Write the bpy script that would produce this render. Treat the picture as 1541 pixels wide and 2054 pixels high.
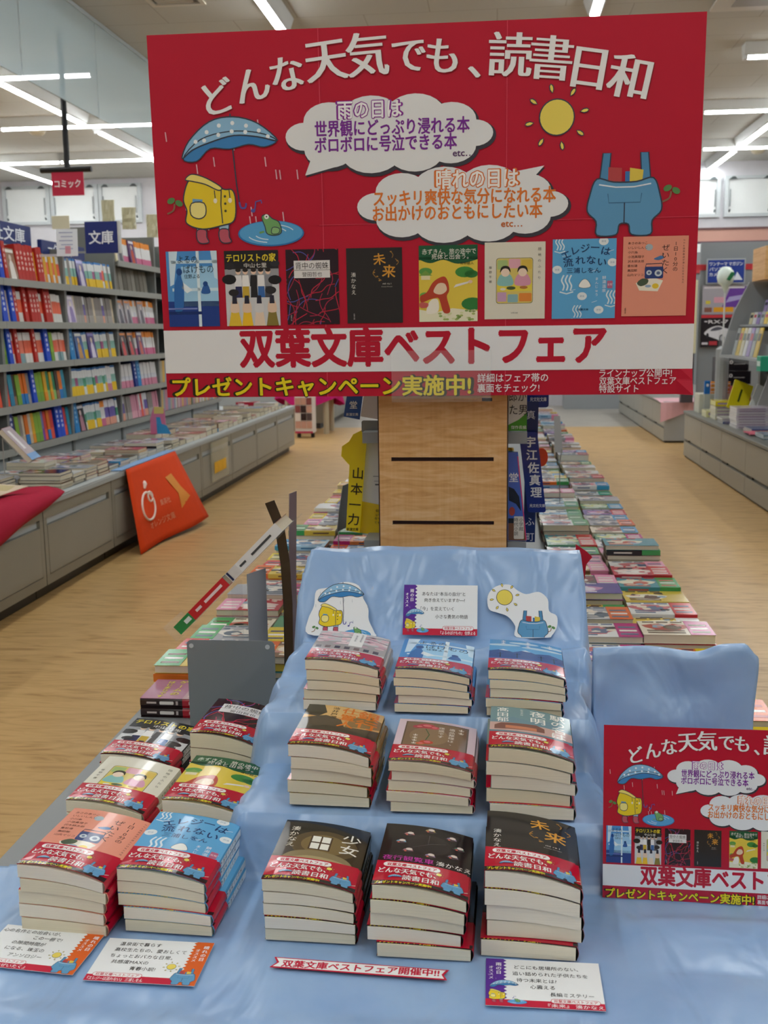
import bpy, math, random
import numpy as np
from mathutils import Vector, Matrix, noise
from mathutils.geometry import tessellate_polygon

# ------------------------------------------------------------------ clear, camera, world, exposure
for _o in list(bpy.data.objects):
    bpy.data.objects.remove(_o)
SC = bpy.context.scene
COL = SC.collection
PI = math.pi
random.seed(7)

CAM_H = 1.05
F_PX, IMG_W, IMG_H = 2150.0, 1541, 2054
YAW, PITCH, ROLL = math.radians(6.0), math.radians(9.6), math.radians(0.75)


def make_camera():
    fwd = Vector((-math.sin(YAW) * math.cos(PITCH), math.cos(YAW) * math.cos(PITCH), -math.sin(PITCH)))
    right = Vector((math.cos(YAW), math.sin(YAW), 0))
    up = right.cross(fwd)
    r = right * math.cos(ROLL) - up * math.sin(ROLL)
    u = up * math.cos(ROLL) + right * math.sin(ROLL)
    cd = bpy.data.cameras.new('camera')
    cd.sensor_fit = 'VERTICAL'
    cd.sensor_height = 36.0
    cd.lens = 36.0 * F_PX / IMG_H
    cd.clip_start = 0.02
    cd.clip_end = 100
    cd.dof.use_dof = True
    cd.dof.focus_distance = 1.5
    cd.dof.aperture_fstop = 13.0
    co = bpy.data.objects.new('camera', cd)
    COL.objects.link(co)
    co.matrix_world = Matrix(((r.x, u.x, -fwd.x, 0), (r.y, u.y, -fwd.y, 0), (r.z, u.z, -fwd.z, CAM_H), (0, 0, 0, 1)))
    SC.camera = co


make_camera()

WORLD = bpy.data.worlds.new('world')
SC.world = WORLD
WORLD.use_nodes = True
WORLD.node_tree.nodes['Background'].inputs[0].default_value = (0.9, 0.95, 1.0, 1)
WORLD.node_tree.nodes['Background'].inputs[1].default_value = 0.35
SC.view_settings.view_transform = 'Standard'
SC.view_settings.look = 'None'
SC.view_settings.gamma = 1.0
SC.view_settings.use_curve_mapping = False
SC.view_settings.exposure = 1.0
TUBE_STRENGTH = 17.0
SC.cycles.max_bounces = 6
SC.cycles.diffuse_bounces = 3
SC.cycles.glossy_bounces = 2
SC.cycles.transmission_bounces = 2
SC.cycles.transparent_max_bounces = 6
SC.cycles.caustics_reflective = False
SC.cycles.caustics_refractive = False
SC.cycles.use_adaptive_sampling = True
SC.cycles.adaptive_threshold = 0.08
SC.cycles.use_light_tree = False


# ------------------------------------------------------------------ colours and materials
def lin(c):
    c = c / 255.0
    return c / 12.92 if c <= 0.04045 else ((c + 0.055) / 1.055) ** 2.4


_hex = {}


def C(h):
    if isinstance(h, tuple):
        return h
    if h not in _hex:
        s = h.lstrip('#')
        _hex[h] = (lin(int(s[0:2], 16)), lin(int(s[2:4], 16)), lin(int(s[4:6], 16)))
    return _hex[h]


def mat(name):
    m = bpy.data.materials.new(name)
    m.use_nodes = True
    nt = m.node_tree
    b = nt.nodes['Principled BSDF']
    return m, nt, b


def setp(b, **kw):
    names = {'rough': 'Roughness', 'metal': 'Metallic', 'spec': 'Specular IOR Level', 'coat': 'Coat Weight', 'coat_rough': 'Coat Roughness',
             'trans': 'Transmission Weight', 'ior': 'IOR', 'sheen': 'Sheen Weight', 'alpha': 'Alpha', 'aniso': 'Anisotropic'}
    for k, v in kw.items():
        b.inputs[names[k]].default_value = v


def attr_mat(name, rough, spec=0.4, coat=0.0, vary=0.05, scale=30.0, bump=0.0, metal=0.0):
    """colour from the mesh's own Col attribute, with a fine procedural variation and relief"""
    m, nt, b = mat(name)
    a = nt.nodes.new('ShaderNodeVertexColor')
    a.layer_name = 'Col'
    tc = nt.nodes.new('ShaderNodeTexCoord')
    n = nt.nodes.new('ShaderNodeTexNoise')
    n.inputs['Scale'].default_value = scale
    n.inputs['Detail'].default_value = 3
    nt.links.new(tc.outputs['Object'], n.inputs['Vector'])
    mr = nt.nodes.new('ShaderNodeMapRange')
    mr.inputs['To Min'].default_value = 1 - vary
    mr.inputs['To Max'].default_value = 1 + vary
    nt.links.new(n.outputs['Fac'], mr.inputs['Value'])
    mx = nt.nodes.new('ShaderNodeVectorMath')
    mx.operation = 'SCALE'
    nt.links.new(a.outputs['Color'], mx.inputs[0])
    nt.links.new(mr.outputs['Result'], mx.inputs['Scale'])
    nt.links.new(mx.outputs['Vector'], b.inputs['Base Color'])
    if bump:
        bp = nt.nodes.new('ShaderNodeBump')
        bp.inputs['Strength'].default_value = bump
        bp.inputs['Distance'].default_value = 0.001
        nt.links.new(n.outputs['Fac'], bp.inputs['Height'])
        nt.links.new(bp.outputs['Normal'], b.inputs['Normal'])
    setp(b, rough=rough, spec=spec, coat=coat, coat_rough=0.12, metal=metal)
    return m


M_INK = attr_mat('printed_paper', 0.55, 0.3, vary=0.03, scale=12)
M_GLOSS = attr_mat('glossy_cover', 0.15, 0.5, vary=0.02, scale=8)
M_PAINT = attr_mat('painted_surface', 0.45, 0.4, vary=0.04, scale=6)
M_METAL = attr_mat('painted_steel', 0.42, 0.5, vary=0.03, scale=10)
M_CLOTH = attr_mat('woven_cloth', 0.8, 0.2, vary=0.06, scale=40, bump=0.2)


def pages_mat():
    m, nt, b = mat('page_edges')
    a = nt.nodes.new('ShaderNodeVertexColor')
    a.layer_name = 'Col'
    tc = nt.nodes.new('ShaderNodeTexCoord')
    mp = nt.nodes.new('ShaderNodeMapping')
    mp.inputs['Scale'].default_value = (3, 3, 1500)
    n = nt.nodes.new('ShaderNodeTexNoise')
    n.inputs['Scale'].default_value = 1.0
    nt.links.new(tc.outputs['Object'], mp.inputs[0])
    nt.links.new(mp.outputs[0], n.inputs['Vector'])
    mr = nt.nodes.new('ShaderNodeMapRange')
    mr.inputs['To Min'].default_value = 0.86
    mr.inputs['To Max'].default_value = 1.1
    nt.links.new(n.outputs['Fac'], mr.inputs['Value'])
    mx = nt.nodes.new('ShaderNodeVectorMath')
    mx.operation = 'SCALE'
    nt.links.new(a.outputs['Color'], mx.inputs[0])
    nt.links.new(mr.outputs['Result'], mx.inputs['Scale'])
    nt.links.new(mx.outputs['Vector'], b.inputs['Base Color'])
    setp(b, rough=0.8, spec=0.15)
    return m


M_PAGES = pages_mat()


def ramp(nt, stops):
    r = nt.nodes.new('ShaderNodeValToRGB')
    e = r.color_ramp.elements
    while len(e) < len(stops):
        e.new(0.5)
    for k, (p, c) in enumerate(stops):
        e[k].position = p
        e[k].color = (*C(c), 1)
    return r


def noise_mat(name, stops, scale=(1, 1, 1), nscale=5.0, detail=6, rough=0.5, spec=0.4, bump=0.0, distort=0.0):
    m, nt, b = mat(name)
    tc = nt.nodes.new('ShaderNodeTexCoord')
    mp = nt.nodes.new('ShaderNodeMapping')
    mp.inputs['Scale'].default_value = scale
    n = nt.nodes.new('ShaderNodeTexNoise')
    n.inputs['Scale'].default_value = nscale
    n.inputs['Detail'].default_value = detail
    n.inputs['Distortion'].default_value = distort
    nt.links.new(tc.outputs['Object'], mp.inputs[0])
    nt.links.new(mp.outputs[0], n.inputs['Vector'])
    r = ramp(nt, stops)
    nt.links.new(n.outputs['Fac'], r.inputs[0])
    nt.links.new(r.outputs[0], b.inputs['Base Color'])
    if bump:
        bp = nt.nodes.new('ShaderNodeBump')
        bp.inputs['Strength'].default_value = bump
        bp.inputs['Distance'].default_value = 0.002
        nt.links.new(n.outputs['Fac'], bp.inputs['Height'])
        nt.links.new(bp.outputs['Normal'], b.inputs['Normal'])
    setp(b, rough=rough, spec=spec)
    return m


M_FLOOR = noise_mat('oak_vinyl_floor', [(0.3, '#a8804c'), (0.45, '#c29d66'), (0.62, '#cda971'), (0.8, '#b48d57')], (1.8, 11, 1), 2.4, 8, 0.36, 0.4, 0.04, 1.6)
M_TILE = noise_mat('grey_vinyl_floor', [(0.3, '#a09a90'), (0.7, '#b2aca2')], (1, 1, 1), 3.0, 4, 0.35, 0.4)
M_WALL = noise_mat('wall_paper', [(0.3, '#cfcdd2'), (0.7, '#dad8dc')], (1, 1, 1), 4.0, 4, 0.8, 0.2)
M_SATIN = None


def satin_mat():
    m, nt, b = mat('blue_satin')
    tc = nt.nodes.new('ShaderNodeTexCoord')
    n = nt.nodes.new('ShaderNodeTexNoise')
    n.inputs['Scale'].default_value = 14
    n.inputs['Detail'].default_value = 4
    nt.links.new(tc.outputs['Object'], n.inputs['Vector'])
    r = ramp(nt, [(0.3, '#8aaedb'), (0.7, '#97b8e0')])
    nt.links.new(n.outputs['Fac'], r.inputs[0])
    nt.links.new(r.outputs[0], b.inputs['Base Color'])
    w = nt.nodes.new('ShaderNodeTexNoise')
    w.inputs['Scale'].default_value = 7
    w.inputs['Detail'].default_value = 2.5
    w.inputs['Distortion'].default_value = 0.6
    mpw = nt.nodes.new('ShaderNodeMapping')
    mpw.inputs['Rotation'].default_value = (0, 0, 0.5)
    mpw.inputs['Scale'].default_value = (1.6, 0.7, 1.0)
    nt.links.new(tc.outputs['Object'], mpw.inputs[0])
    nt.links.new(mpw.outputs[0], w.inputs['Vector'])
    bp = nt.nodes.new('ShaderNodeBump')
    bp.inputs['Strength'].default_value = 0.55
    bp.inputs['Distance'].default_value = 0.03
    nt.links.new(w.outputs['Fac'], bp.inputs['Height'])
    nt.links.new(bp.outputs['Normal'], b.inputs['Normal'])
    setp(b, rough=0.27, spec=0.8, sheen=0.1)
    return m


M_SATIN = satin_mat()


def ceiling_mat():
    m, nt, b = mat('ceiling_board')
    tc = nt.nodes.new('ShaderNodeTexCoord')
    br = nt.nodes.new('ShaderNodeTexBrick')
    br.inputs['Scale'].default_value = 1.0
    br.inputs['Brick Width'].default_value = 0.91
    br.inputs['Row Height'].default_value = 0.455
    br.inputs['Mortar Size'].default_value = 0.003
    br.inputs['Color1'].default_value = (*C('#c4c2ba'), 1)
    br.inputs['Color2'].default_value = (*C('#c0beb6'), 1)
    br.inputs['Mortar'].default_value = (*C('#a39d92'), 1)
    nt.links.new(tc.outputs['Object'], br.inputs['Vector'])
    nt.links.new(br.outputs['Color'], b.inputs['Base Color'])
    setp(b, rough=0.85, spec=0.2)
    return m


M_CEIL = ceiling_mat()


def panel_wood():
    """pale curly maple veneer: wavy cross figure"""
    m, nt, b = mat('curly_maple')
    tc = nt.nodes.new('ShaderNodeTexCoord')
    mp = nt.nodes.new('ShaderNodeMapping')
    mp.inputs['Rotation'].default_value = (0, math.radians(12), 0)
    mp.inputs['Scale'].default_value = (5, 1, 34)
    n = nt.nodes.new('ShaderNodeTexNoise')
    n.inputs['Scale'].default_value = 2.2
    n.inputs['Detail'].default_value = 5
    n.inputs['Distortion'].default_value = 1.4
    mp2 = nt.nodes.new('ShaderNodeMapping')
    mp2.inputs['Scale'].default_value = (90, 1, 3)
    n2 = nt.nodes.new('ShaderNodeTexNoise')
    n2.inputs['Scale'].default_value = 1.5
    nt.links.new(tc.outputs['Object'], mp.inputs[0])
    nt.links.new(tc.outputs['Object'], mp2.inputs[0])
    nt.links.new(mp.outputs[0], n.inputs['Vector'])
    nt.links.new(mp2.outputs[0], n2.inputs['Vector'])
    ad = nt.nodes.new('ShaderNodeMath')
    ad.operation = 'MULTIPLY_ADD'
    ad.inputs[1].default_value = 0.28
    nt.links.new(n2.outputs['Fac'], ad.inputs[0])
    nt.links.new(n.outputs['Fac'], ad.inputs[2])
    r = ramp(nt, [(0.40, '#cb9559'), (0.62, '#dcaa6e'), (0.85, '#e6bd88')])
    nt.links.new(ad.outputs[0], r.inputs[0])
    nt.links.new(r.outputs[0], b.inputs['Base Color'])
    setp(b, rough=0.4, spec=0.4)
    return m


M_PANEL = panel_wood()


def clear_mat(name, tint, alpha, rough=0.05):
    m, nt, b = mat(name)
    n = nt.nodes.new('ShaderNodeTexNoise')
    n.inputs['Scale'].default_value = 3
    r = ramp(nt, [(0.3, tint), (0.7, tint)])
    nt.links.new(n.outputs['Fac'], r.inputs[0])
    nt.links.new(r.outputs[0], b.inputs['Base Color'])
    setp(b, rough=rough, spec=0.5, alpha=alpha)
    return m


M_ACRYL = clear_mat('clear_acrylic', '#e8eef0', 0.07)
M_SMOKE = clear_mat('smoke_glass', '#b9cbd2', 0.5, 0.1)
M_POUCH = clear_mat('clear_pouch', '#cfcbb4', 0.35, 0.2)


def emit_mat(name, col, s):
    m, nt, b = mat(name)
    b.inputs['Base Color'].default_value = (0.9, 0.9, 0.9, 1)
    b.inputs['Emission Color'].default_value = (*col, 1)
    b.inputs['Emission Strength'].default_value = s
    return m


M_TUBE = emit_mat('tube_glow', (0.95, 0.99, 1.0), TUBE_STRENGTH)


def steel_mat():
    m, nt, b = mat('brushed_steel')
    tc = nt.nodes.new('ShaderNodeTexCoord')
    n = nt.nodes.new('ShaderNodeTexNoise')
    n.inputs['Scale'].default_value = 25
    nt.links.new(tc.outputs['Object'], n.inputs['Vector'])
    r = ramp(nt, [(0.3, '#8d9096'), (0.7, '#a2a5aa')])
    nt.links.new(n.outputs['Fac'], r.inputs[0])
    nt.links.new(r.outputs[0], b.inputs['Base Color'])
    setp(b, rough=0.16, metal=1.0)
    return m


M_STEEL = steel_mat()


# ------------------------------------------------------------------ mesh builder
class MB:
    def __init__(self):
        self.v, self.f, self.c, self.m = [], [], [], []
        self.M = None

    def _add(self, pts):
        i = len(self.v)
        if self.M is not None:
            pts = [tuple(self.M @ Vector(p)) for p in pts]
        self.v.extend(tuple(p) for p in pts)
        return i

    def face(self, pts, col, m=0):
        i = self._add(pts)
        self.f.append(tuple(range(i, i + len(pts))))
        self.c.append(C(col))
        self.m.append(m)

    def faces(self, pts, idx, col, m=0):
        i = self._add(pts)
        c = C(col)
        for t in idx:
            self.f.append(tuple(i + k for k in t))
            self.c.append(c)
            self.m.append(m)

    def box(self, x0, y0, z0, x1, y1, z1, col, m=0):
        p = [(x0, y0, z0), (x1, y0, z0), (x1, y1, z0), (x0, y1, z0), (x0, y0, z1), (x1, y0, z1), (x1, y1, z1), (x0, y1, z1)]
        self.faces(p, [(3, 2, 1, 0), (4, 5, 6, 7), (0, 1, 5, 4), (1, 2, 6, 5), (2, 3, 7, 6), (3, 0, 4, 7)], col, m)
        return self

    def bbox(self, x0, y0, z0, x1, y1, z1, b, col, m=0):
        """box with its four vertical edges and top rim chamfered by b"""
        o = [(x0 + b, y0), (x1 - b, y0), (x1, y0 + b), (x1, y1 - b), (x1 - b, y1), (x0 + b, y1), (x0, y1 - b), (x0, y0 + b)]
        i_ = [(min(max(x, x0 + b), x1 - b), min(max(y, y0 + b), y1 - b)) for x, y in o]
        p = [(x, y, z0) for x, y in o] + [(x, y, z1 - b) for x, y in o] + [(x, y, z1) for x, y in i_]
        idx = [tuple(range(7, -1, -1)), tuple(range(16, 24))]
        for k in range(8):
            j = (k + 1) % 8
            idx += [(k, j, 8 + j, 8 + k), (8 + k, 8 + j, 16 + j, 16 + k)]
        self.faces(p, idx, col, m)
        return self

    def prism(self, poly, z0, z1, col, m=0):
        """2-D outline (x, y) extruded along z"""
        n = len(poly)
        p = [(x, y, z0) for x, y in poly] + [(x, y, z1) for x, y in poly]
        tri = tessellate_polygon([[Vector((x, y, 0)) for x, y in poly]])
        idx = [(t[2], t[1], t[0]) for t in tri] + [(t[0] + n, t[1] + n, t[2] + n) for t in tri]
        idx += [(k, (k + 1) % n, n + (k + 1) % n, n + k) for k in range(n)]
        self.faces(p, idx, col, m)
        return self

    def prism_y(self, poly, y0, y1, col, m=0):
        """outline in (x, z) extruded along y"""
        old = self.M
        self.M = (old or Matrix.Identity(4)) @ Matrix(((1, 0, 0, 0), (0, 0, -1, 0), (0, 1, 0, 0), (0, 0, 0, 1)))
        self.prism(poly, -y1, -y0, col, m)
        self.M = old
        return self

    def prism_x(self, poly, x0, x1, col, m=0):
        """outline in (y, z) extruded along x"""
        old = self.M
        self.M = (old or Matrix.Identity(4)) @ Matrix(((0, 0, 1, 0), (1, 0, 0, 0), (0, 1, 0, 0), (0, 0, 0, 1)))
        self.prism(poly, x0, x1, col, m)
        self.M = old
        return self

    def tube(self, pts, r, col, n=10, m=0, caps=True):
        pts = [Vector(p) for p in pts]
        rr = r if isinstance(r, (list, tuple)) else [r] * len(pts)
        rings = []
        for k, p in enumerate(pts):
            d = (pts[min(k + 1, len(pts) - 1)] - pts[max(k - 1, 0)]).normalized()
            a = d.orthogonal().normalized() if k == 0 else (a - d * a.dot(d)).normalized()
            b = d.cross(a)
            rings.append([p + (a * math.cos(t) + b * math.sin(t)) * rr[k] for t in [2 * PI * j / n for j in range(n)]])
        v = [q for ring in rings for q in ring]
        idx = []
        for k in range(len(pts) - 1):
            for j in range(n):
                idx.append((k * n + j, k * n + (j + 1) % n, (k + 1) * n + (j + 1) % n, (k + 1) * n + j))
        if caps:
            idx += [tuple(range(n - 1, -1, -1)), tuple((len(pts) - 1) * n + j for j in range(n))]
        self.faces(v, idx, col, m)
        return self

    def lathe(self, prof, col, n=16, m=0):
        v = [(r * math.cos(2 * PI * j / n), r * math.sin(2 * PI * j / n), z) for r, z in prof for j in range(n)]
        idx = []
        for k in range(len(prof) - 1):
            for j in range(n):
                idx.append((k * n + j, k * n + (j + 1) % n, (k + 1) * n + (j + 1) % n, (k + 1) * n + j))
        self.faces(v, idx, col, m)
        return self

    def sheet(self, grid, col, m=0, th=0.0008):
        """grid of points (rows) -> a sheet with real thickness along its normals"""
        R_, Cn = len(grid), len(grid[0])
        P = np.array([[tuple(p) for p in row] for row in grid], float)
        du = np.gradient(P, axis=1)
        dv = np.gradient(P, axis=0)
        N = np.cross(du, dv)
        N /= np.maximum(np.linalg.norm(N, axis=2, keepdims=True), 1e-9)
        Q = P - N * th
        pts = [tuple(p) for p in P.reshape(-1, 3)] + [tuple(p) for p in Q.reshape(-1, 3)]
        o = R_ * Cn
        i = self._add(pts)
        fcol = col if callable(col) else None
        for r in range(R_ - 1):
            for c in range(Cn - 1):
                a = r * Cn + c
                cc = C(fcol(r / (R_ - 1), c / (Cn - 1))) if fcol else C(col)
                for q in ((a, a + 1, a + Cn + 1, a + Cn), (o + a + Cn, o + a + Cn + 1, o + a + 1, o + a)):
                    self.f.append(tuple(i + k for k in q))
                    self.c.append(cc)
                    self.m.append(m)
        rim = [r * Cn for r in range(R_)] + [(R_ - 1) * Cn + c for c in range(1, Cn)] + [r * Cn + Cn - 1 for r in range(R_ - 2, -1, -1)] + [c for c in range(Cn - 2, 0, -1)]
        cc = C(fcol(0, 0)) if fcol else C(col)
        for k in range(len(rim)):
            a, b = rim[k], rim[(k + 1) % len(rim)]
            self.f.append((i + a, i + b, i + o + b, i + o + a))
            self.c.append(cc)
            self.m.append(m)
        return self

    def mesh(self, name, mats, smooth=False):
        me = bpy.data.meshes.new(name)
        me.from_pydata(self.v, [], self.f)
        at = me.color_attributes.new('Col', 'FLOAT_COLOR', 'CORNER')
        n = np.fromiter((len(f) for f in self.f), int, len(self.f))
        ca = np.ones((len(self.c), 4), np.float32)
        ca[:, :3] = np.array(self.c, np.float32).reshape(-1, 3)
        at.data.foreach_set('color', np.repeat(ca, n, axis=0).ravel())
        for m in (mats if isinstance(mats, (list, tuple)) else [mats]):
            me.materials.append(m)
        if any(self.m):
            me.polygons.foreach_set('material_index', self.m)
        if smooth:
            me.polygons.foreach_set('use_smooth', [True] * len(me.polygons))
        me.update()
        return me

    def build(self, name, mats=None, parent=None, loc=None, rot=None, smooth=False):
        return ob(name, self.mesh(name, mats or M_PAINT, smooth), parent, loc, rot)


def ob(name, data, parent=None, loc=None, rot=None):
    o = bpy.data.objects.new(name, data)
    COL.objects.link(o)
    if loc is not None:
        o.location = loc
    if rot is not None:
        o.rotation_euler = rot
    if parent is not None:
        o.parent = parent
    return o


def tag(o, label=None, cat=None, group=None, kind=None):
    if label:
        o['label'] = label
    if cat:
        o['category'] = cat
    if group:
        o['group'] = group
    if kind:
        o['kind'] = kind
    return o


def thing(name, label, cat, loc=(0, 0, 0), rot=(0, 0, 0), group=None):
    return tag(ob(name, None, None, loc, rot), label, cat, group)


ONES = ['zeroth', 'first', 'second', 'third', 'fourth', 'fifth', 'sixth', 'seventh', 'eighth', 'ninth', 'tenth', 'eleventh', 'twelfth', 'thirteenth', 'fourteenth',
        'fifteenth', 'sixteenth', 'seventeenth', 'eighteenth', 'nineteenth']
TENS = {20: ('twentieth', 'twenty'), 30: ('thirtieth', 'thirty'), 40: ('fortieth', 'forty'), 50: ('fiftieth', 'fifty'), 60: ('sixtieth', 'sixty'), 70: ('seventieth', 'seventy'), 80: ('eightieth', 'eighty')}


def nth(n):
    if n < 20:
        return ONES[n]
    t = n // 10 * 10
    return TENS[t][0] if n == t else TENS[t][1] + '-' + ONES[n - t]


# ------------------------------------------------------------------ flat print (lettering and artwork)
_glyph = {}


def glyphs(s, bold=0.0, res=2):
    k = (s, round(bold, 4), res)
    if k not in _glyph:
        cu = bpy.data.curves.new('lettering', 'FONT')
        cu.body = s
        cu.resolution_u = res
        cu.offset = bold
        cu.fill_mode = 'FRONT'
        o = bpy.data.objects.new('lettering', cu)
        me = bpy.data.meshes.new_from_object(o)
        n = len(me.vertices)
        co = np.zeros(n * 3)
        me.vertices.foreach_get('co', co)
        co = co.reshape(-1, 3)[:, :2]
        me.calc_loop_triangles()
        tr = np.zeros(len(me.loop_triangles) * 3, int)
        me.loop_triangles.foreach_get('vertices', tr)
        bpy.data.meshes.remove(me)
        bpy.data.objects.remove(o)
        bpy.data.curves.remove(cu)
        _glyph[k] = (co, tr.reshape(-1, 3))
    return _glyph[k]


def spline(pts, n=6, closed=True):
    """smooth curve through the points"""
    out = []
    m = len(pts)
    for i in range(m if closed else m - 1):
        p0, p1, p2, p3 = (pts[(i - 1) % m], pts[i], pts[(i + 1) % m], pts[(i + 2) % m]) if closed else (pts[max(i - 1, 0)], pts[i], pts[i + 1], pts[min(i + 2, m - 1)])
        for k in range(n):
            t = k / n
            out.append(tuple(0.5 * (2 * p1[a] + (p2[a] - p0[a]) * t + (2 * p0[a] - 5 * p1[a] + 4 * p2[a] - p3[a]) * t * t + (3 * p1[a] - p0[a] - 3 * p2[a] + p3[a]) * t ** 3) for a in (0, 1)))
    if not closed:
        out.append(tuple(pts[-1]))
    return out


class Print:
    """2-D artwork: coloured triangles with a layer number; y runs up"""

    def __init__(self):
        self.items = []      # (pts Nx2, tris Mx3, colour, layer)

    def poly(self, pts, col, l=1):
        if len(pts) < 3:
            return self
        tri = tessellate_polygon([[Vector((p[0], p[1], 0)) for p in pts]])
        if tri:
            self.items.append((np.array([(p[0], p[1]) for p in pts], float), np.array(tri, int), C(col), l))
        return self

    def rect(self, x0, y0, x1, y1, col, l=1):
        return self.poly([(x0, y0), (x1, y0), (x1, y1), (x0, y1)], col, l)

    def rrect(self, x0, y0, x1, y1, r, col, l=1):
        p = []
        for cx, cy, a in ((x1 - r, y0 + r, -90), (x1 - r, y1 - r, 0), (x0 + r, y1 - r, 90), (x0 + r, y0 + r, 180)):
            for k in range(5):
                t = math.radians(a + 90 * k / 4)
                p.append((cx + r * math.cos(t), cy + r * math.sin(t)))
        return self.poly(p, col, l)

    def ell(self, cx, cy, rx, ry, col, l=1, n=20, rot=0.0):
        c, s = math.cos(rot), math.sin(rot)
        return self.poly([(cx + rx * math.cos(t) * c - ry * math.sin(t) * s, cy + rx * math.cos(t) * s + ry * math.sin(t) * c) for t in [2 * PI * k / n for k in range(n)]], col, l)

    def line(self, pts, w, col, l=2, closed=False):
        n = len(pts)
        P = [Vector((p[0], p[1])) for p in pts]
        L_, R_ = [], []
        for i in range(n):
            a = P[(i - 1) % n] if (closed or i > 0) else P[i]
            b = P[(i + 1) % n] if (closed or i < n - 1) else P[i]
            d = b - a
            d = d.normalized() if d.length > 1e-9 else Vector((1, 0))
            q = Vector((-d.y, d.x)) * w / 2
            L_.append(P[i] + q)
            R_.append(P[i] - q)
        pts2 = np.array([tuple(p) for p in L_ + R_])
        tr = []
        for i in range(n if closed else n - 1):
            j = (i + 1) % n
            tr += [(i, n + i, n + j), (i, n + j, j)]
        self.items.append((pts2, np.array(tr, int), C(col), l))
        return self

    def shape(self, pts, col, out=None, w=1.0, l=1, n=5):
        """smooth closed shape with an outline"""
        p = spline(pts, n)
        self.poly(p, col, l)
        if out:
            self.line(p, w, out, l + 0.5, True)
        return self

    def text(self, s, x, y, h, col, w=None, bold=0.0, anchor='c', l=3, rot=0.0, dup=0.0, res=2, sx=1.0):
        """x, y: centre of the em box ('c') or its start ('l'); h: em height; w: fit to this width; dup thickens upright strokes only"""
        co, tr = glyphs(s, 0.0, res)
        if not len(co):
            return self
        x0, x1 = co[:, 0].min(), co[:, 0].max()
        k = w / ((x1 - x0)) if w else h * sx
        p = np.empty_like(co)
        p[:, 0] = (co[:, 0] - ((x0 + x1) / 2 if anchor == 'c' else x0)) * k
        p[:, 1] = (co[:, 1] - 0.38) * h
        c, s_ = math.cos(rot), math.sin(rot)
        if dup:
            offs = [(-dup, 0), (0, 0), (dup, 0)]
        elif bold:
            nb = 10 if bold > 0.05 else 6
            offs = [(bold * math.cos(2 * PI * k / nb), bold * math.sin(2 * PI * k / nb)) for k in range(nb)] + [(0, 0)] * (bold > 0.03)
        else:
            offs = [(0, 0)]
        for k, d in enumerate(offs):
            q = p + np.array([d[0] * h, d[1] * h])
            self.items.append((np.stack([q[:, 0] * c - q[:, 1] * s_ + x, q[:, 0] * s_ + q[:, 1] * c + y], 1), tr, C(col), l + 0.01 * k))
        return self

    def vtext(self, s, x, y, h, col, step=None, **kw):
        """upright column of characters, the first centred at x, y"""
        step = step or h * 1.02
        for k, ch in enumerate(s):
            if ch.strip():
                if ch == 'ー':
                    self.text('|', x, y - k * step, h * 0.8, col, **kw)
                else:
                    self.text(ch, x, y - k * step, h, col, **kw)
        return self

    def add(self, other, dx, dy, sx, sy=None, l=0, lk=1.0, rot=0.0):
        sy = sx if sy is None else sy
        c, s = math.cos(rot), math.sin(rot)
        for p, t, col, ll in other.items:
            q = np.stack([p[:, 0] * sx, p[:, 1] * sy], 1)
            self.items.append((np.stack([q[:, 0] * c - q[:, 1] * s + dx, q[:, 0] * s + q[:, 1] * c + dy], 1), t, col, l + ll * lk))
        return self

    def clip(self, x0, y0, x1, y1):
        """keep what lies within a rectangle"""
        out = []
        for p, t, col, l in self.items:
            if p[:, 0].min() >= x0 and p[:, 0].max() <= x1 and p[:, 1].min() >= y0 and p[:, 1].max() <= y1:
                out.append((p, t, col, l))
                continue
            V, T = [], []
            for tri in t:
                poly = [tuple(p[k]) for k in tri]
                for ax, lim, sg in ((0, x0, 1), (0, x1, -1), (1, y0, 1), (1, y1, -1)):
                    poly = _half(poly, ax, lim, sg)
                    if len(poly) < 3:
                        break
                if len(poly) >= 3:
                    b = len(V)
                    V += poly
                    T += [(b, b + k, b + k + 1) for k in range(1, len(poly) - 1)]
            if T:
                out.append((np.array(V), np.array(T, int), col, l))
        self.items = out
        return self

    def sliced(self, xs, ys=None):
        """split the triangles along the upright lines xs (and level lines ys) so that the print can bend"""
        q = Print()
        if ys:
            t = Print()
            t.items = [(p[:, ::-1], a, c, l) for p, a, c, l in self.items]
            t = t.sliced(ys)
            q.items = [(p[:, ::-1], a, c, l) for p, a, c, l in t.items]
            return q.sliced(xs)
        for p, t, col, l in self.items:
            V, T = [], []
            for tri in t:
                poly0 = [tuple(p[k]) for k in tri]
                lo = min(a[0] for a in poly0)
                hi = max(a[0] for a in poly0)
                for a, b in zip([-1e9] + xs, xs + [1e9]):
                    if hi <= a or lo >= b:
                        continue
                    poly = poly0
                    if lo < a:
                        poly = _half(poly, 0, a, 1)
                    if hi > b:
                        poly = _half(poly, 0, b, -1)
                    if len(poly) >= 3:
                        k0 = len(V)
                        V += poly
                        T += [(k0, k0 + k, k0 + k + 1) for k in range(1, len(poly) - 1)]
            if T:
                q.items.append((np.array(V), np.array(T, int), col, l))
        return q

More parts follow.
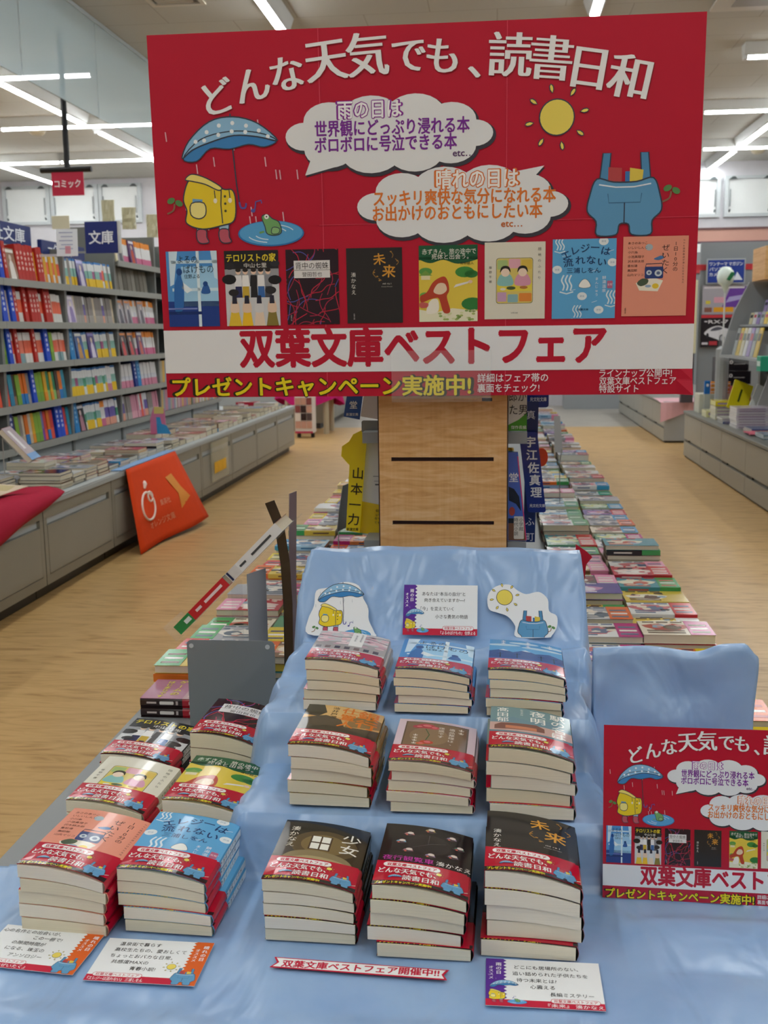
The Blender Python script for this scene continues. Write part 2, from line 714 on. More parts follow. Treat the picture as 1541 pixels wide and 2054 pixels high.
    def mesh(self, name, scale=1.0, dz=0.00012, z0=0.0, material=None, warp=None, plane='xy', flip=False):
        """lay the print in the xy plane (facing +z) or in the xz plane (facing -y)"""
        V, F, Cc = [], [], []
        off = 0
        for p, t, col, l in self.items:
            q = p * scale
            z = np.full(len(q), z0 + l * dz)
            if warp is not None:
                z = z + warp(q[:, 0], q[:, 1])
            if plane == 'xy':
                V.append(np.stack([q[:, 0], q[:, 1], z], 1))
            else:
                V.append(np.stack([q[:, 0], -z, q[:, 1]], 1))
            # face every triangle to the viewer
            a, b, c = q[t[:, 0]], q[t[:, 1]], q[t[:, 2]]
            ar = (b[:, 0] - a[:, 0]) * (c[:, 1] - a[:, 1]) - (b[:, 1] - a[:, 1]) * (c[:, 0] - a[:, 0])
            t = t.copy()
            neg = ar < 0
            t[neg] = t[neg][:, ::-1]
            F.append(t + off)
            Cc.append(np.repeat(np.array([[*col, 1.0]], np.float32), len(t) * 3, 0))
            off += len(q)
        V = np.concatenate(V)
        F = np.concatenate(F)
        me = bpy.data.meshes.new(name)
        me.from_pydata(V.tolist(), [], F.tolist())
        at = me.color_attributes.new('Col', 'FLOAT_COLOR', 'CORNER')
        at.data.foreach_set('color', np.concatenate(Cc).ravel())
        me.materials.append(material or M_INK)
        me.update()
        return me


def _half(poly, ax, lim, sg):
    out = []
    n = len(poly)
    for i in range(n):
        a, b = poly[i], poly[(i + 1) % n]
        ia, ib = (a[ax] - lim) * sg >= 0, (b[ax] - lim) * sg >= 0
        if ia:
            out.append(a)
        if ia != ib:
            t = (lim - a[ax]) / (b[ax] - a[ax])
            out.append((a[0] + (b[0] - a[0]) * t, a[1] + (b[1] - a[1]) * t))
    return out


# ------------------------------------------------------------------ the room
RX0, RX1, RY0, RY1, CZ = -8.0, 5.0, -9.0, 15.0, 3.18


def struct(name, mb, mats, parent=None):
    o = mb.build(name, mats, parent)
    if parent is None:
        o['kind'] = 'structure'
    return o


def sbox(name, dims, mats, col='#ffffff', parent=None):
    return struct(name, MB().box(*dims, col), mats, parent)


sbox('floor', (RX0, RY0, -0.1, RX1, 11.72, 0), M_FLOOR)
sbox('floor', (RX0, 11.72, -0.1, RX1, RY1, 0), M_TILE)
sbox('ceiling', (RX0, RY0, CZ, RX1, RY1, CZ + 0.1), M_CEIL)
wall_back = sbox('wall_back', (RX0, RY1, 0, RX1, RY1 + 0.1, CZ), M_WALL)
sbox('wall_left', (RX0 - 0.1, RY0, 0, RX0, RY1, CZ), M_WALL)
sbox('wall_right', (RX1, RY0, 0, RX1 + 0.1, RY1, CZ), M_WALL)
sbox('wall_front', (RX0, RY0 - 0.1, 0, RX1, RY0, CZ), M_WALL)

# terracotta band with dark rims on the far wall
struct('trim_1', MB().box(1.2, 14.965, 2.16, 4.95, 14.998, 2.31, '#d7a493').box(1.2, 14.95, 2.31, 4.95, 14.998, 2.335, '#6e4a48').box(1.2, 14.95, 2.135, 4.95, 14.998, 2.16, '#6a4a5c'), M_PAINT)
# white strip below the band: brightly lit wall painted as plain colour
struct('painted_lit_wall', MB().bbox(1.2, 14.94, 1.98, 4.95, 14.998, 2.13, 0.01, '#f4f6f4'), M_PAINT)


def window(x0, x1, z0, z1, n):
    w = tag(ob('window_%d' % n, None, None, (0, 0, 0)), kind='structure')
    y = 14.998
    f = MB()
    f.box(x0 - 0.05, y - 0.05, z1, x1 + 0.05, y, z1 + 0.04, '#c3c9cb')
    f.box(x0 - 0.05, y - 0.05, z0 - 0.04, x1 + 0.05, y, z0, '#c9cfd1')
    f.box(x0 - 0.05, y - 0.05, z0, x0, y, z1, '#c9cfd1')
    f.box(x1, y - 0.05, z0, x1 + 0.05, y, z1, '#c9cfd1')
    f.build('window_frame', M_METAL, w)
    MB().bbox(x0, y - 0.025, z0, x1, y, z1, 0.004, '#eef1f0').build('pane', M_PAINT, w)
    for x in (x0 + 0.02, x1 - 0.02):
        MB().tube([(x, y - 0.06, z0 + 0.09), (x, y - 0.06, z1 - 0.13)], 0.008, '#8d9496', 6).tube([(x, y - 0.06, z0 + 0.05), (x, y - 0.035, z0 + 0.03)], 0.012, '#6d7476', 6).build('stay_bar', M_METAL, w)
    for x in (x0 + 0.1 * (x1 - x0), x0 + 0.9 * (x1 - x0)):
        MB().prism_y([(x - 0.05, z1 - 0.005), (x + 0.05, z1 - 0.005), (x + 0.02, z1 + 0.03), (x - 0.01, z1 + 0.03)], y - 0.075, y - 0.051, '#4e5557').build('hinge', M_METAL, w)


for k, (a, b) in enumerate(((-6.86, -6.27), (-6.16, -5.57), (-5.46, -4.95))):
    window(a, b, 2.62, 3.07, k + 1)
for k, (a, b) in enumerate(((2.35, 2.88), (3.03, 3.57), (3.72, 4.26))):
    window(a, b, 2.51, 2.95, k + 4)

# ------------------------------------------------------------------ ceiling lights
tube_mesh = {}


def tube_light(x, y, length, along, label, group=None):
    """fluorescent batten: housing channel against the ceiling, end sockets and the tube"""
    key = (round(length, 3), along)
    if key not in tube_mesh:
        h = MB()
        a = length / 2
        tr = MB()
        so = MB()
        half = [(0.03 * math.cos(t), -0.012 + 0.022 * math.sin(t)) for t in [PI + PI * k / 8 for k in range(9)]]
        if along == 'y':
            h.prism_y([(-0.075, 0.079), (0.075, 0.079), (0.045, 0.0), (0.034, -0.0115), (-0.034, -0.0115), (-0.045, 0.0)], -a - 0.03, a + 0.03, '#c9cbc9')
            tr.prism_y(half, -a, a, '#ffffff')
            so.box(-0.032, -a - 0.03, -0.036, 0.032, -a - 0.001, -0.012, '#d4d6d6').box(-0.032, a + 0.001, -0.036, 0.032, a + 0.03, -0.012, '#d4d6d6')
        else:
            h.prism_x([(-0.075, 0.079), (0.075, 0.079), (0.045, 0.0), (0.034, -0.0115), (-0.034, -0.0115), (-0.045, 0.0)], -a - 0.03, a + 0.03, '#c9cbc9')
            tr.prism_x(half, -a, a, '#ffffff')
            so.box(-a - 0.03, -0.032, -0.036, -a - 0.001, 0.032, -0.012, '#d4d6d6').box(a + 0.001, -0.032, -0.036, a + 0.03, 0.032, -0.012, '#d4d6d6')
        h.M = None
        i0 = len(h.v)
        h.v += so.v
        h.f += [tuple(i0 + q for q in f) for f in so.f]
        h.c += so.c
        h.m += so.m
        tube_mesh[key] = (h.mesh('housing', M_METAL), tr.mesh('tube', M_TUBE))
    t = thing('ceiling_light', label, 'light', (x, y, CZ - 0.08), group=group)
    for nm, me in zip(('housing', 'tube'), tube_mesh[key]):
        ob(nm, me, t)


G_L = 'fluorescent tube lights on the shop ceiling'
# lengthwise rows
for x, ys, who in ((-6.0, (13.75, 11.9, 10.0), 'farthest from the island'), (-4.04, (13.8, 11.93, 9.74, 7.7, 5.7, 3.7, 1.6, -0.5, -2.6, -4.7), 'above the hanging sign'),
                   (-1.47, (13.4, 11.2, 9.0, 6.85, 4.75, 2.65, 0.55, -1.55, -3.65, -5.75), 'over the bookcase aisle'), (0.64, (13.4, 11.2, 9.0, 6.75, 4.65, 2.55, 0.45, -1.65, -3.75, -5.85), 'over the island'),
                   (2.79, (14.4, 12.42, 10.5, 8.4, 6.3, 4.2, 2.1, 0.0, -2.1, -4.2), 'over the magazine racks')):
    for k, y in enumerate(ys):
        tube_light(x, y, 1.75 if k else 1.7, 'y', 'lengthwise white tube light, %s from the far wall in the row %s' % (nth(k + 1), who), G_L)
# crosswise rows
for y, xs, who in ((8.69, (-4.02,), 'nearest the glass smoke barrier'), (10.75, (-4.1, -5.95), 'middle of three beyond the glass smoke barrier'), (12.85, (-4.35, -5.95), 'farthest beyond the glass smoke barrier'),
                   (8.93, (2.72,), 'nearest, over the magazine racks'), (11.08, (2.8,), 'middle one over the magazine racks'), (13.3, (3.2,), 'nearest the far wall over the magazine racks')):
    for k, x in enumerate(xs):
        tube_light(x, y, 1.62, 'x', 'crosswise white tube light, %s%s' % (who, '' if len(xs) == 1 else (', bookcase end' if k == 0 else ', outer end')), G_L)

# ceiling fittings
def vent(x, y, w, d, label, dark='#4a4338', slats=4):
    t = thing('ceiling_vent', label, 'vent', (x, y, CZ))
    f = MB()
    for a in ((-w / 2, -d / 2, w / 2, -d / 2 + 0.03), (-w / 2, d / 2 - 0.03, w / 2, d / 2), (-w / 2, -d / 2 + 0.03, -w / 2 + 0.03, d / 2 - 0.03), (w / 2 - 0.03, -d / 2 + 0.03, w / 2, d / 2 - 0.03)):
        f.box(a[0], a[1], -0.018, a[2], a[3], -0.001, '#cfc7b6')
    f.build('frame', M_METAL, t)
    MB().box(-w / 2 + 0.03, -d / 2 + 0.03, -0.004, w / 2 - 0.03, d / 2 - 0.03, -0.001, dark).build('backing', M_PAINT, t)
    for k in range(slats):
        yy = -d / 2 + 0.05 + (d - 0.1) * (k + 0.5) / slats
        MB().box(-w / 2 + 0.05, yy - (d - 0.1) / slats * 0.38, -0.014, w / 2 - 0.07, yy + (d - 0.1) / slats * 0.3, -0.006, '#b8ad98').build('slat', M_METAL, t)


vent(-2.07, 7.17, 0.36, 0.26, 'small beige ceiling vent beside the glass smoke barrier')
vent(1.27, 9.6, 0.22, 0.34, 'small ceiling vent half hidden by the big red banner')
ac = thing('ceiling_air_conditioner', 'recessed air conditioner grille in the ceiling over the magazine racks', 'air conditioner', (2.05, 7.5, CZ))
MB().bbox(-0.62, -0.42, -0.03, 0.62, 0.42, -0.002, 0.015, '#cfcabe').build('frame', M_METAL, ac)
MB().box(-0.5, -0.3, -0.036, 0.5, 0.3, -0.031, '#9b968c').build('grille', M_METAL, ac)
for x, y, lb in ((-4.83, 11.4, 'round smoke detector on the ceiling above the hanging sign'), (3.19, 14.1, 'round smoke detector on the ceiling near the far wall windows')):
    t = thing('smoke_detector', lb, 'detector', (x, y, CZ))
    MB().lathe([(0.0, -0.05), (0.05, -0.05), (0.075, -0.03), (0.09, -0.002), (0.0, -0.001)], '#b7ab90', 14).build('cap', M_PAINT, t)

# hanging glass smoke barrier
sb = thing('smoke_barrier', 'clear glass smoke barrier hanging from the ceiling in pale blue panes', 'barrier', (-2.75, 0, 0))
for k, (a, b) in enumerate(((3.0, 3.92), (3.94, 5.1), (5.12, 6.31), (6.33, 7.54), (7.56, 8.78), (8.8, 10.0))):
    MB().box(-0.005, a, 2.53, 0.005, b, CZ - 0.001, '#b9cbd2').build('pane', M_SMOKE, sb)
MB().box(-0.015, 3.0, CZ - 0.025, 0.015, 10.0, CZ - 0.001, '#a9b2b4').build('rail', M_METAL, sb)

# hanging category sign
hs = thing('hanging_sign', 'red hanging sign with white katakana on a black pole', 'sign', (0, 8.0, 0))
MB().tube([(-3.175, 0, CZ - 0.002), (-3.175, 0, 2.27)], 0.022, '#1b1c20', 8).build('pole', M_PAINT, hs)
MB().tube([(-3.38, 0, 2.262), (-2.99, 0, 2.262)], 0.022, '#17181c', 8).build('crossbar', M_PAINT, hs)
MB().bbox(-3.30, -0.006, 2.075, -3.055, 0.006, 2.245, 0.002, '#c41c40').build('board', M_PAINT, hs)
pr = Print().text('コミック', 0, 0, 0.062, '#fff4f6', w=0.2, bold=0.02)
ob('lettering', pr.mesh('lettering', plane='xz'), hs, (-3.178, -0.0075, 2.16))


# ------------------------------------------------------------------ drawer counters along the aisles
GREY = '#8b897e'


def drawer_cabinet(x, y0, y1, side, label, group, handle='top'):
    """low unit with one wide drawer: body, drawer front, finger slot, plinth. side=+1: front faces +x"""
    t = thing('drawer_cabinet', label, 'cabinet', (x, (y0 + y1) / 2, 0), group=group)
    w = (y1 - y0) / 2 - 0.004
    s = side
    d = 0.42

    def bx(mb, xa, ya, za, xb, yb, zb, col):
        xa, xb = sorted((xa * s, xb * s))
        mb.box(xa, ya, za, xb, yb, zb, col)
    if handle == 'top':
        m = MB()
        bx(m, -d, -w, 0.06, -0.02, w, 0.378, GREY)
        bx(m, -0.02, -w, 0.33, 0, w, 0.378, GREY)
        bx(m, -0.02, -w, 0.06, 0, w, 0.098, GREY)
        bx(m, -0.02, -w, 0.098, 0, -w + 0.03, 0.33, GREY)
        bx(m, -0.02, w - 0.03, 0.098, 0, w, 0.33, GREY)
        m.build('body', M_METAL, t)
        m = MB()
        bx(m, -0.015, -w + 0.033, 0.101, 0.001, w - 0.033, 0.298, '#8e8c82')
        m.build('drawer_front', M_METAL, t)
        m = MB()
        bx(m, -0.019, -w + 0.033, 0.300, -0.012, w - 0.033, 0.328, '#b9c0c4')
        m.build('finger_slot', M_METAL, t)
        m = MB()
        bx(m, -d, -w, 0, -0.05, w, 0.058, '#3a3834')
        m.build('plinth', M_PAINT, t)
    else:
        m = MB()
        bx(m, -d, -w, 0.012, -0.02, w, 0.352, '#96958c')
        m.build('body', M_METAL, t)
        m = MB()
        bx(m, -0.018, -w, 0.15, 0, w, 0.345, '#9b998f')
        m.build('door', M_METAL, t)
        m = MB()
        bx(m, -0.018, -w, 0.014, 0, w, 0.128, '#98968c')
        m.build('drawer_front', M_METAL, t)
        m = MB()
        bx(m, -0.017, w - 0.16, 0.130, -0.008, w - 0.01, 0.149, '#3a3a36')
        m.build('finger_slot', M_PAINT, t)
        m = MB()
        bx(m, -d, -w, 0.0, -0.012, w, 0.011, '#2b2a27')
        m.build('plinth', M_PAINT, t)
    return t


LX = -1.786
ys = [3.26 + 0.771 * k for k in range(-1, 9)]
for k in range(len(ys) - 1):
    drawer_cabinet(LX, ys[k], ys[k + 1], 1, 'grey drawer cabinet under the bookcase counter, %s from the near end' % nth(k + 1), 'drawer cabinets below the bookcase')
ct = thing('countertop', 'long pale grey countertop below the wall bookcase', 'countertop', (0, 0, 0))
MB().bbox(-2.60, 2.49, 0.379, LX + 0.012, 9.43, 0.402, 0.004, '#a3a9aa').build('slab', M_METAL, ct)
MB().box(LX - 0.03, 2.5, 0.4025, LX + 0.011, 9.42, 0.406, '#bcc3c4').build('edge_strip', M_METAL, ct)

RXF = 1.54
ys = [8.98 - 0.731 * k for k in range(6)]
for k in range(len(ys) - 1):
    drawer_cabinet(RXF, ys[k + 1], ys[k], -1, 'grey base cabinet of the magazine rack, %s from its far corner' % nth(k + 1), 'base cabinets of the magazine racks', 'low')
rt = thing('countertop', 'dark grey countertop carrying the magazine stacks', 'countertop', (0, 0, 0))
MB().bbox(RXF - 0.01, 5.3, 0.354, 2.35, 8.99, 0.375, 0.004, '#7f807a').build('slab', M_METAL, rt)
ys = [10.05 + 0.731 * k for k in range(6)]
for k in range(len(ys) - 1):
    drawer_cabinet(RXF, ys[k], ys[k + 1], -1, 'distant grey base cabinet behind the magazine rack, %s from the near one' % nth(k + 1), 'distant base cabinets', 'low')
ft = thing('countertop', 'distant grey countertop with a pink cloth on its corner', 'countertop', (0, 0, 0))
MB().bbox(RXF - 0.01, 10.04, 0.354, 2.35, 13.7, 0.375, 0.004, '#83847e').build('slab', M_METAL, ft)
MB().bbox(RXF, 10.03, 0.02, 1.98, 10.045, 0.353, 0.002, '#a3a6a6').build('end_panel', M_METAL, ft)
pk = thing('cloth', 'pale pink cloth hanging over the corner of the distant countertop', 'cloth')
g = []
for r in range(9):
    v = r / 8
    g.append([(1.50 + 0.4 * u, 10.02 + 0.5 * (1 - v) if v < 0.6 else 10.015 - 0.01 * math.sin(9 * u), 0.38 if v < 0.6 else 0.38 - (v - 0.6) / 0.4 * (0.19 - 0.15 * u)) for u in [c / 8 for c in range(9)]])
MB().sheet(g, '#e3b3bb', th=0.002).build('drape', M_CLOTH, pk)

# ------------------------------------------------------------------ wall bookcase
BX = -2.28
BAYS = [4.09, 4.88, 5.665, 6.45, 7.235, 8.02, 8.8]
SHELF_Z = [0.515, 0.715, 0.914, 1.112, 1.312]
for k in range(len(BAYS) - 1):
    y0, y1 = BAYS[k], BAYS[k + 1]
    top = 1.50 if k < 3 else 1.69
    t = thing('wall_bookcase', 'grey steel bookcase bay behind the drawer counter, %s from the near end' % nth(k + 1), 'bookcase', (BX, y0, 0), group='bookcase bays behind the drawer counter')
    L = y1 - y0 - 0.002
    MB().box(-0.30, 0.0, 0.404, -0.285, L, top, '#6c6e6d').build('back_panel', M_METAL, t)  # darker than the sides: shade behind the books put into its colour
    for yy in (0.0, L - 0.012):
        MB().box(-0.283, yy, 0.404, -0.02, yy + 0.012, top, '#7b7e7b').build('side_panel', M_METAL, t)
    MB().box(-0.283, 0.013, 0.404, -0.03, L - 0.013, 0.49, '#9ba0a1').build('base_panel', M_METAL, t)
    for z in SHELF_Z + ([1.487] if k >= 3 else []):
        MB().box(-0.283, 0.013, z - 0.022, -0.002, L - 0.013, z - 0.004, '#7d7f7c').box(-0.002, 0.0, z - 0.03, 0.006, L, z + 0.004, '#94968f').build('shelf', M_METAL, t)

shelf_cache = {}


def spine_mesh(t, h, cols, fr, d=0.11, marks=None):
    """standing paperback: cover shell round a page block; the spine is banded with its colours from the top down"""
    key = (round(t, 4), round(h, 3), cols, fr, d, marks)
    if key in shelf_cache:
        return shelf_cache[key]
    m = MB()
    z = h
    for c, f in zip(cols, fr):
        z1 = z - h * f
        m.box(-0.004, 0, z1, 0, t, z, c, 0)
        z = z1
    m.box(-d, 0, 0, -0.004, 0.0009, h, cols[0], 0)
    m.box(-d, t - 0.0009, 0, -0.004, t, h, cols[0], 0)
    m.box(-d + 0.003, 0.001, 0.002, -0.0041, t - 0.001, h - 0.003, '#d8cfb8', 1)
    if marks:
        n = 4
        for k in range(n):
            zc = h * (0.78 - 0.14 * k)
            a = min(t * 0.5, 0.022)
            m.box(0.0001, t / 2 - a / 2, zc - 0.0035, 0.0007, t / 2 + a / 2, zc, marks, 0)
            m.box(0.0001, t / 2 - a * 0.12, zc - 0.009, 0.0007, t / 2 + a * 0.12, zc + 0.006, marks, 0)
            m.box(0.0001, t / 2 - a * 0.42, zc - 0.010, 0.0007, t / 2 + a * 0.42, zc - 0.0075, marks, 0)
    shelf_cache[key] = m.mesh('spine_book', [M_INK, M_PAGES])
    return shelf_cache[key]


def face_mesh(w, h, seed, pal):
    """paperback standing face out: abstract cover picture"""
    key = ('face', w, h, seed)
    if key in shelf_cache:
        return shelf_cache[key]
    rnd = random.Random(seed)
    m = MB()
    m.box(-0.016, 0, 0, 0, w, h, pal[0], 0)
    m.box(-0.0155, 0.001, h, -0.001, w - 0.001, h + 0.0006, '#d8cfb8', 1)
    # a standing figure shape and a title strip
    cx = w * rnd.uniform(0.4, 0.6)
    body = [(cx - w * 0.28, h * 0.03), (cx + w * 0.28, h * 0.03), (cx + w * 0.2, h * 0.5), (cx + w * 0.07, h * 0.62), (cx - w * 0.07, h * 0.62), (cx - w * 0.2, h * 0.5)]
    m.prism_x(body, 0.0002, 0.0006, pal[1])
    m.prism_x([(cx + w * 0.13 * math.cos(a), h * 0.7 + w * 0.15 * math.sin(a)) for a in [2 * PI * k / 10 for k in range(10)]], 0.0002, 0.0006, pal[2])
    m.box(0.0002, w * 0.08, h * 0.86, 0.0006, w * 0.92, h * 0.96, pal[3])
    shelf_cache[key] = m.mesh('cover_book', [M_GLOSS, M_PAGES])
    return shelf_cache[key]


KIND = {   # code: (thickness, height, colours top-down, fractions, depth, mark colour, name, words, category)
    'B': (0.046, 0.178, ('#1547c0',), (1.0,), 0.125, '#eef2ff', 'shelf_divider', 'tall royal blue author divider', 'divider'),
    'R': (0.036, 0.178, ('#b5281e',), (1.0,), 0.125, '#f3dcd2', 'shelf_divider', 'tall red author divider', 'divider'),
    'N': (0.05, 0.182, ('#12307e',), (1.0,), 0.125, '#e8ecff', 'shelf_divider', 'tall navy divider', 'divider'),
    'H': (0.06, 0.178, ('#1d7ab8',), (1.0,), 0.13, '#9fd0ea', 'shelf_divider', 'tall sky blue divider', 'divider'),
    'o': (0.02, 0.15, ('#d9d6d2', '#e5694a', '#d8d6d0'), (0.26, 0.42, 0.32), 0.105, None, 'shelved_book', 'white and orange banded paperback', 'book'),
    'p': (0.02, 0.15, ('#d9d6d2', '#e87f66', '#7fa0a6'), (0.26, 0.42, 0.32), 0.105, None, 'shelved_book', 'white paperback with salmon stripe and teal foot', 'book'),
    'w': (0.019, 0.15, ('#dadada', '#c9ccd4', '#c77f96'), (0.5, 0.2, 0.3), 0.105, None, 'shelved_book', 'white paperback with rose foot', 'book'),
    'v': (0.019, 0.15, ('#e0e0e6', '#6a5da8', '#d99a84'), (0.3, 0.4, 0.3), 0.105, None, 'shelved_book', 'white and violet paperback with salmon foot', 'book'),
    'y': (0.02, 0.15, ('#3f7fc0', '#dfe2e2', '#86b7ae', '#e3bb20'), (0.08, 0.27, 0.3, 0.35), 0.105, None, 'shelved_book', 'blue-capped paperback with yellow foot', 'book'),
    'z': (0.02, 0.15, ('#3f7fc0', '#dfe2e2', '#a65a86', '#e3bb20'), (0.08, 0.27, 0.3, 0.35), 0.105, None, 'shelved_book', 'blue-capped plum paperback with yellow foot', 'book'),
    'x': (0.02, 0.15, ('#3f7fc0', '#dfe2e2', '#4a9a78', '#d9dcd6'), (0.08, 0.3, 0.32, 0.3), 0.105, None, 'shelved_book', 'blue-capped green and white paperback', 'book'),
    'g': (0.022, 0.15, ('#84ad34', '#6f9a3a'), (0.68, 0.32), 0.105, None, 'shelved_book', 'lime green paperback', 'book'),
    'e': (0.02, 0.15, ('#2f8a62', '#8ab86a'), (0.66, 0.34), 0.105, None, 'shelved_book', 'emerald paperback', 'book'),
    'a': (0.021, 0.15, ('#e0761c', '#1f74b8'), (0.66, 0.34), 0.105, None, 'shelved_book', 'orange paperback with blue foot', 'book'),
    'r': (0.02, 0.15, ('#cf3f3a', '#e2583f'), (0.62, 0.38), 0.105, None, 'shelved_book', 'scarlet paperback', 'book'),
    't': (0.02, 0.15, ('#2f93b0', '#267a9c'), (0.62, 0.38), 0.105, None, 'shelved_book', 'teal paperback', 'book'),
    'm': (0.019, 0.15, ('#d9a61e', '#d98a1c'), (0.7, 0.3), 0.105, None, 'shelved_book', 'mustard yellow paperback', 'book'),
    'u': (0.019, 0.15, ('#7a6fa8', '#7a3f9a'), (0.6, 0.4), 0.105, None, 'shelved_book', 'purple paperback', 'book'),
    'b': (0.018, 0.15, ('#4a3a30', '#8a6a52'), (0.7, 0.3), 0.105, None, 'shelved_book', 'brown paperback', 'book'),
    'k': (0.02, 0.15, ('#8b8580', '#a39d97'), (0.7, 0.3), 0.105, None, 'shelved_book', 'grey paperback', 'book'),
    'c': (0.02, 0.15, ('#cdbfa8', '#bfae92'), (0.7, 0.3), 0.105, None, 'shelved_book', 'tan paperback', 'book'),
    'q': (0.02, 0.15, ('#cf8fa2', '#d9a0ae'), (0.7, 0.3), 0.105, None, 'shelved_book', 'pink paperback', 'book'),
    'i': (0.034, 0.165, ('#d9cfae',), (1.0,), 0.12, '#5a5040', 'shelf_divider', 'cream divider with dark lettering', 'divider'),
    'n': (0.019, 0.15, ('#e58b2a', '#dcdcdc', '#c8688c'), (0.24, 0.46, 0.3), 0.105, None, 'shelved_book', 'orange-capped white paperback with pink foot', 'book'),
}
FACE = {
    '1': ('#8f6a52', '#e6e0d8', '#d8c2ae', '#e9e4da', 'brown and white'), '2': ('#4a3f86', '#d7cfe6', '#e6d2c4', '#8a7fd0', 'violet'), '3': ('#cfc3dc', '#8a78b0', '#efe2da', '#efe9f2', 'lilac'),
    '4': ('#3a2a2a', '#c23a3a', '#d8b8a6', '#e0822a', 'dark red figure'), '5': ('#5a3a6a', '#c0442e', '#e2c4b2', '#e8e2ea', 'purple and red'), '6': ('#17181c', '#b07a86', '#d8c0ba', '#d8d8dc', 'black'),
    '7': ('#a8a4a8', '#3f3f4c', '#e0d0c8', '#d9822a', 'grey figure'), '8': ('#2f5fa0', '#b88a4a', '#e0c8b0', '#e6ece8', 'blue and brown'),
}
# one string for each shelf of each bay, counted along the aisle from the near end; top shelf first
ROWS = {
    0: ['BBgrtBamBe', 'Bcr', 'gteBk', 'rtgrbtar', 'BNmgt'],
    1: ['B R1RRRRRmRRo', 'BcBRooRoRRRpoRR', 'gBoRppooRvooBq', 'rtbgaakBgggmemebatuvm', 'Nbgkcacmggurar BByrtaqem'],
    2: ['oykyy2xyyyzyyz', '3ckkkvkkk', 'Hk8yy2xyyzyy', 'yyzyyxyyyxzyyxyww', 'H6xyyyxyynnvvvvv'],
    3: ['i7nnnn5n', '', '7n7nnwn7', 'n4n4nn5', 'wwwwwwwNH', 'vvkkkqqqqwrw'],
}
BAYWORD = {0: 'first', 1: 'second', 2: 'third', 3: 'fourth'}
TILT = math.radians(6)
for bay, rows in ROWS.items():
    zs = sorted(SHELF_Z + ([1.487] if bay == 3 else []), reverse=True)
    for ri, row in enumerate(rows):
        z = zs[ri]
        y = BAYS[bay] + 0.016
        y_end = BAYS[bay + 1] - 0.018
        n = 0
        rnd = random.Random(100 * bay + ri)
        k = 0
        seq = row
        while seq and y < y_end - 0.012 and k < 90:
            ch = seq[k % len(seq)]
            if k >= len(seq) and ch in 'BRNHi12345678 ':
                k += 1
                if k > 4 * len(seq):
                    break
                continue
            k += 1
            if ch == ' ':
                y += 0.012
                continue
            n += 1
            where = '%s on %s shelf down, %s bookcase bay' % (nth(n), nth(ri + 1), BAYWORD[bay])
            if ch in FACE:
                w = 0.105
                if y + w > y_end:
                    n -= 1
                    continue
                o = ob('cover_book', face_mesh(w, 0.15, ch, FACE[ch]), None, (BX - 0.012, y, z + 0.001), (0, -TILT * 1.6, 0))
                tag(o, '%s paperback standing face out, %s' % (FACE[ch][4], where), 'book', 'paperbacks on the wall bookcase')
                y += w + 0.003
                continue
            t, h, cols, fr, d, mk, nm, words, cat = KIND[ch]
            tt = t * 1.8 if nm == 'shelved_book' else t
            tt = round(tt * rnd.choice((0.9, 1.0, 1.12)), 4)
            if y + tt > y_end:
                break
            hh = h - (0.004 if rnd.random() < 0.4 else 0)
            out = 0.012 if nm == 'shelf_divider' else rnd.choice((0.0, 0.0, -0.004))
            o = ob(nm, spine_mesh(tt, hh, cols, fr, d, mk), None, (BX - 0.025 + out, y, z + 0.001), (0, -TILT, 0))
            tag(o, '%s, %s' % (words, where), cat, 'dividers on the wall bookcase' if cat == 'divider' else 'paperbacks on the wall bookcase')
            y += tt + 0.0012
# the near-hidden far bays: too small to pick apart
m = MB()
rnd = random.Random(5)
for bay in (4, 5):
    for z in SHELF_Z[:2]:
        y = BAYS[bay] + 0.02
        while y < BAYS[bay + 1] - 0.05:
            w = rnd.uniform(0.02, 0.04)
            m.box(BX - 0.13, y, z + 0.001, BX - 0.025, y + w - 0.002, z + 0.15, rnd.choice(['#d9d6d2', '#c08a9a', '#d9b25a', '#8a9ab0', '#b0a890']))
            y += w
far = m.build('far_shelf_books', M_INK)
tag(far, 'rows of small paperbacks on the farthest bookcase bays', 'books', kind='stuff')
# deep shelf of grey bound volumes on the fourth bay
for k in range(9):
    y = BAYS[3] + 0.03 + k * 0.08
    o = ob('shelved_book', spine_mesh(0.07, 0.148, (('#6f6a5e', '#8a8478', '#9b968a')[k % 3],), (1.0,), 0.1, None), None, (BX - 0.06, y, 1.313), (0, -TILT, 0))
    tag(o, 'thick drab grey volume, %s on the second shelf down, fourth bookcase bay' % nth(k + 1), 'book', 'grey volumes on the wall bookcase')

# header boards, signs and papers along the bookcase top
hb = thing('header_board', 'navy header board with white kanji on the bookcase top', 'sign', (BX - 0.14, 4.3, 1.50))
MB().bbox(-0.012, 0, 0.0, 0.012, 1.22, 0.105, 0.003, '#1c2f6e').build('board', M_PAINT, hb)
pr = Print().text('集英社文庫', 0, 0, 0.075, '#e9edf5', w=0.62, bold=0.02)
me = pr.mesh('lettering', plane='xz')
ob('lettering', me, hb, (0.013, 0.83, 0.05), (0, 0, PI / 2))
hb2 = thing('header_board', 'navy header board with white katakana below the square navy sign', 'sign', (BX - 0.10, 5.55, 1.47))
MB().bbox(-0.012, 0, 0.0, 0.012, 0.6, 0.075, 0.003, '#20306e').build('board', M_PAINT, hb2)
pr = Print().text('ークス文庫', 0, 0, 0.06, '#e9edf5', w=0.34, bold=0.02)
ob('lettering', pr.mesh('lettering', plane='xz'), hb2, (0.013, 0.25, 0.036), (0, 0, PI / 2))

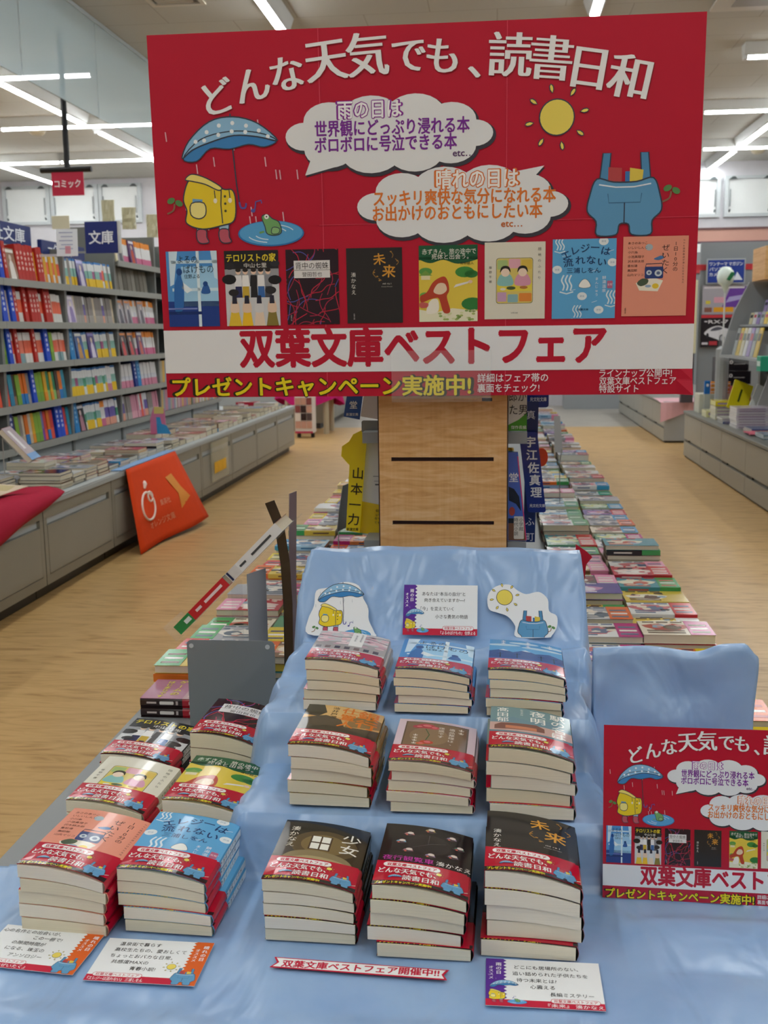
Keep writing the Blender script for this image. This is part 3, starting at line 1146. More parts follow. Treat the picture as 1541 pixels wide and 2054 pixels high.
bs = thing('category_sign', 'square navy sign with two white kanji standing out from the bookcase', 'sign', (-2.115, 5.75, 1.565))
MB().bbox(-0.09, -0.004, -0.083, 0.09, 0.006, 0.083, 0.002, '#1d2c72').build('board', M_PAINT, bs)
MB().bbox(0.0905, -0.004, -0.083, 0.104, 0.02, 0.085, 0.002, '#c9cac6').build('side_frame', M_METAL, bs)
MB().box(-0.16, 0.0065, -0.08, 0.09, 0.02, -0.07, '#9a9c98').build('bracket', M_METAL, bs)
pr = Print().text('文庫', 0, 0, 0.075, '#f2f4fa', w=0.135, bold=0.018)
ob('lettering', pr.mesh('lettering', plane='xz'), bs, (0, -0.006, 0.0))

wc = thing('notice_card', 'white notice card with faint print standing on the bookcase', 'card', (-2.17, 5.4, 1.445), (math.radians(-4), 0, math.radians(4)))
MB().box(-0.054, 0, 0, 0.054, 0.003, 0.135, '#e6eaee').build('card', M_INK, wc)
MB().box(-0.16, 0.0035, 0.0, 0.03, 0.01, 0.012, '#c8ccd0').build('clip_arm', M_METAL, wc)
pr = Print()
for k in range(5):
    pr.rect(-0.04 + 0.01 * (k % 2), 0.115 - 0.02 * k, 0.03, 0.119 - 0.02 * k, '#9aa2c0')
pr.rect(-0.01, 0.012, 0.018, 0.05, '#d99aa6')
ob('printing', pr.mesh('printing', plane='xz'), wc, (0, -0.001, 0))
cc = thing('notice_card', 'small cream card above the white notice card', 'card', (-2.235, 5.5, 1.50))
MB().box(-0.048, 0, 0.09, 0.045, 0.003, 0.155, '#d9d2b4').tube([(0, 0.006, 0), (0, 0.006, 0.1)], 0.003, '#b0aa94', 6).build('card', M_INK, cc)
for k, (x, y, z0, z1, w) in enumerate(((-2.36, 6.55, 1.70, 1.865, 0.075), (-2.265, 6.65, 1.70, 1.83, 0.085), (-2.31, 7.25, 1.70, 1.85, 0.075), (-2.31, 7.65, 1.70, 1.88, 0.10))):
    t = thing('film_pack', 'crinkled clear pack of pale film on the bookcase top, %s from the near end' % nth(k + 1), 'pack', (x, y, z0 - 0.008), group='film packs on the bookcase top')
    g = []
    for r in range(7):
        v = r / 6
        g.append([(u * w - w / 2, 0.008 * noise.noise((u * 5, v * 5, k)), v * (z1 - z0)) for u in [c / 6 for c in range(7)]])
    MB().sheet(g, '#cfcaa8', th=0.012).build('film', M_GLOSS, t)


# ------------------------------------------------------------------ paperbacks lying flat
PALS = [('cream', '#e6dcc6', '#b0483c', '#6a5a4a'), ('pink', '#e39ab8', '#f2e6ea', '#c23a78'), ('sky blue', '#9cc4dc', '#f0efe6', '#2f6f9c'), ('violet', '#5a4a9a', '#c88ab8', '#e8e0f0'),
        ('black', '#26242a', '#8a2f3a', '#d8d4cc'), ('white', '#e2e2e0', '#c26a72', '#5a6a8a'), ('green', '#3f8a62', '#d8dca0', '#e8efe2'), ('orange', '#e0782e', '#f2dcc0', '#4a4a6a'),
        ('grey', '#a8aab0', '#e2ddd4', '#5a6a7a'), ('brown', '#7a5a44', '#d8b88a', '#e8dcc8'), ('teal', '#3f8f9c', '#e8e2c8', '#c05a4a'), ('crimson', '#b8283c', '#e8d0c8', '#f0e8e0'), ('yellow', '#d8bc4a', '#f0ead0', '#6a4a3a')]
BANDS = [('white', '#e8e8e4'), ('orange', '#e0641e'), ('magenta', '#b8287a'), ('yellow', '#e0c428'), ('green', '#3fa05a'), ('blue', '#3f9cd0'), ('red', '#c82a32'), ('pink', '#e89ab8')]
flat_cache = {}
PALE = [0, 0, 1, 2, 2, 3, 4, 5, 5, 5, 5, 6, 7, 8, 8, 8, 9, 10, 11, 12]


def flat_parts(pal, band, t, spine, l=0.148, w=0.105, flip=False):
    """meshes of a paperback lying on its back: pages, cover (with printed picture) and belly band; spine toward the viewer or away"""
    key = (pal, band, t, spine, l, w, flip)
    if key in flat_cache:
        return flat_cache[key]
    rnd = random.Random(repr(key))
    _, c0, c1, c2 = PALS[pal]
    s = -1 if flip else 1
    e = 0.0006
    pg = MB().box(0.0015, 0.0015, e, l - 0.0015, w - 0.0015, t - e, rnd.choice(['#d8d0ba', '#ded6c2', '#d2c8ae']))
    cv = MB()
    cv.box(0, 0, 0, l, w, e, c0)
    cv.box(0, 0, t - e, l, w, t, c0)
    sy = (0, 0.0013) if spine else (w - 0.0013, w)
    cv.box(0, sy[0], e, l, sy[1], t - e, c0)
    # the cover picture, in three or four patches, and two lines of title
    z = t + 0.0002
    cx, cy = l * rnd.uniform(0.3, 0.5), w * rnd.uniform(0.35, 0.6)
    cv.prism([(cx + 0.045 * math.cos(a) * (1 + 0.3 * math.sin(3 * a)), cy + 0.032 * math.sin(a)) for a in [2 * PI * k / 12 for k in range(12)]], t, z, c1)
    cv.prism([(cx + 0.012 + 0.02 * math.cos(a), cy + 0.018 * math.sin(a)) for a in [2 * PI * k / 9 for k in range(9)]], t, z + 0.0002, c2)
    for k in range(6):
        ax, ay, ar = rnd.uniform(0.02, l * 0.62), rnd.uniform(0.03, w - 0.015), rnd.uniform(0.005, 0.016)
        hue = rnd.choice((c0, c1, c2, '#2f2c33', '#e9dccb', '#c98f84', '#8fa6b8'))
        cv.prism([(ax + ar * math.cos(a) * rnd.uniform(0.6, 1.3), ay + ar * 0.8 * math.sin(a) * rnd.uniform(0.6, 1.3)) for a in [2 * PI * q / 7 for q in range(7)]], t, z + 0.0002 + 0.00003 * k, hue)
    for k in range(3):
        cv.box(0.01 + 0.03 * k, w - 0.012, t, 0.034 + 0.03 * k, w - 0.006, z + 0.0005, c2)
    for k in range(2):
        cv.box(0.012, 0.012 + 0.016 * k, t, 0.012 + rnd.uniform(0.04, 0.08), 0.02 + 0.016 * k, z + 0.0003, c2)
    bd = None
    if band is not None:
        bc = BANDS[band][1]
        x0, x1 = l * 0.66, l + 0.0002
        bd = MB()
        bd.box(x0, -0.0004, t + 0.0003, x1, w + 0.0004, t + 0.0008, bc)
        if spine:
            bd.box(x0, -0.0006, 0, x1, -0.0002, t + 0.0008, bc)
        for k in range(3):
            bd.box(x0 + 0.006, 0.015 + 0.026 * k, t + 0.0008, x1 - 0.008, 0.026 + 0.026 * k, t + 0.001, '#f4efe8' if k % 2 else c2)
    if spine:
        cv.box(0.02, -0.0003, t * 0.35, 0.07, 0, t * 0.65, c2)
    for m in (pg, cv, bd):
        if m and flip:
            m.v = [(l - x, y, z_) for x, y, z_ in m.v]
            m.f = [tuple(reversed(f)) for f in m.f]
    one = MB()
    for m, mi in ((pg, 1), (cv, 0), (bd, 0)):
        if m:
            i = len(one.v)
            one.v += m.v
            one.f += [tuple(i + q for q in f) for f in m.f]
            one.c += m.c
            one.m += [mi] * len(m.f)
    r = (pg.mesh('pages', M_PAGES), cv.mesh('cover', M_GLOSS), bd.mesh('belly_band', M_GLOSS) if bd else None, one.mesh('paperback', [M_GLOSS, M_PAGES]))
    flat_cache[key] = r
    return r


def flat_book(name, label, x, y, z, rot, pal, band, t, spine, parts, group, l=0.148, w=0.105, flip=False):
    pg, cv, bd, one = flat_parts(pal, band, t, spine, l, w, flip)
    if not parts:
        return tag(ob(name, one, None, (x, y, z), (0, 0, rot)), label, 'book', group)
    e = thing(name, label, 'book', (x, y, z), (0, 0, rot), group)
    ob('pages', pg, e)
    ob('cover', cv, e)
    if bd:
        ob('belly_band', bd, e)
    return e


LEVEL = {1: 'top', 2: 'second', 3: 'third', 4: 'fourth', 5: 'fifth'}


def stack(name, x, y, z, n, where, group, rnd, parts, l=0.148, w=0.105, flip=False, spine_p=0.35, tset=(0.011, 0.014, 0.017), band_p=0.75, pals=None):
    for k in range(n):
        pal = rnd.choice(pals or PALE)
        band = rnd.randrange(len(BANDS)) if rnd.random() < band_p else None
        t = rnd.choice(tset)
        words = PALS[pal][0] + (' paperback with %s band' % BANDS[band][0] if band is not None else ' paperback')
        lvl = n - k
        label = '%s, %s in %s' % (words, {1: 'top'}.get(lvl, nth(lvl) + ' down'), where)
        flat_book(name, label, x + rnd.uniform(-0.004, 0.004), y + rnd.uniform(-0.003, 0.003), z, rnd.uniform(-0.02, 0.02), pal, band, t, rnd.random() < spine_p, parts, group, l, w, flip)
        z += t + 0.0012


# island table that carries the display and the flat books
IZ = 0.366
isl = thing('island_table', 'long grey island table under the blue cloth display and paperback rows', 'table')
MB().bbox(-0.655, 0.82, IZ - 0.03, 0.47, 9.1, IZ, 0.004, '#8b8f90').build('table_top', M_METAL, isl)
MB().box(-0.60, 0.87, 0.06, 0.415, 9.05, IZ - 0.0305, '#8f8f88').build('body', M_METAL, isl)
MB().box(-0.56, 0.91, 0, 0.375, 9.0, 0.0595, '#37352f').build('plinth', M_PAINT, isl)

rnd = random.Random(21)
# side of the island that faces the magazine racks
for row in range(64):
    y = 1.63 + row * 0.1135
    near = y < 3.4
    for ci, x in enumerate((0.312, 0.158)):
        if ci == 1 and y < 1.95:
            continue
        n = rnd.choice((2, 2, 3, 3)) if near else rnd.choice((2, 3)) if y < 5 else rnd.choice((1, 2))
        if row == 12 and ci == 0:
            n = 5
        if y > 4.6:
            n = 1 if ci else n
        stack('flat_paperback', x, y, IZ + 0.001, n, '%s %s stack, rack side' % (nth(row + 1), ('edge', 'inner')[ci]), 'paperbacks lying along the rack side of the island', rnd, near,
              tset=(0.013, 0.016, 0.019) if y < 4.6 else (0.018, 0.03, 0.024))
# side that faces the bookcase
for row in range(26):
    y = 1.80 + row * 0.1135
    near = y < 3.0
    for ci, x in enumerate((-0.645, -0.492)):
        if ci == 1 and y < 2.0:
            continue
        if row == 0:
            continue
        stack('flat_paperback', x, y, IZ + 0.001, rnd.choice((2, 3, 3, 4)) if ci == 0 else rnd.choice((3, 4)), '%s %s stack, bookcase side' % (nth(row + 1), ('edge', 'inner')[ci]), 'paperbacks lying along the bookcase side of the island', rnd, near, flip=True, tset=(0.012, 0.015))

# the two black and red spines at the near corner
for k in range(2):
    e = thing('spine_paperback', '%s of two black and red spined paperbacks on the grey island corner' % ('upper', 'lower')[1 - k], 'book', (-0.636, 1.795, IZ + 0.001 + k * 0.0185), group='black and red paperbacks at the island corner')
    MB().box(0.001, 0.002, 0.0008, 0.147, 0.104, 0.0162, '#d8d0ba').build('pages', M_PAGES, e)
    c = MB()
    for x0, x1, col in ((0, 0.078, '#2a1a1c'), (0.078, 0.148, '#b81e30')):
        c.box(x0, 0, 0, x1, 0.105, 0.0007, col)
        c.prism_x([(0.002, 0.0007), (0, 0.004), (0, 0.013), (0.002, 0.0163), (0.0035, 0.0163), (0.0035, 0.0007)], x0, x1, col)
    cv = c.build('cover', M_GLOSS, e)
    top = MB()
    top.box(0, 0, 0.0163, 0.078, 0.105, 0.017, '#b87a96' if k else '#2a1a1c').box(0.078, 0, 0.0163, 0.148, 0.105, 0.0171, '#c8a0a6')
    if k:
        top.prism([(0.085, 0.01), (0.146, 0.015), (0.14, 0.07), (0.1, 0.09), (0.088, 0.06)], 0.0171, 0.0174, '#e2c8c0')
        top.prism([(0.1, 0.02), (0.13, 0.03), (0.12, 0.06), (0.105, 0.05)], 0.0174, 0.0176, '#5a3a4a')
    top.build('front_cover', M_GLOSS, e)
    pr = Print().rrect(0.036, 0.0055, 0.062, 0.0115, 0.0015, '#e8e4e0').rect(0.012, 0.007, 0.03, 0.0105, '#c8bcb8').rect(0.066, 0.005, 0.07, 0.012, '#c8bcb8').rect(0.09, 0.006, 0.096, 0.0115, '#f0c8cc').rect(0.106, 0.006, 0.128, 0.0115, '#f0c8cc')
    if k:
        pr2 = Print().vtext('ゲームの', 0.057, 0.088, 0.018, '#e8d84a', step=0.021, bold=0.02).vtext('はじまりです', 0.034, 0.088, 0.014, '#e8d84a', step=0.0155, bold=0.02)
        ob('title', pr2.mesh('title'), e, (0, 0, 0.0174))
    ob('spine_print', pr.mesh('spine_print', plane='xz'), cv, (0, -0.0002, 0.0))

# ------------------------------------------------------------------ centre shelf of the island (double-sided) with its maple end panel
gon = thing('centre_shelf', 'double-sided centre shelf with a curly maple end panel and dark slots', 'bookshelf', (0, 2.08, 0))
pm = MB()
xs = (-0.2265, 0.0225)
slots = [(0.928, -0.201, -0.003), (0.801, -0.203, -0.003), (0.675, -0.202, -0.002)]
edges = [IZ + 0.001]
for z, _, _ in sorted(slots):
    edges += [z - 0.004, z + 0.004]
edges.append(1.22)
for a, b in zip(edges[::2], edges[1::2]):
    pm.box(xs[0], 0, a, xs[1], 0.02, b, '#d0a068')
for z, x0, x1 in slots:
    pm.box(xs[0], 0, z - 0.004, x0, 0.02, z + 0.004, '#d0a068')
    pm.box(x1, 0, z - 0.004, xs[1], 0.02, z + 0.004, '#d0a068')
pm.build('end_panel', M_PANEL, gon)
for z, x0, x1 in slots:
    MB().box(x0, 0.008, z - 0.004, x1, 0.0195, z + 0.004, '#2c0d10').build('slot', M_PAINT, gon)
for x in (xs[0] - 0.0022, xs[1] + 0.0002):
    MB().box(x, 0.0, IZ + 0.001, x + 0.002, 0.021, 1.22, '#3a1f1a').build('edge_band', M_PAINT, gon)
MB().box(-0.11, 0.021, IZ + 0.001, -0.09, 6.6, 1.2, '#9b9d9a').build('back_panel', M_METAL, gon)
for z in (0.47, 0.63, 0.85, 1.05):
    for sx, (a, b) in (('l', (-0.265, -0.1105)), ('r', (-0.0895, 0.062))):
        MB().box(a, 0.045 if sx == 'l' else 0.03, z - 0.022, b, 6.6, z, '#8d9192').build('shelf_board', M_METAL, gon)


def plate(name, label, outline, y, th, col, texts, parent_rot=(0, 0, 0), cat='divider'):
    """flat divider plate facing the camera: outline in (x, z)"""
    x0 = sum(p[0] for p in outline) / len(outline)
    z0 = min(p[1] for p in outline)
    t = thing(name, label, cat, (x0, y, z0), parent_rot)
    MB().prism_y([(a - x0, b - z0) for a, b in outline], 0, th, col).build('plate', M_GLOSS, t)
    p = Print()
    for f in texts:
        f(p, x0, z0)
    if p.items:
        ob('lettering', p.mesh('lettering', plane='xz', material=M_GLOSS), t, (0, -0.0003, 0))
    return t


def rr(x0, z0, x1, z1, r, lean=0.0):
    p = []
    for cx, cz, a in ((x1 - r, z0 + r, -90), (x1 - r, z1 - r, 0), (x0 + r, z1 - r, 90), (x0 + r, z0 + r, 180)):
        for k in range(4):
            t = math.radians(a + 30 * k)
            p.append((cx + r * math.cos(t) + lean * ((cz + r * math.sin(t)) - z0), cz + r * math.sin(t)))
    return p


YS = [(-0.311, 0.638), (-0.282, 0.633), (-0.264, 0.829), (-0.262, 0.842), (-0.275, 0.848), (-0.292, 0.84), (-0.301, 0.825), (-0.316, 0.815), (-0.318, 0.795), (-0.306, 0.781), (-0.301, 0.776)]
plate('author_divider', 'yellow author divider with black kanji beside the maple panel', YS, 2.19, 0.003, '#e6cf1e',
      [lambda p, x, z: [p.text(ch, xx - x, zz - z, 0.026, '#1c1a14', bold=0.012, rot=-0.07) for ch, xx, zz in zip('山本一力', (-0.2835, -0.287, -0.291, -0.2945), (0.759, 0.726, 0.693, 0.662))],
       lambda p, x, z: p.text('新潮文庫', -0.297 - x, 0.6405 - z, 0.0072, '#1c1a14', w=0.024, bold=0.01)])
# white book page block with yellow band behind the divider
wb = thing('face_out_book', 'white paperback with yellow band tucked behind the yellow divider', 'book', (-0.258, 2.21, 0.631))
MB().prism_y([(-0.026, 0.0), (0.03, -0.008), (0.03, 0.20), (-0.008, 0.20)], 0.0, 0.014, '#dfe1e4').build('cover', M_GLOSS, wb)
MB().prism_y([(-0.0265, -0.001), (0.0305, -0.009), (0.0305, 0.056), (-0.0205, 0.066)], -0.0012, -0.0002, '#e3c51a').build('belly_band', M_GLOSS, wb)
pr = Print()
for k in range(4):
    pr.text(('知らな', 'い作品', '今でなの', 'ても読み')[k], 0.018, 0.046 - 0.0085 * k, 0.0065, '#2a2618')
pr.rect(0.004, 0.118, 0.024, 0.12, '#9aa0a8').rect(0.006, 0.108, 0.022, 0.1095, '#9aa0a8').rect(0.008, 0.1, 0.018, 0.103, '#5a5f68')
ob('printing', pr.mesh('printing', plane='xz'), wb, (0, -0.0014, 0))
plate('author_divider', 'blue author divider with white kanji hanging below the big banner', [(-0.327, 0.868), (-0.292, 0.861), (-0.278, 0.955), (-0.312, 0.955)], 2.3, 0.003, '#1f4c9c',
      [lambda p, x, z: (p.text('欧', -0.301 - x, 0.921 - z, 0.018, '#e8eef8', bold=0.01), p.text('堂', -0.305 - x, 0.893 - z, 0.018, '#e8eef8', bold=0.01), p.text('新潮文庫', -0.308 - x, 0.8725 - z, 0.007, '#e8eef8', w=0.026))])
plate('shelf_card', 'pale lilac card below the big banner beside the blue divider', [(-0.29, 0.868), (-0.236, 0.858), (-0.236, 0.95), (-0.277, 0.95)], 2.302, 0.002, '#cfcbd6', [], cat='card')
plate('shelf_bracket', 'small grey bracket plate beside the maple panel', rr(-0.272, 0.845, -0.236, 0.87, 0.004), 2.17, 0.003, '#7d8284', [], cat='bracket')
plate('author_divider', 'navy author divider with four white kanji beside the maple panel', rr(0.069, 0.668, 0.107, 0.838, 0.005, -0.12), 2.25, 0.003, '#1b2f86',
      [lambda p, x, z: [p.text(ch, xx - x, zz - z, 0.024, '#f2f4fa', bold=0.022) for ch, xx, zz in zip('宇江佐真理', (0.0725, 0.076, 0.0795, 0.083, 0.086), (0.817, 0.79, 0.763, 0.737, 0.711))],
       lambda p, x, z: p.text('光文社文庫', 0.0885 - x, 0.6825 - z, 0.0078, '#e8ecf8', w=0.032, bold=0.01)])
plate('author_divider', 'navy divider tag below the banner lettered in white', rr(0.066, 0.878, 0.117, 0.955, 0.006), 2.4, 0.003, '#1c2f80',
      [lambda p, x, z: p.text('光文社文庫', 0.094 - x, 0.896 - z, 0.01, '#e8ecf8', w=0.036, bold=0.012)])
plate('author_divider', 'navy divider with partial white strokes behind the four-kanji divider', [(0.061, 0.60), (0.085, 0.60), (0.09, 0.90), (0.063, 0.90)], 2.27, 0.003, '#182a66',
      [lambda p, x, z: (p.text('ふ', 0.074 - x, 0.645 - z, 0.02, '#d8dcec'), p.text('町', 0.074 - x, 0.612 - z, 0.02, '#d8dcec'), p.text('真', 0.074 - x, 0.872 - z, 0.02, '#d8dcec'))])
gb = thing('face_out_book', 'white and green paperback peeking from behind the maple panel', 'book', (0.0255, 2.13, 0.8515))
MB().box(0, 0, 0, 0.036, 0.012, 0.105, '#e6e8e4').build('cover', M_GLOSS, gb)
MB().prism_y([(0.0, 0.0), (0.0362, 0.0), (0.0362, 0.036), (0.02, 0.022), (0, 0.012)], -0.0008, -0.0001, '#4a9a2e').build('belly_band', M_GLOSS, gb)
pr = Print().text('郎が', 0.018, 0.068, 0.022, '#1c1c1c', w=0.034).text('た男', 0.019, 0.042, 0.022, '#1c1c1c', w=0.034).text('傑作長編', 0.02, 0.007, 0.008, '#eef4e8', w=0.03)
ob('lettering', pr.mesh('lettering', plane='xz'), gb, (0, -0.001, 0))
cb = thing('face_out_book', 'paperback with a blue and black picture peeking from behind the maple panel', 'book', (0.0255, 2.12, 0.632))
MB().prism_y([(0, 0), (0.038, 0), (0.019, 0.178), (0, 0.178)], 0, 0.012, '#4a68c0').build('cover', M_GLOSS, cb)
pr = Print().poly([(0.001, 0.11), (0.012, 0.105), (0.022, 0.09), (0.026, 0.06), (0.016, 0.075), (0.002, 0.082)], '#1c1e2a').poly([(0.001, 0.046), (0.026, 0.046), (0.03, 0.035), (0.001, 0.03)], '#22242c')
pr.text('堂', 0.011, 0.128, 0.02, '#e6eaf2', bold=0.01).ell(0.008, 0.06, 0.006, 0.009, '#a8443a', 2).poly([(0.001, 0.001), (0.037, 0.001), (0.033, 0.036), (0.001, 0.036)], '#7a5238', 2)
pr.rrect(0.012, 0.004, 0.032, 0.05, 0.002, '#d8d2c8', 3).vtext('小学館', 0.0265, 0.043, 0.009, '#3a3634', l=4).vtext('時代小説', 0.0165, 0.043, 0.009, '#3a3634', l=4)
pr.line([(0.0365, 0.002), (0.0185, 0.17)], 0.0018, '#d83a6a', 3)
ob('artwork', pr.mesh('artwork', plane='xz', material=M_GLOSS), cb, (0, -0.0003, 0))
plate('red_tag', 'round red and orange tag behind the navy divider', [(0.098 + 0.014 * math.cos(a), 0.779 + 0.02 * math.sin(a)) for a in [2 * PI * k / 16 for k in range(16)]], 2.30, 0.002, '#d8401c', [], cat='tag')

# rows of spines on both sides of the centre shelf, seen end on
rnd = random.Random(3)
for side, xf in ((0, -0.245), (1, 0.042)):
    for zi, z in enumerate((0.47, 0.63, 0.85)):
        for k in range(4):
            t, h, cols, fr, d, mk, nm, words, cat = KIND[rnd.choice('owygeartmuk')]
            y = 2.36 + k * 0.034
            o = ob('shelved_book', spine_mesh(0.03, 0.148, cols, fr, 0.105, None), None, (xf if side else xf, y + (0.03 if not side else 0), z + 0.001), (0, 0, 0 if side else PI))
            tag(o, '%s, %s from the panel on the %s tier, %s side' % (words, nth(k + 1), ('lowest', 'middle', 'upper')[zi], ('bookcase', 'rack')[side]), 'book', 'paperbacks on the centre shelf')

# ------------------------------------------------------------------ stacks on the bookcase counter
rnd = random.Random(44)
for row in range(38):
    y = 3.72 + row * 0.1445
    for ci, x in enumerate((-1.998, -2.19)):
        if ci == 0 and 4.8 < y < 5.0:
            n = 1
        n = rnd.choice((3, 4, 5)) if y < 4.6 else rnd.choice((2, 3, 4)) if y < 6 else rnd.choice((1, 2))
        if y < 4.16 and ci == 0:
            continue
        stack('counter_paperback', x, y, 0.4075, n, '%s %s counter stack' % (nth(row + 1), ('front', 'rear')[ci]), 'paperbacks stacked on the drawer counter', rnd, False,
              l=0.182, w=0.128, spine_p=0.12, tset=(0.012, 0.015, 0.018) if y < 6 else (0.022, 0.03), band_p=0.12, pals=[0, 4, 4, 5, 5, 8, 8, 9, 11])

# leaning book on a wire stand
lb = thing('leaning_book', 'glossy paperback tilted on a thin wire stand above the counter', 'book', (-1.985, 4.30, 0.60), (0, math.radians(48), math.radians(8)))
MB().box(-0.086, -0.06, -0.011, 0.086, 0.06, 0.007, '#dcd2bc').build('pages', M_PAGES, lb)
MB().box(-0.088, -0.062, 0.0075, 0.088, 0.062, 0.0085, '#b0a0a8').box(-0.088, -0.062, -0.0125, 0.088, 0.062, -0.0115, '#d8d0c8').box(-0.0895, -0.062, -0.0125, -0.0885, 0.062, 0.0085, '#8a2a34').build('cover', M_GLOSS, lb)
MB().box(0.056, -0.0625, 0.0087, 0.0885, 0.0625, 0.0094, '#4a8fd0').box(-0.07, -0.03, 0.0087, 0.03, 0.0, 0.0091, '#e6e0e4').build('belly_band', M_GLOSS, lb)
ws = thing('wire_stand', 'thin wire stand holding the tilted paperback', 'stand', (-2.05, 4.28, 0.408))
MB().tube([(0, 0, 0), (0, 0, 0.22)], 0.003, '#b0b0aa', 6).tube([(0, 0, 0.22), (0.06, 0.0, 0.16)], 0.0025, '#b0b0aa', 6).lathe([(0, 0.0), (0.03, 0.0), (0.03, 0.004), (0.0, 0.004)], '#b8b8b0', 12).build('wire', M_METAL, ws)
# small standing character-free card and cut-out between the stacks
pc = thing('promo_card', 'pink and blue cardboard stand-up card among the counter stacks', 'card', (-2.0, 6.22, 0.46))
MB().prism_y([(-0.05, 0), (0.06, 0), (0.045, 0.05), (0.04, 0.15), (-0.025, 0.16), (-0.05, 0.09)], 0, 0.003, '#d87fa8').prism_y([(-0.01, 0.0), (0.075, 0.0), (0.05, 0.05), (0.02, 0.06), (0.012, 0.1), (-0.012, 0.1)], -0.002, -0.0002, '#3f9cd8').prism_y([(-0.025, 0.12), (0.035, 0.12), (0.035, 0.158), (-0.022, 0.162)], -0.002, -0.0002, '#dcc87a').build('card', M_INK, pc)

# red cloth with a printed sheet at the near end of the counter
rc = thing('red_cloth', 'crimson cloth folded over the near edge of the drawer counter', 'cloth')
g = []
for r in range(21):
    v = r / 20
    yy = 3.35 + 0.80 * v
    row = []
    for c in range(11):
        u = c / 10
        if u < 0.5:
            row.append((-1.99 + (u / 0.5) * 0.222, yy, 0.44 + 0.022 * math.sin(u * 4) + 0.004 * math.sin(14 * v) - 0.02 * v))
        else:
            q = (u - 0.5) / 0.5
            lim = 0.16 * (1 - v) ** 0.8 + 0.012
            row.append((-1.768 + 0.03 * math.sin(q * PI * 0.8), yy, 0.455 - 0.02 * v - q * lim + 0.006 * math.sin(9 * v + 3 * q)))
    g.append(row)
MB().sheet(g, '#b01c3c', th=0.004).build('drape', M_CLOTH, rc, smooth=True)
ps = thing('printed_sheet', 'orange and white printed sheet lying on the crimson cloth', 'sheet', (-1.90, 3.75, 0.475), (0, 0.06, 0))
MB().box(-0.09, -0.25, 0, 0.09, 0.22, 0.002, '#dcc8b0').prism([(-0.08, -0.2), (0.05, -0.22), (0.08, 0.0), (-0.02, 0.04)], 0.002, 0.003, '#d88a4a').prism([(-0.06, 0.06), (0.07, 0.08), (0.05, 0.19), (-0.05, 0.2)], 0.002, 0.003, '#c8b88a').prism([(0.0, -0.1), (0.06, -0.08), (0.05, 0.02), (0.01, 0.03)], 0.003, 0.0035, '#b84a3a').build('sheet', M_INK, ps)

# orange pennant cloth with logo and the blue strip that holds it
op = thing('orange_banner', 'bright orange cloth banner hanging over the drawer counter front', 'banner')
g = []
for r in range(15):
    v = r / 14
    row = []
    for c in range(13):
        u = c / 12
        yy = 4.955 + (0.80 + 0.10 * v) * u - 0.05 * v
        xx = LX + 0.02 + 0.17 * v * (0.35 + 0.65 * u) + 0.012 * math.sin(8 * u + 2) * v
        zz = 0.408 - (0.405 - 0.03 * u) * v
        row.append((xx, yy, zz))
    g.append(row)
oc = MB().sheet(g, '#e0481a', th=0.002).build('cloth', M_CLOTH, op, smooth=True)
MB().box(LX - 0.15, 4.90, 0.409, LX + 0.018, 5.78, 0.412, '#8fb4e2').build('top_strip', M_INK, op)


def on_flag(u, v, lift=0.004):
    p = Vector((LX + 0.02 + 0.17 * v * (0.35 + 0.65 * u) + 0.012 * math.sin(8 * u + 2) * v, 4.955 + (0.80 + 0.10 * v) * u - 0.05 * v, 0.408 - (0.405 - 0.03 * u) * v))
    return p + Vector((0.9, -0.25, 0.3)).normalized() * lift


lg = MB()
loop = [(0.24 + 0.10 * math.cos(a), 0.52 + 0.17 * math.sin(a)) for a in [2 * PI * k / 28 for k in range(29)]]
lg.tube([on_flag(u, v) for u, v in loop], 0.006, '#f0e2d8', 6)
lg.tube([on_flag(0.30 + 0.035 * math.cos(a), 0.42 + 0.06 * math.sin(a)) for a in [2 * PI * k / 16 for k in range(17)]], 0.005, '#f0e2d8', 6)
lg.tube([on_flag(0.235, 0.30), on_flag(0.25, 0.25), on_flag(0.262, 0.215)], [0.006, 0.014, 0.006], '#f0e2d8', 8)
lg.build('logo', M_PAINT, op)
lt = MB()
fp = Print().text('集英社', 0.49, -0.55, 0.085, '#e89a78', w=0.14).text('オレンジ文庫', 0.38, -0.76, 0.095, '#ec9a72', w=0.34)
for p, t, col, l in fp.items:
    lt.faces([tuple(on_flag(a, -b, 0.0045)) for a, b in p], [tuple(k) for k in t], col)
lt.build('lettering', M_PAINT, op)
pt = MB()
pt.faces([tuple(on_flag(a, b, 0.0045)) for a, b in ((0.60, 0.27), (0.72, 0.25), (0.78, 0.45), (0.86, 0.62), (0.66, 0.72), (0.70, 0.52))], [(0, 1, 2), (0, 2, 5), (5, 2, 3), (5, 3, 4)], '#e8922a')
pt.build('yellow_patch', M_PAINT, op)

pouch = thing('leaflet_pouch', 'clear hanging pouch with yellow leaflets on a drawer front', 'pouch', (LX + 0.008, 6.55, 0.12))
MB().box(0, 0, 0, 0.008, 0.42, 0.25, '#cfcbb4').build('film', M_POUCH, pouch)
for k in range(3):
    MB().box(0.0085, 0.05 + 0.1 * k, 0.05, 0.0105, 0.14 + 0.1 * k, 0.12, '#e8b020').build('leaflet', M_INK, pouch)

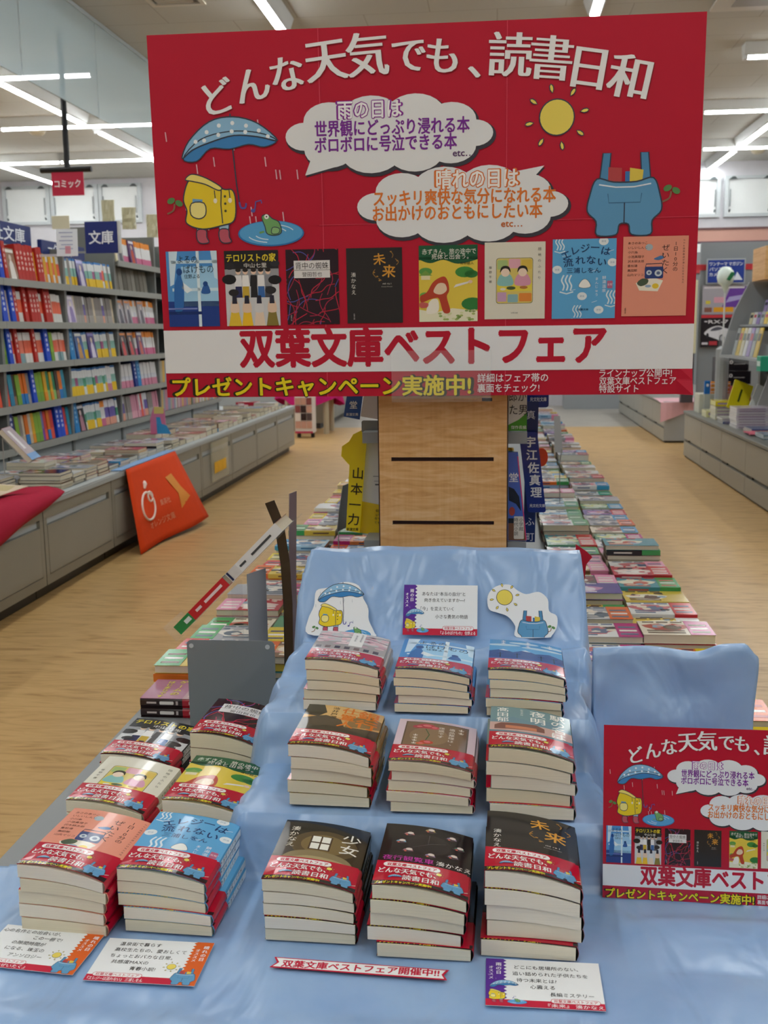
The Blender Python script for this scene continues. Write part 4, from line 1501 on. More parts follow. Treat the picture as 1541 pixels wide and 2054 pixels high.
# far end of the bookcase aisle
rk = thing('poster_rack', 'narrow white rack covered with small portrait pictures beyond the counter', 'rack', (-1.90, 10.55, 0))
MB().bbox(-0.09, 0, 0.05, 0.09, 0.2, 0.42, 0.006, '#d8d0cc').box(-0.09, -0.004, 0.05, 0.09, -0.001, 0.07, '#b83a5a').build('frame', M_PAINT, rk)
r2 = random.Random(8)
for k in range(3):
    for j in range(4):
        MB().bbox(-0.085 + 0.057 * k, -0.006, 0.10 + 0.078 * j, -0.032 + 0.057 * k, -0.002, 0.17 + 0.078 * j, 0.001, r2.choice(['#3a2a2a', '#c89a8a', '#e2d8d2', '#8a4a4a', '#5a4a4a'])).build('picture', M_GLOSS, rk)
for x in (-0.07, 0.07):
    MB().tube([(x, 0.1, 0.0), (x, 0.1, 0.06)], 0.02, '#2a2a2a', 8).build('foot', M_PAINT, rk)
mt = thing('draped_table', 'small table under a magenta cloth at the aisle end', 'table', (-1.95, 11.2, 0))
g = []
for r in range(9):
    v = r / 8
    row = []
    for c in range(25):
        a = 2 * PI * c / 24
        k = min(1.0, v / 0.6)
        row.append((0.34 * k * math.cos(a) * (1 + 0.06 * math.sin(6 * a) * max(0, v - 0.6) * 4), 0.3 * k * math.sin(a), 0.44 - (0 if v < 0.6 else (v - 0.6) / 0.4 * (0.12 + 0.05 * math.sin(3 * a)))))
    g.append(row)
MB().sheet(g, '#c01c72', th=0.004).build('cloth', M_CLOTH, mt)
for a, b in ((-0.2, -0.18), (0.2, -0.18), (-0.2, 0.18), (0.2, 0.18)):
    MB().tube([(a, b, 0), (a, b, 0.43)], 0.03, '#b0a690', 8).build('leg', M_METAL, mt)
for k in range(3):
    drawer_cabinet(-1.86, 11.62 + 0.8 * k, 12.42 + 0.8 * k, 1, 'far grey cabinet beyond the magenta table, %s in line' % nth(k + 1), 'far cabinets beyond the magenta table')
far_fix = thing('far_gondola', 'tall grey shelving run across the far end of the shop', 'shelving', (0, 14.3, 0))
MB().box(-7.5, 0, 0, -2.6, 0.4, 1.7, '#9a9c9a').build('body', M_METAL, far_fix)
MB().box(0.9, 0, 0, 4.9, 0.4, 1.98, '#8f9396').build('wall_rack', M_METAL, far_fix)
MB().box(0.9, -0.03, 1.72, 4.9, -0.001, 1.80, '#c23a40').build('red_strip', M_PAINT, far_fix)

# ------------------------------------------------------------------ magazine rack side
rack = thing('magazine_rack', 'grey stepped magazine rack with slanted side panel', 'rack', (0, 0, 0))
MB().prism_y([(1.67, 0.84), (1.70, 0.95), (1.76, 1.16), (1.86, 1.37), (2.33, 1.37), (2.33, 0.84)], 8.30, 8.33, '#8e9294').build('side_panel', M_METAL, rack)
MB().box(2.33, 5.3, 0.376, 2.35, 8.99, 1.37, '#8a8e90').build('back_panel', M_METAL, rack)
for x0, x1, z in ((1.665, 1.80, 0.84), (1.80, 1.90, 1.06), (1.90, 2.0, 1.15), (2.0, 2.33, 1.26)):
    MB().box(x0, 5.3, z - 0.015, x1, 8.299, z, '#9a9ea0').box(x1 - 0.008, 5.3, z, x1, 8.299, z + 0.085, '#8a8e90').build('step_shelf', M_METAL, rack)
MB().box(1.655, 5.3, 0.80, 1.664, 8.32, 1.02, '#dfe6e8').build('clear_front', M_ACRYL, rack)
MB().box(1.95, 8.24, 0.376, 2.05, 8.299, 0.82, '#77797a').build('support', M_METAL, rack)
MB().box(2.14, 5.3, 0.376, 2.15, 8.24, 0.82, '#5b5753').build('kick_panel', M_METAL, rack)
wbx = thing('wooden_box', 'pale wooden box panel on top of the magazine rack', 'box', (1.87, 7.9, 1.3705))
MB().bbox(0, 0, 0, 0.45, 0.38, 0.23, 0.004, '#c9a478').build('panel', M_PANEL, wbx)
r2 = random.Random(12)
for si, (x, z, hh) in enumerate(((1.735, 0.841, 0.20), (1.845, 1.061, 0.085), (1.945, 1.151, 0.085), (2.05, 1.261, 0.10))):
    for k in range(7):
        y = 8.16 - k * 0.11
        t = thing('rack_booklet', '%s booklet on the %s step of the magazine rack, %s from the side panel' % (('grey', 'yellow', 'cream', 'white', 'violet')[(k + 2 * si) % 5], nth(si + 1), nth(k + 1)), 'booklet', (x, y, z), (0, math.radians(12), 0), group='booklets on the magazine rack steps')
        col = ('#a8b0b0', '#e0bc28', '#d8d0a8', '#dcdcdc', '#a08ac0')[(k + 2 * si) % 5]
        MB().box(-0.004, -0.045, 0, 0.004, 0.045, hh, col).build('cover', M_GLOSS, t)
        MB().box(-0.0052, -0.035, hh * 0.55, -0.0041, 0.03, hh * 0.8, ('#2a2a3a', '#c23a4a', '#3a6a5a')[k % 3]).build('title', M_GLOSS, t)
gsb = thing('green_box', 'teal green box at the edge of the magazine rack', 'box', (1.60, 6.72, 0.78))
MB().bbox(-0.02, -0.04, 0.0, 0.05, 0.06, 0.09, 0.003, '#1f9a78').build('carton', M_PAINT, gsb)
MB().box(-0.021, -0.03, 0.03, -0.0202, 0.05, 0.06, '#d8e8e0').build('label_patch', M_INK, gsb)


def magazines(x0, y0, w, d, n, t, cols, base, label, group, z=0.3755):
    for k in range(n):
        e = thing('magazine', '%s, %s from the bottom' % (label, nth(k + 1)), 'magazine', (x0 + random.uniform(-0.004, 0.004), y0 + random.uniform(-0.004, 0.004), z), group=group)
        MB().box(0.001, 0.001, 0.0006, w - 0.001, d - 0.001, t - 0.0006, base).build('pages', M_PAGES, e)
        MB().box(0, 0, 0, w, d, 0.0006, cols[k % len(cols)]).box(0, 0, t - 0.0006, w, d, t, cols[k % len(cols)]).box(0.0, -0.0006, 0, w, 0.0002, t, cols[k % len(cols)]).build('cover', M_GLOSS, e)
        if t > 0.01:
            MB().box(w * 0.05, -0.0012, t * 0.3, w * 0.6, -0.0007, t * 0.7, '#a08aa0').build('spine_print', M_INK, e)
        z += t + 0.0008


magazines(1.60, 7.35, 0.31, 0.22, 8, 0.0165, ['#dcd6de', '#d8ccd8', '#e0dcdc'], '#e0dcd8', 'lilac white magazine in the tall stack on the rack counter', 'magazines in the tall stack')
magazines(1.62, 7.02, 0.34, 0.22, 3, 0.008, ['#c23a2e', '#d8b08a', '#3a5a8a'], '#d8d0c8', 'red edged magazine in the low fan of magazines', 'magazines in the low fan')
magazines(1.60, 6.6, 0.3, 0.22, 4, 0.007, ['#8aa0b0', '#c8d0d4', '#a8b8b8'], '#d8dcdc', 'pale blue magazine in the flat stack nearest us', 'magazines in the flat pale stack')
magazines(1.585, 7.72, 0.16, 0.2, 3, 0.012, ['#3a5a9a', '#b8c0c8', '#c8c8c0'], '#d8d4cc', 'blue magazine beside the tall lilac stack', 'magazines beside the tall stack')
magazines(1.575, 8.28, 0.34, 0.18, 1, 0.05, ['#ded8a0'], '#e0dcb8', 'cream boxed volume at the far counter corner', 'boxed volumes at the counter corner')
magazines(1.60, 8.05, 0.30, 0.2, 1, 0.035, ['#e0cc20'], '#e0dca0', 'thick bright yellow magazine laid flat behind the lilac stack', 'yellow magazine', z=0.476)
magazines(1.60, 8.06, 0.28, 0.2, 4, 0.024, ['#d8d4b8', '#ccccc0'], '#d8d4c0', 'cream magazine stacked below the yellow one', 'cream magazines')
rl = thing('pink_paper', 'crumpled pink paper on the rack counter edge', 'paper', (1.57, 6.86, 0.376))
g = [[(0.16 * u, 0.2 * v - 0.04, 0.012 + 0.012 * noise.noise((u * 6, v * 6, 2))) for u in [c / 8 for c in range(9)]] for v in [r / 8 for r in range(9)]]
MB().sheet(g, '#e0788a', th=0.002).build('sheet', M_INK, rl)
for k, (x, y, w, h, col, lab, tilt) in enumerate(((1.70, 7.85, 0.14, 0.23, '#d8c820', 'yellow leaning paperback on the rack counter', 22), (1.80, 7.72, 0.10, 0.21, '#dfe2e0', 'white leaning booklet beside the yellow one', 26), (1.87, 7.66, 0.16, 0.27, '#e6e6e6', 'large white leaning magazine with navy side strip', 26),
                                                   (1.97, 7.56, 0.10, 0.24, '#a0506a', 'plum leaning magazine below the rack steps', 26), (2.04, 7.5, 0.06, 0.22, '#e0cc1e', 'second yellow leaning magazine at the end', 26))):
    t = thing('leaning_magazine', lab, 'magazine', (x, y, 0.46), (math.radians(-28), math.radians(tilt), 0))
    MB().box(-w / 2, 0, 0, w / 2, 0.012, h, col).build('cover', M_GLOSS, t)
    MB().box(-w / 2 + 0.003, 0.0125, 0.003, w / 2 - 0.003, 0.02, h - 0.003, '#dcd8cc').build('pages', M_PAGES, t)
    if k == 2:
        MB().box(w / 2 - 0.045, -0.0012, 0, w / 2, -0.0002, h * 0.72, '#26267a').build('side_strip', M_GLOSS, t)
    if k == 0:
        MB().box(-0.01, -0.0012, h * 0.3, 0.004, -0.0002, h * 0.75, '#3a4a1a').build('title', M_GLOSS, t)

# posters and sign at the end of the rack aisle, on a grey screen
scr = thing('display_screen', 'grey upright screen carrying the magazine posters', 'screen', (0, 9.95, 0))
MB().box(1.80, 0, 0.376, 2.9, 0.03, 1.78, '#8a8f93').build('panel', M_METAL, scr)
MB().box(1.60, -0.006, 1.54, 2.9, -0.0005, 1.59, '#c03038').build('red_rail', M_PAINT, scr)
sg = thing('category_sign', 'blue sign with three lines of white katakana above the car poster', 'sign', (1.855, 9.90, 1.43))
MB().bbox(-0.012, 0, -0.012, 0.322, 0.012, 0.205, 0.003, '#a8adb0').build('frame', M_METAL, sg)
MB().box(0, -0.004, 0, 0.31, -0.0005, 0.193, '#1c3a94').build('board', M_PAINT, sg)
pr = Print().text('ワンテーマ マガジン', 0.012, 0.16, 0.036, '#eef2fa', w=0.285, bold=0.02, anchor='l').text('パソコン誌', 0.012, 0.115, 0.036, '#eef2fa', w=0.19, bold=0.02, anchor='l').text('カメラ誌', 0.012, 0.07, 0.036, '#eef2fa', w=0.15, bold=0.02, anchor='l').poly([(0.22, 0.02), (0.30, 0.02), (0.25, 0.09)], '#dfe6f0')
ob('lettering', pr.mesh('lettering', plane='xz'), sg, (0, -0.006, 0))
kp = thing('poster', 'grey and purple model kit poster under the blue sign', 'poster', (1.82, 9.92, 1.155))
MB().box(0, 0, 0, 0.40, 0.004, 0.255, '#a8a4ac').build('paper', M_INK, kp)
pr = Print().poly([(0.17, 0.06), (0.4, 0.06), (0.4, 0.24), (0.24, 0.24)], '#6a3f9a').rect(0.012, 0.225, 0.36, 0.24, '#e6e2e8', 2).rect(0.10, 0.1, 0.19, 0.15, '#d8a0b0', 2).rect(0.10, 0.02, 0.27, 0.062, '#e0a020', 3).rect(0.02, 0.02, 0.085, 0.06, '#8a5a4a', 3).rect(0.03, 0.09, 0.07, 0.12, '#d8c84a', 3).poly([(0.2, 0.1), (0.34, 0.13), (0.36, 0.17), (0.23, 0.15)], '#a8a0d0', 3)
ob('artwork', pr.mesh('artwork', plane='xz'), kp, (0, -0.001, 0))
rx = thing('poster', 'black poster with a white sports car and red strip', 'poster', (1.815, 9.92, 0.87))
MB().box(0, 0, 0, 0.40, 0.004, 0.28, '#221c22').build('paper', M_INK, rx)
pr = Print().rect(0, 0.255, 0.4, 0.28, '#c83a44').text('RX-7', 0.15, 0.222, 0.042, '#e8e4e8', w=0.17, bold=0.02).rect(0.03, 0.218, 0.055, 0.228, '#d8d4d8', 2)
pr.shape([(0.035, 0.11), (0.05, 0.145), (0.10, 0.175), (0.16, 0.185), (0.21, 0.165), (0.30, 0.14), (0.36, 0.11), (0.36, 0.07), (0.25, 0.055), (0.19, 0.05), (0.12, 0.075)], '#dcdce2', l=2)
pr.shape([(0.085, 0.14), (0.11, 0.165), (0.155, 0.175), (0.19, 0.16), (0.15, 0.145)], '#5a5a66', l=3).ell(0.185, 0.075, 0.024, 0.034, '#2a2a30', 3).ell(0.06, 0.1, 0.012, 0.022, '#2a2a30', 3).ell(0.185, 0.075, 0.014, 0.022, '#a8a8b0', 4)
pr.rect(0.075, 0.015, 0.145, 0.05, '#b83a44', 3).rect(0.012, 0.02, 0.065, 0.04, '#d0ccd4', 3)
ob('artwork', pr.mesh('artwork', plane='xz'), rx, (0, -0.001, 0))
cp = thing('pillar', 'narrow cream pillar beside the car poster', 'pillar', (1.70, 9.9, 0.376))
MB().bbox(-0.05, 0, 0.44, 0.075, 0.1, 1.08, 0.004, '#d6d0ac').build('shaft', M_PAINT, cp)
MB().box(-0.04, 0.01, 0.0, 0.065, 0.09, 0.4395, '#4a4448').build('base', M_PAINT, cp)
bl = thing('ball_on_stick', 'white and green ball on a thin white stick', 'decoration', (1.745, 8.6, 0.90))
MB().tube([(0, 0, 0), (0, 0, 0.46)], 0.006, '#dfe2e2', 8).build('stick', M_PAINT, bl)
MB().lathe([(0.006, 0.40), (0.03, 0.455), (0.055, 0.475), (0.066, 0.52), (0.058, 0.565), (0.03, 0.595), (0.0, 0.60)], '#dfeee6', 18).build('ball', M_GLOSS, bl, smooth=True)
MB().prism_y([(-0.005, 0.50), (0.02, 0.49), (0.05, 0.53), (0.055, 0.55), (0.03, 0.555), (0.012, 0.53)], -0.066, -0.058, '#1f7a4a').build('green_patch', M_PAINT, bl)
stc = thing('stick_post', 'grey round post that holds up the ball stick', 'post', (1.745, 8.6, 0.376))
MB().lathe([(0.05, 0.0), (0.05, 0.50), (0.02, 0.523), (0.0, 0.523)], '#9a9ea0', 12).build('cup', M_METAL, stc)
for k in range(3):
    t = thing('kit_box', 'black model kit box with red mark, %s from the top of its pile' % nth(3 - k), 'box', (1.80, 9.1, 0.47 + 0.11 * k + 0.001), group='black model kit boxes')
    MB().bbox(0, 0, 0, 0.26 + 0.02 * (k % 2), 0.16, 0.108, 0.002, '#241f24').build('carton', M_GLOSS, t)
    pr = Print().text('20', 0.105, 0.07, 0.04, '#e8e4e4', w=0.055, bold=0.03).rect(0.07, 0.015, 0.09, 0.035, '#d82a32').rect(0.004, 0.01, 0.03, 0.098, '#6a666a').rect(0.14, 0.05, 0.23, 0.056, '#a8a4a4')
    ob('printing', pr.mesh('printing', plane='xz'), t, (0, -0.0006, 0))
kt = thing('kit_plinth', 'grey plinth under the black model kit boxes', 'plinth', (1.68, 9.08, 0))
MB().bbox(0, 0, 0.0, 0.5, 0.3, 0.47, 0.004, '#8a8c8c').build('block', M_METAL, kt)
for k in range(3):
    t = thing('pencil_box', 'orange and white box on the rack counter corner, %s layer' % nth(k + 1), 'box', (1.69, 8.72, 0.376 + 0.151 + 0.031 * k), group='orange and white boxes')
    MB().bbox(0, 0, 0, 0.15, 0.12, 0.03, 0.001, '#e08a2a').build('carton', M_GLOSS, t)
    MB().box(0.0, -0.001, 0.012, 0.15, -0.0002, 0.018, '#efe8dc').build('stripe', M_INK, t)
t = thing('box_riser', 'grey riser block under the orange and white boxes', 'riser', (1.60, 8.70, 0.376))
MB().bbox(0, 0, 0, 0.3, 0.2, 0.15, 0.003, '#c8c8b8').build('block', M_PAINT, t)
t = thing('blue_tube', 'small blue and white packet in front of the orange boxes', 'packet', (1.63, 8.66, 0.376))
MB().bbox(0, 0, 0.151, 0.045, 0.03, 0.255, 0.004, '#1f6ab8').box(0.0, 0, 0, 0.045, 0.03, 0.1505, '#b8bcb4').build('packet', M_GLOSS, t)
MB().prism_y([(0.0225 + 0.01 * math.cos(a), 0.22 + 0.012 * math.sin(a)) for a in [2 * PI * k / 10 for k in range(10)]], -0.002, -0.0003, '#e8eef2').build('white_mark', M_INK, t)
t = thing('red_box', 'small red and white box beside the black kit boxes', 'box', (1.80, 8.45, 0.376))
MB().bbox(0, 0, 0, 0.14, 0.12, 0.22, 0.002, '#b8404a').box(0.02, -0.001, 0.13, 0.12, -0.0002, 0.19, '#e8d0d0').build('carton', M_GLOSS, t)


# ------------------------------------------------------------------ printed artwork: covers in millimetres (105 x 148), y up
OUT = '#3a4152'


def umbrella(p, x, y, s, l=4):
    """open pale blue umbrella with white dots; x, y: its middle; s: width"""
    k = s / 200.0
    T = lambda pts: [(x + a * k, y + b * k) for a, b in pts]
    under = spline(T([(-98, -28), (-60, 8), (0, 22), (60, 18), (98, 2), (72, -10), (40, -4), (0, -12), (-40, -10), (-70, -34)]), 4)
    p.poly(under, '#3f86c4', l)
    top = spline(T([(-100, -28), (-84, 6), (-40, 42), (10, 50), (60, 36), (100, 2), (60, 10), (10, 14), (-40, 2), (-78, -12)]), 4)
    p.poly(top, '#8fc0e2', l + 1)
    p.line(top, 2.6 * k, OUT, l + 2, True)
    p.line(under, 2.2 * k, OUT, l + 1.5, True)
    for a, b in ((-70, 4), (-46, 22), (-20, 34), (8, 38), (36, 32), (-52, 6), (-22, 16), (6, 22), (34, 20), (62, 22), (80, 10)):
        p.ell(x + a * k, y + b * k, 4.2 * k, 4.2 * k, '#eef5fa', l + 1.8, 10)
    p.line(T([(4, 50), (4, 56)]), 3 * k, OUT, l + 1)
    return p


def raincoat(p, x, y, s, l=4):
    """yellow hooded raincoat with boots; s: height"""
    k = s / 130.0
    T = lambda pts: [(x + a * k, y + b * k) for a, b in pts]
    for a in (-22, 24):
        p.shape(T([(a - 9, -48), (a + 9, -48), (a + 10, -62), (a + 14, -72), (a - 2, -74), (a - 10, -66)]), '#c05a6a', OUT, 2.2 * k, l, 3)
        p.shape(T([(a - 9, -34), (a + 9, -34), (a + 8, -50), (a - 8, -50)]), '#a9c9dd', OUT, 2 * k, l - 0.6, 3)
    p.shape(T([(-46, 44), (-30, 54), (0, 46), (26, 30), (44, 28), (50, 8), (46, -30), (20, -40), (-20, -46), (-52, -34), (-50, -10), (-56, 12)]), '#ecd02e', OUT, 2.6 * k, l + 1)
    p.shape(T([(-50, 50), (-36, 60), (-8, 52), (22, 34), (16, 28), (-10, 40), (-34, 46)]), '#f2e07a', OUT, 2.2 * k, l + 2)
    p.shape(T([(-40, 4), (-14, 4), (-12, -18), (-26, -26), (-42, -18)]), '#f3e68e', OUT, 2.2 * k, l + 2, 3)
    p.poly(T([(-38, 4), (-18, 2), (-17, 11), (-37, 13)]), '#6fa4cc', l + 1.8)
    p.line(T([(22, 28), (20, 0), (22, -36)]), 2.2 * k, OUT, l + 2)
    for b in (16, 2, -12):
        p.ell(x + 29 * k, y + b * k, 2.6 * k, 2.6 * k, '#4a4a3a', l + 2.4, 8)
    for a in (8, 38):
        p.line(T([(a, 28), (a + 1, 12)]), 1.8 * k, OUT, l + 2.2)
        p.ell(x + (a + 1) * k, y + 8 * k, 4 * k, 5 * k, '#f2ead2', l + 2.6, 10)
    return p


def puddle(p, x, y, s, l=4):
    k = s / 140.0
    p.ell(x, y, 70 * k, 26 * k, '#2f78b8', l, 28)
    p.ell(x, y + 1 * k, 67 * k, 24 * k, '#58a6da', l + 0.6, 28)
    for r in (50, 34):
        for a0 in (200, 20):
            p.line([(x + r * k * math.cos(math.radians(t)), y + r * 0.36 * k * math.sin(math.radians(t))) for t in range(a0, a0 + 70, 10)], 2 * k, '#d2e8f6', l + 1)
    # small green frog sitting in it
    p.shape([(x + a * k, y + b * k) for a, b in ((-18, 34), (-6, 38), (4, 30), (18, 22), (22, 2), (8, -4), (-8, 0), (-12, 14))], '#74ab6a', OUT, 2 * k, l + 2)
    p.ell(x - 8 * k, y + 34 * k, 5 * k, 5 * k, '#f0f2ea', l + 3, 10)
    p.ell(x - 8 * k, y + 34 * k, 1.6 * k, 1.6 * k, '#222222', l + 3.5, 8)
    p.line([(x - 14 * k, y + 4 * k), (x - 24 * k, y + 2 * k)], 4 * k, '#74ab6a', l + 2)
    p.shape([(x + a * k, y + b * k) for a, b in ((4, 12), (18, 10), (16, 0), (2, 0))], '#8cbc7c', OUT, 1.6 * k, l + 3, 3)
    return p


def note_mark(p, x, y, s, l=4):
    k = s / 30.0
    p.line([(x - 4 * k, y - 10 * k), (x - 1 * k, y + 10 * k), (x + 12 * k, y + 13 * k), (x + 13 * k, y + 6 * k)], 3 * k, '#5a5aa8', l)
    p.ell(x - 8 * k, y - 10 * k, 5.5 * k, 4.5 * k, '#5a5aa8', l, 10)
    return p


def rain(p, x, y, w, h, n, col, l=4, seed=1, lw=None):
    r = random.Random(seed)
    for k in range(n):
        a, b = x + r.random() * w, y + r.random() * h
        p.line([(a, b), (a + h * 0.008, b - h * 0.085)], lw or w * 0.012, col, l)
    return p


def sprout(p, x, y, s, l=4):
    p.line(spline([(x - 0.5 * s, y - 0.6 * s), (x - 0.1 * s, y - 0.4 * s), (x, y)], 4, False), 0.1 * s, '#8a6a52', l)
    p.ell(x - 0.22 * s, y + 0.18 * s, 0.26 * s, 0.18 * s, '#5a8a52', l + 0.5, 12, 0.4)
    p.ell(x + 0.28 * s, y + 0.02 * s, 0.26 * s, 0.18 * s, '#5a8a52', l + 0.5, 12, -0.5)
    return p


def sun_mark(p, x, y, r, l=4, out=OUT):
    p.ell(x, y, r * 1.03, r * 1.03, out, l, 28)
    p.ell(x, y, r * 0.96, r * 0.96, '#ecd862', l + 0.6, 28)
    for k in range(8):
        a = 2 * PI * k / 8 + 0.2
        c, s = math.cos(a), math.sin(a)
        q = [(x + r * (m * c - w * s), y + r * (m * s + w * c)) for m, w in ((1.35, 0), (1.55, 0.11), (1.75, 0.1), (1.86, 0), (1.75, -0.1), (1.55, -0.11))]
        p.poly(q, '#f0dc66', l)
        p.line(q, r * 0.06, out, l + 0.5, True)
    return p


def dungarees(p, x, y, s, l=4):
    """pair of blue dungarees laid out: crossed straps, bib with books in its pocket, two short legs; s: width"""
    k = s / 160.0
    T = lambda pts: [(x + a * k, y + b * k) for a, b in pts]
    for g in (-1, 1):
        st = T([(g * 30, 16), (g * 46, 18), (g * 40, 72), (g * 26, 72)])
        p.poly(st, '#4f8cb8', l - 1).line(st, 2.2 * k, OUT, l - 0.6, True)
    p.poly(T([(-30, 48), (-6, 46), (-6, 18), (-30, 20)]), '#b8484a', l - 0.4).poly(T([(0, 40), (12, 40), (12, 16), (0, 16)]), '#3a78b8', l - 0.4).poly(T([(8, 46), (32, 42), (30, 18), (8, 18)]), '#e0c850', l - 0.3)
    body = spline(T([(-50, 28), (-20, 22), (20, 22), (50, 28), (62, 0), (66, -28), (50, -46), (48, -70), (14, -70), (8, -52), (-8, -52), (-14, -70), (-48, -70), (-50, -46), (-66, -28), (-62, 0)]), 4)
    p.poly(body, '#5f9cc6', l)
    p.line(body, 2.6 * k, OUT, l + 0.6, True)
    p.line(T([(-46, 18), (-16, 13), (16, 13), (46, 18)]), 2.4 * k, '#dfe9f0', l + 1.2)
    p.line(T([(0, -14), (0, -50)]), 2 * k, OUT, l + 1)
    p.line(T([(-30, 2), (-28, -14), (28, -14), (30, 2)]), 1.6 * k, '#3f6f96', l + 1)
    return p


def cloud(p, x, y, w, h, tail, l=3):
    """speech cloud made of lobes with a thin dark rim that is heavier below"""
    lobes = [(-0.40, 0.02, 0.15), (-0.28, 0.22, 0.2), (-0.28, -0.16, 0.2), (-0.08, 0.24, 0.24), (-0.08, -0.2, 0.24), (0.13, 0.26, 0.23), (0.13, -0.22, 0.22), (0.30, 0.18, 0.19), (0.30, -0.16, 0.19), (0.41, 0.0, 0.14)]
    for k, (a, b, r) in enumerate(lobes):
        ry = h * r * 1.28
        p.ell(x + a * w + 3, y + b * h - 4, w * r * 0.62 + 2.5, ry + 2.5, '#3c3a44', l + 0.01 * k, 24)
        p.ell(x + a * w, y + b * h, w * r * 0.62, ry, '#e6eaec', l + 1 + 0.01 * k, 24)
    p.ell(x, y, w * 0.40, h * 0.40, '#e6eaec', l + 1.2, 28)
    p.poly([(a + 2, b - 3) for a, b in tail], '#3c3a44', l)
    p.poly(tail, '#e6eaec', l + 1.3)
    return p


def marks(p, x, y, n, h, col, l=5):
    """column of small unreadable strokes"""
    for k in range(n):
        yy = y - k * h * 1.15
        p.rect(x - h * 0.4, yy - h * 0.06, x + h * 0.4, yy + h * 0.08, col, l).rect(x - h * 0.07, yy - h * 0.4, x + h * 0.07, yy + h * 0.4, col, l).rect(x - h * 0.3, yy - h * 0.38, x + h * 0.35, yy - h * 0.27, col, l)
    return p


# ---- covers
def cover_yoru():
    p = Print().rect(0, 0, 105, 148, '#4f94d6')
    p.rect(0, 0, 105, 50, '#22408c', 2).rect(30, 40, 105, 118, '#9fd0f0', 2).rect(62, 0, 68, 148, '#dcf0fa', 3).rect(10, 70, 105, 76, '#cfe8f6', 3).rect(10, 124, 105, 130, '#c8e4f4', 3)
    p.poly([(6, 148), (24, 148), (14, 84), (6, 80)], '#cfe8f8', 3).poly([(105, 148), (92, 148), (98, 96), (105, 92)], '#cfe8f8', 3)
    p.shape([(14, 30), (30, 34), (34, 74), (30, 96), (24, 106), (20, 96), (14, 76)], '#2f6cb4', l=4).ell(26, 108, 6, 7, '#1c4a8c', 5).shape([(70, 66), (88, 66), (84, 82), (76, 82)], '#2f62a8', l=4).ell(79, 84, 5, 5, '#1c4a8c', 5)
    p.rect(0, 24, 70, 30, '#16306e', 4).rect(0, 34, 60, 37, '#7f8fd0', 4).poly([(40, 66), (30, 76), (32, 88), (52, 72)], '#e8f4fa', 4)
    p.text('よるの', 44, 132, 17, '#24405e', w=40, l=6).text('ばけもの', 66, 113, 18, '#24405e', w=62, l=6).text('住野よる', 52, 99, 9, '#2c4a68', w=32, l=6)
    return p


def cover_terror():
    p = Print().rect(0, 0, 105, 148, '#cfd2d4').rect(0, 112, 105, 148, '#232326', 2)
    p.rect(0, 84, 105, 118, '#9a9ca0', 1.5)
    for k, (x, c, d) in enumerate(((26, '#e6e6e6', '#2a2f5a'), (40, '#f0f0ee', '#c8a83a'), (56, '#26262a', '#26262a'), (70, '#e8e8e8', '#3a6aa8'), (84, '#8a8c92', '#4a4a52'))):
        p.poly([(x - 7, 56), (x + 7, 56), (x + 6, 82), (x - 6, 82)], d, 3).poly([(x - 8, 78), (x + 8, 78), (x + 6, 100), (x - 6, 100)], c, 3.4).ell(x, 107, 5, 6, '#e8c8b0', 3.6, 12).ell(x, 110, 5.4, 4, '#2a2422', 3.8, 12)
    for x, y, r, c in ((8, 92, 14, '#1d1d20'), (97, 90, 13, '#1d1d20'), (10, 118, 10, '#2a2a2e'), (98, 122, 9, '#303036'), (16, 66, 10, '#26262a'), (88, 70, 11, '#2a2a2e')):
        p.ell(x, y, r, r * 0.7, c, 4, 14)
    for x0, x1, c, d in ((4, 30, '#e6c23a', '#e8d0b8'), (30, 52, '#f0c22c', '#e6cbb0'), (54, 76, '#e8d2ba', '#d8d8d8'), (78, 102, '#8a7a3a', '#e6c8ae')):
        m = (x0 + x1) / 2
        p.poly([(x0, 0), (x1, 0), (m + 7, 30), (m - 7, 30)], c, 5).shape([(m - 8, 28), (m + 8, 28), (m + 7, 46), (m, 52), (m - 7, 46)], d, l=5.6).poly([(m - 5, 44), (m + 5, 44), (m + 4, 60), (m - 4, 60)], '#2a2a3a', 6)
    p.text('テロリストの家', 52, 134, 17, '#e8d23a', w=96, bold=0.02, l=7).text('中山七里', 60, 119, 10, '#f0eee6', w=44, l=7)
    return p


def cover_kumo():
    p = Print().rect(0, 0, 105, 148, '#2a1a24')
    r = random.Random(9)
    for k in range(46):
        x, y = r.uniform(-5, 110), r.uniform(-5, 150)
        a = r.uniform(0, 2 * PI)
        pts = []
        for j in range(5):
            pts.append((x, y))
            a += r.uniform(-0.7, 0.7)
            x += 16 * math.cos(a)
            y += 16 * math.sin(a)
        p.line(spline(pts, 3, False), 1.6, ('#c22a44', '#b8283c', '#a82a4a', '#5a5aa8')[k % 4], 2 + (k % 7) * 0.2)
    p.rect(16, 92, 88, 126, '#e2e0de', 5).rect(16, 107, 88, 107.8, '#5a5658', 6)
    p.text('背中の蜘蛛', 52, 116, 15, '#2a2626', w=66, l=6).text('誉田哲也', 52, 99, 10, '#3a3434', w=40, l=6)
    p.vtext('双葉文庫', 8, 18, 3, '#d8d0d0', l=6)
    return p.clip(0, 0, 105, 148)


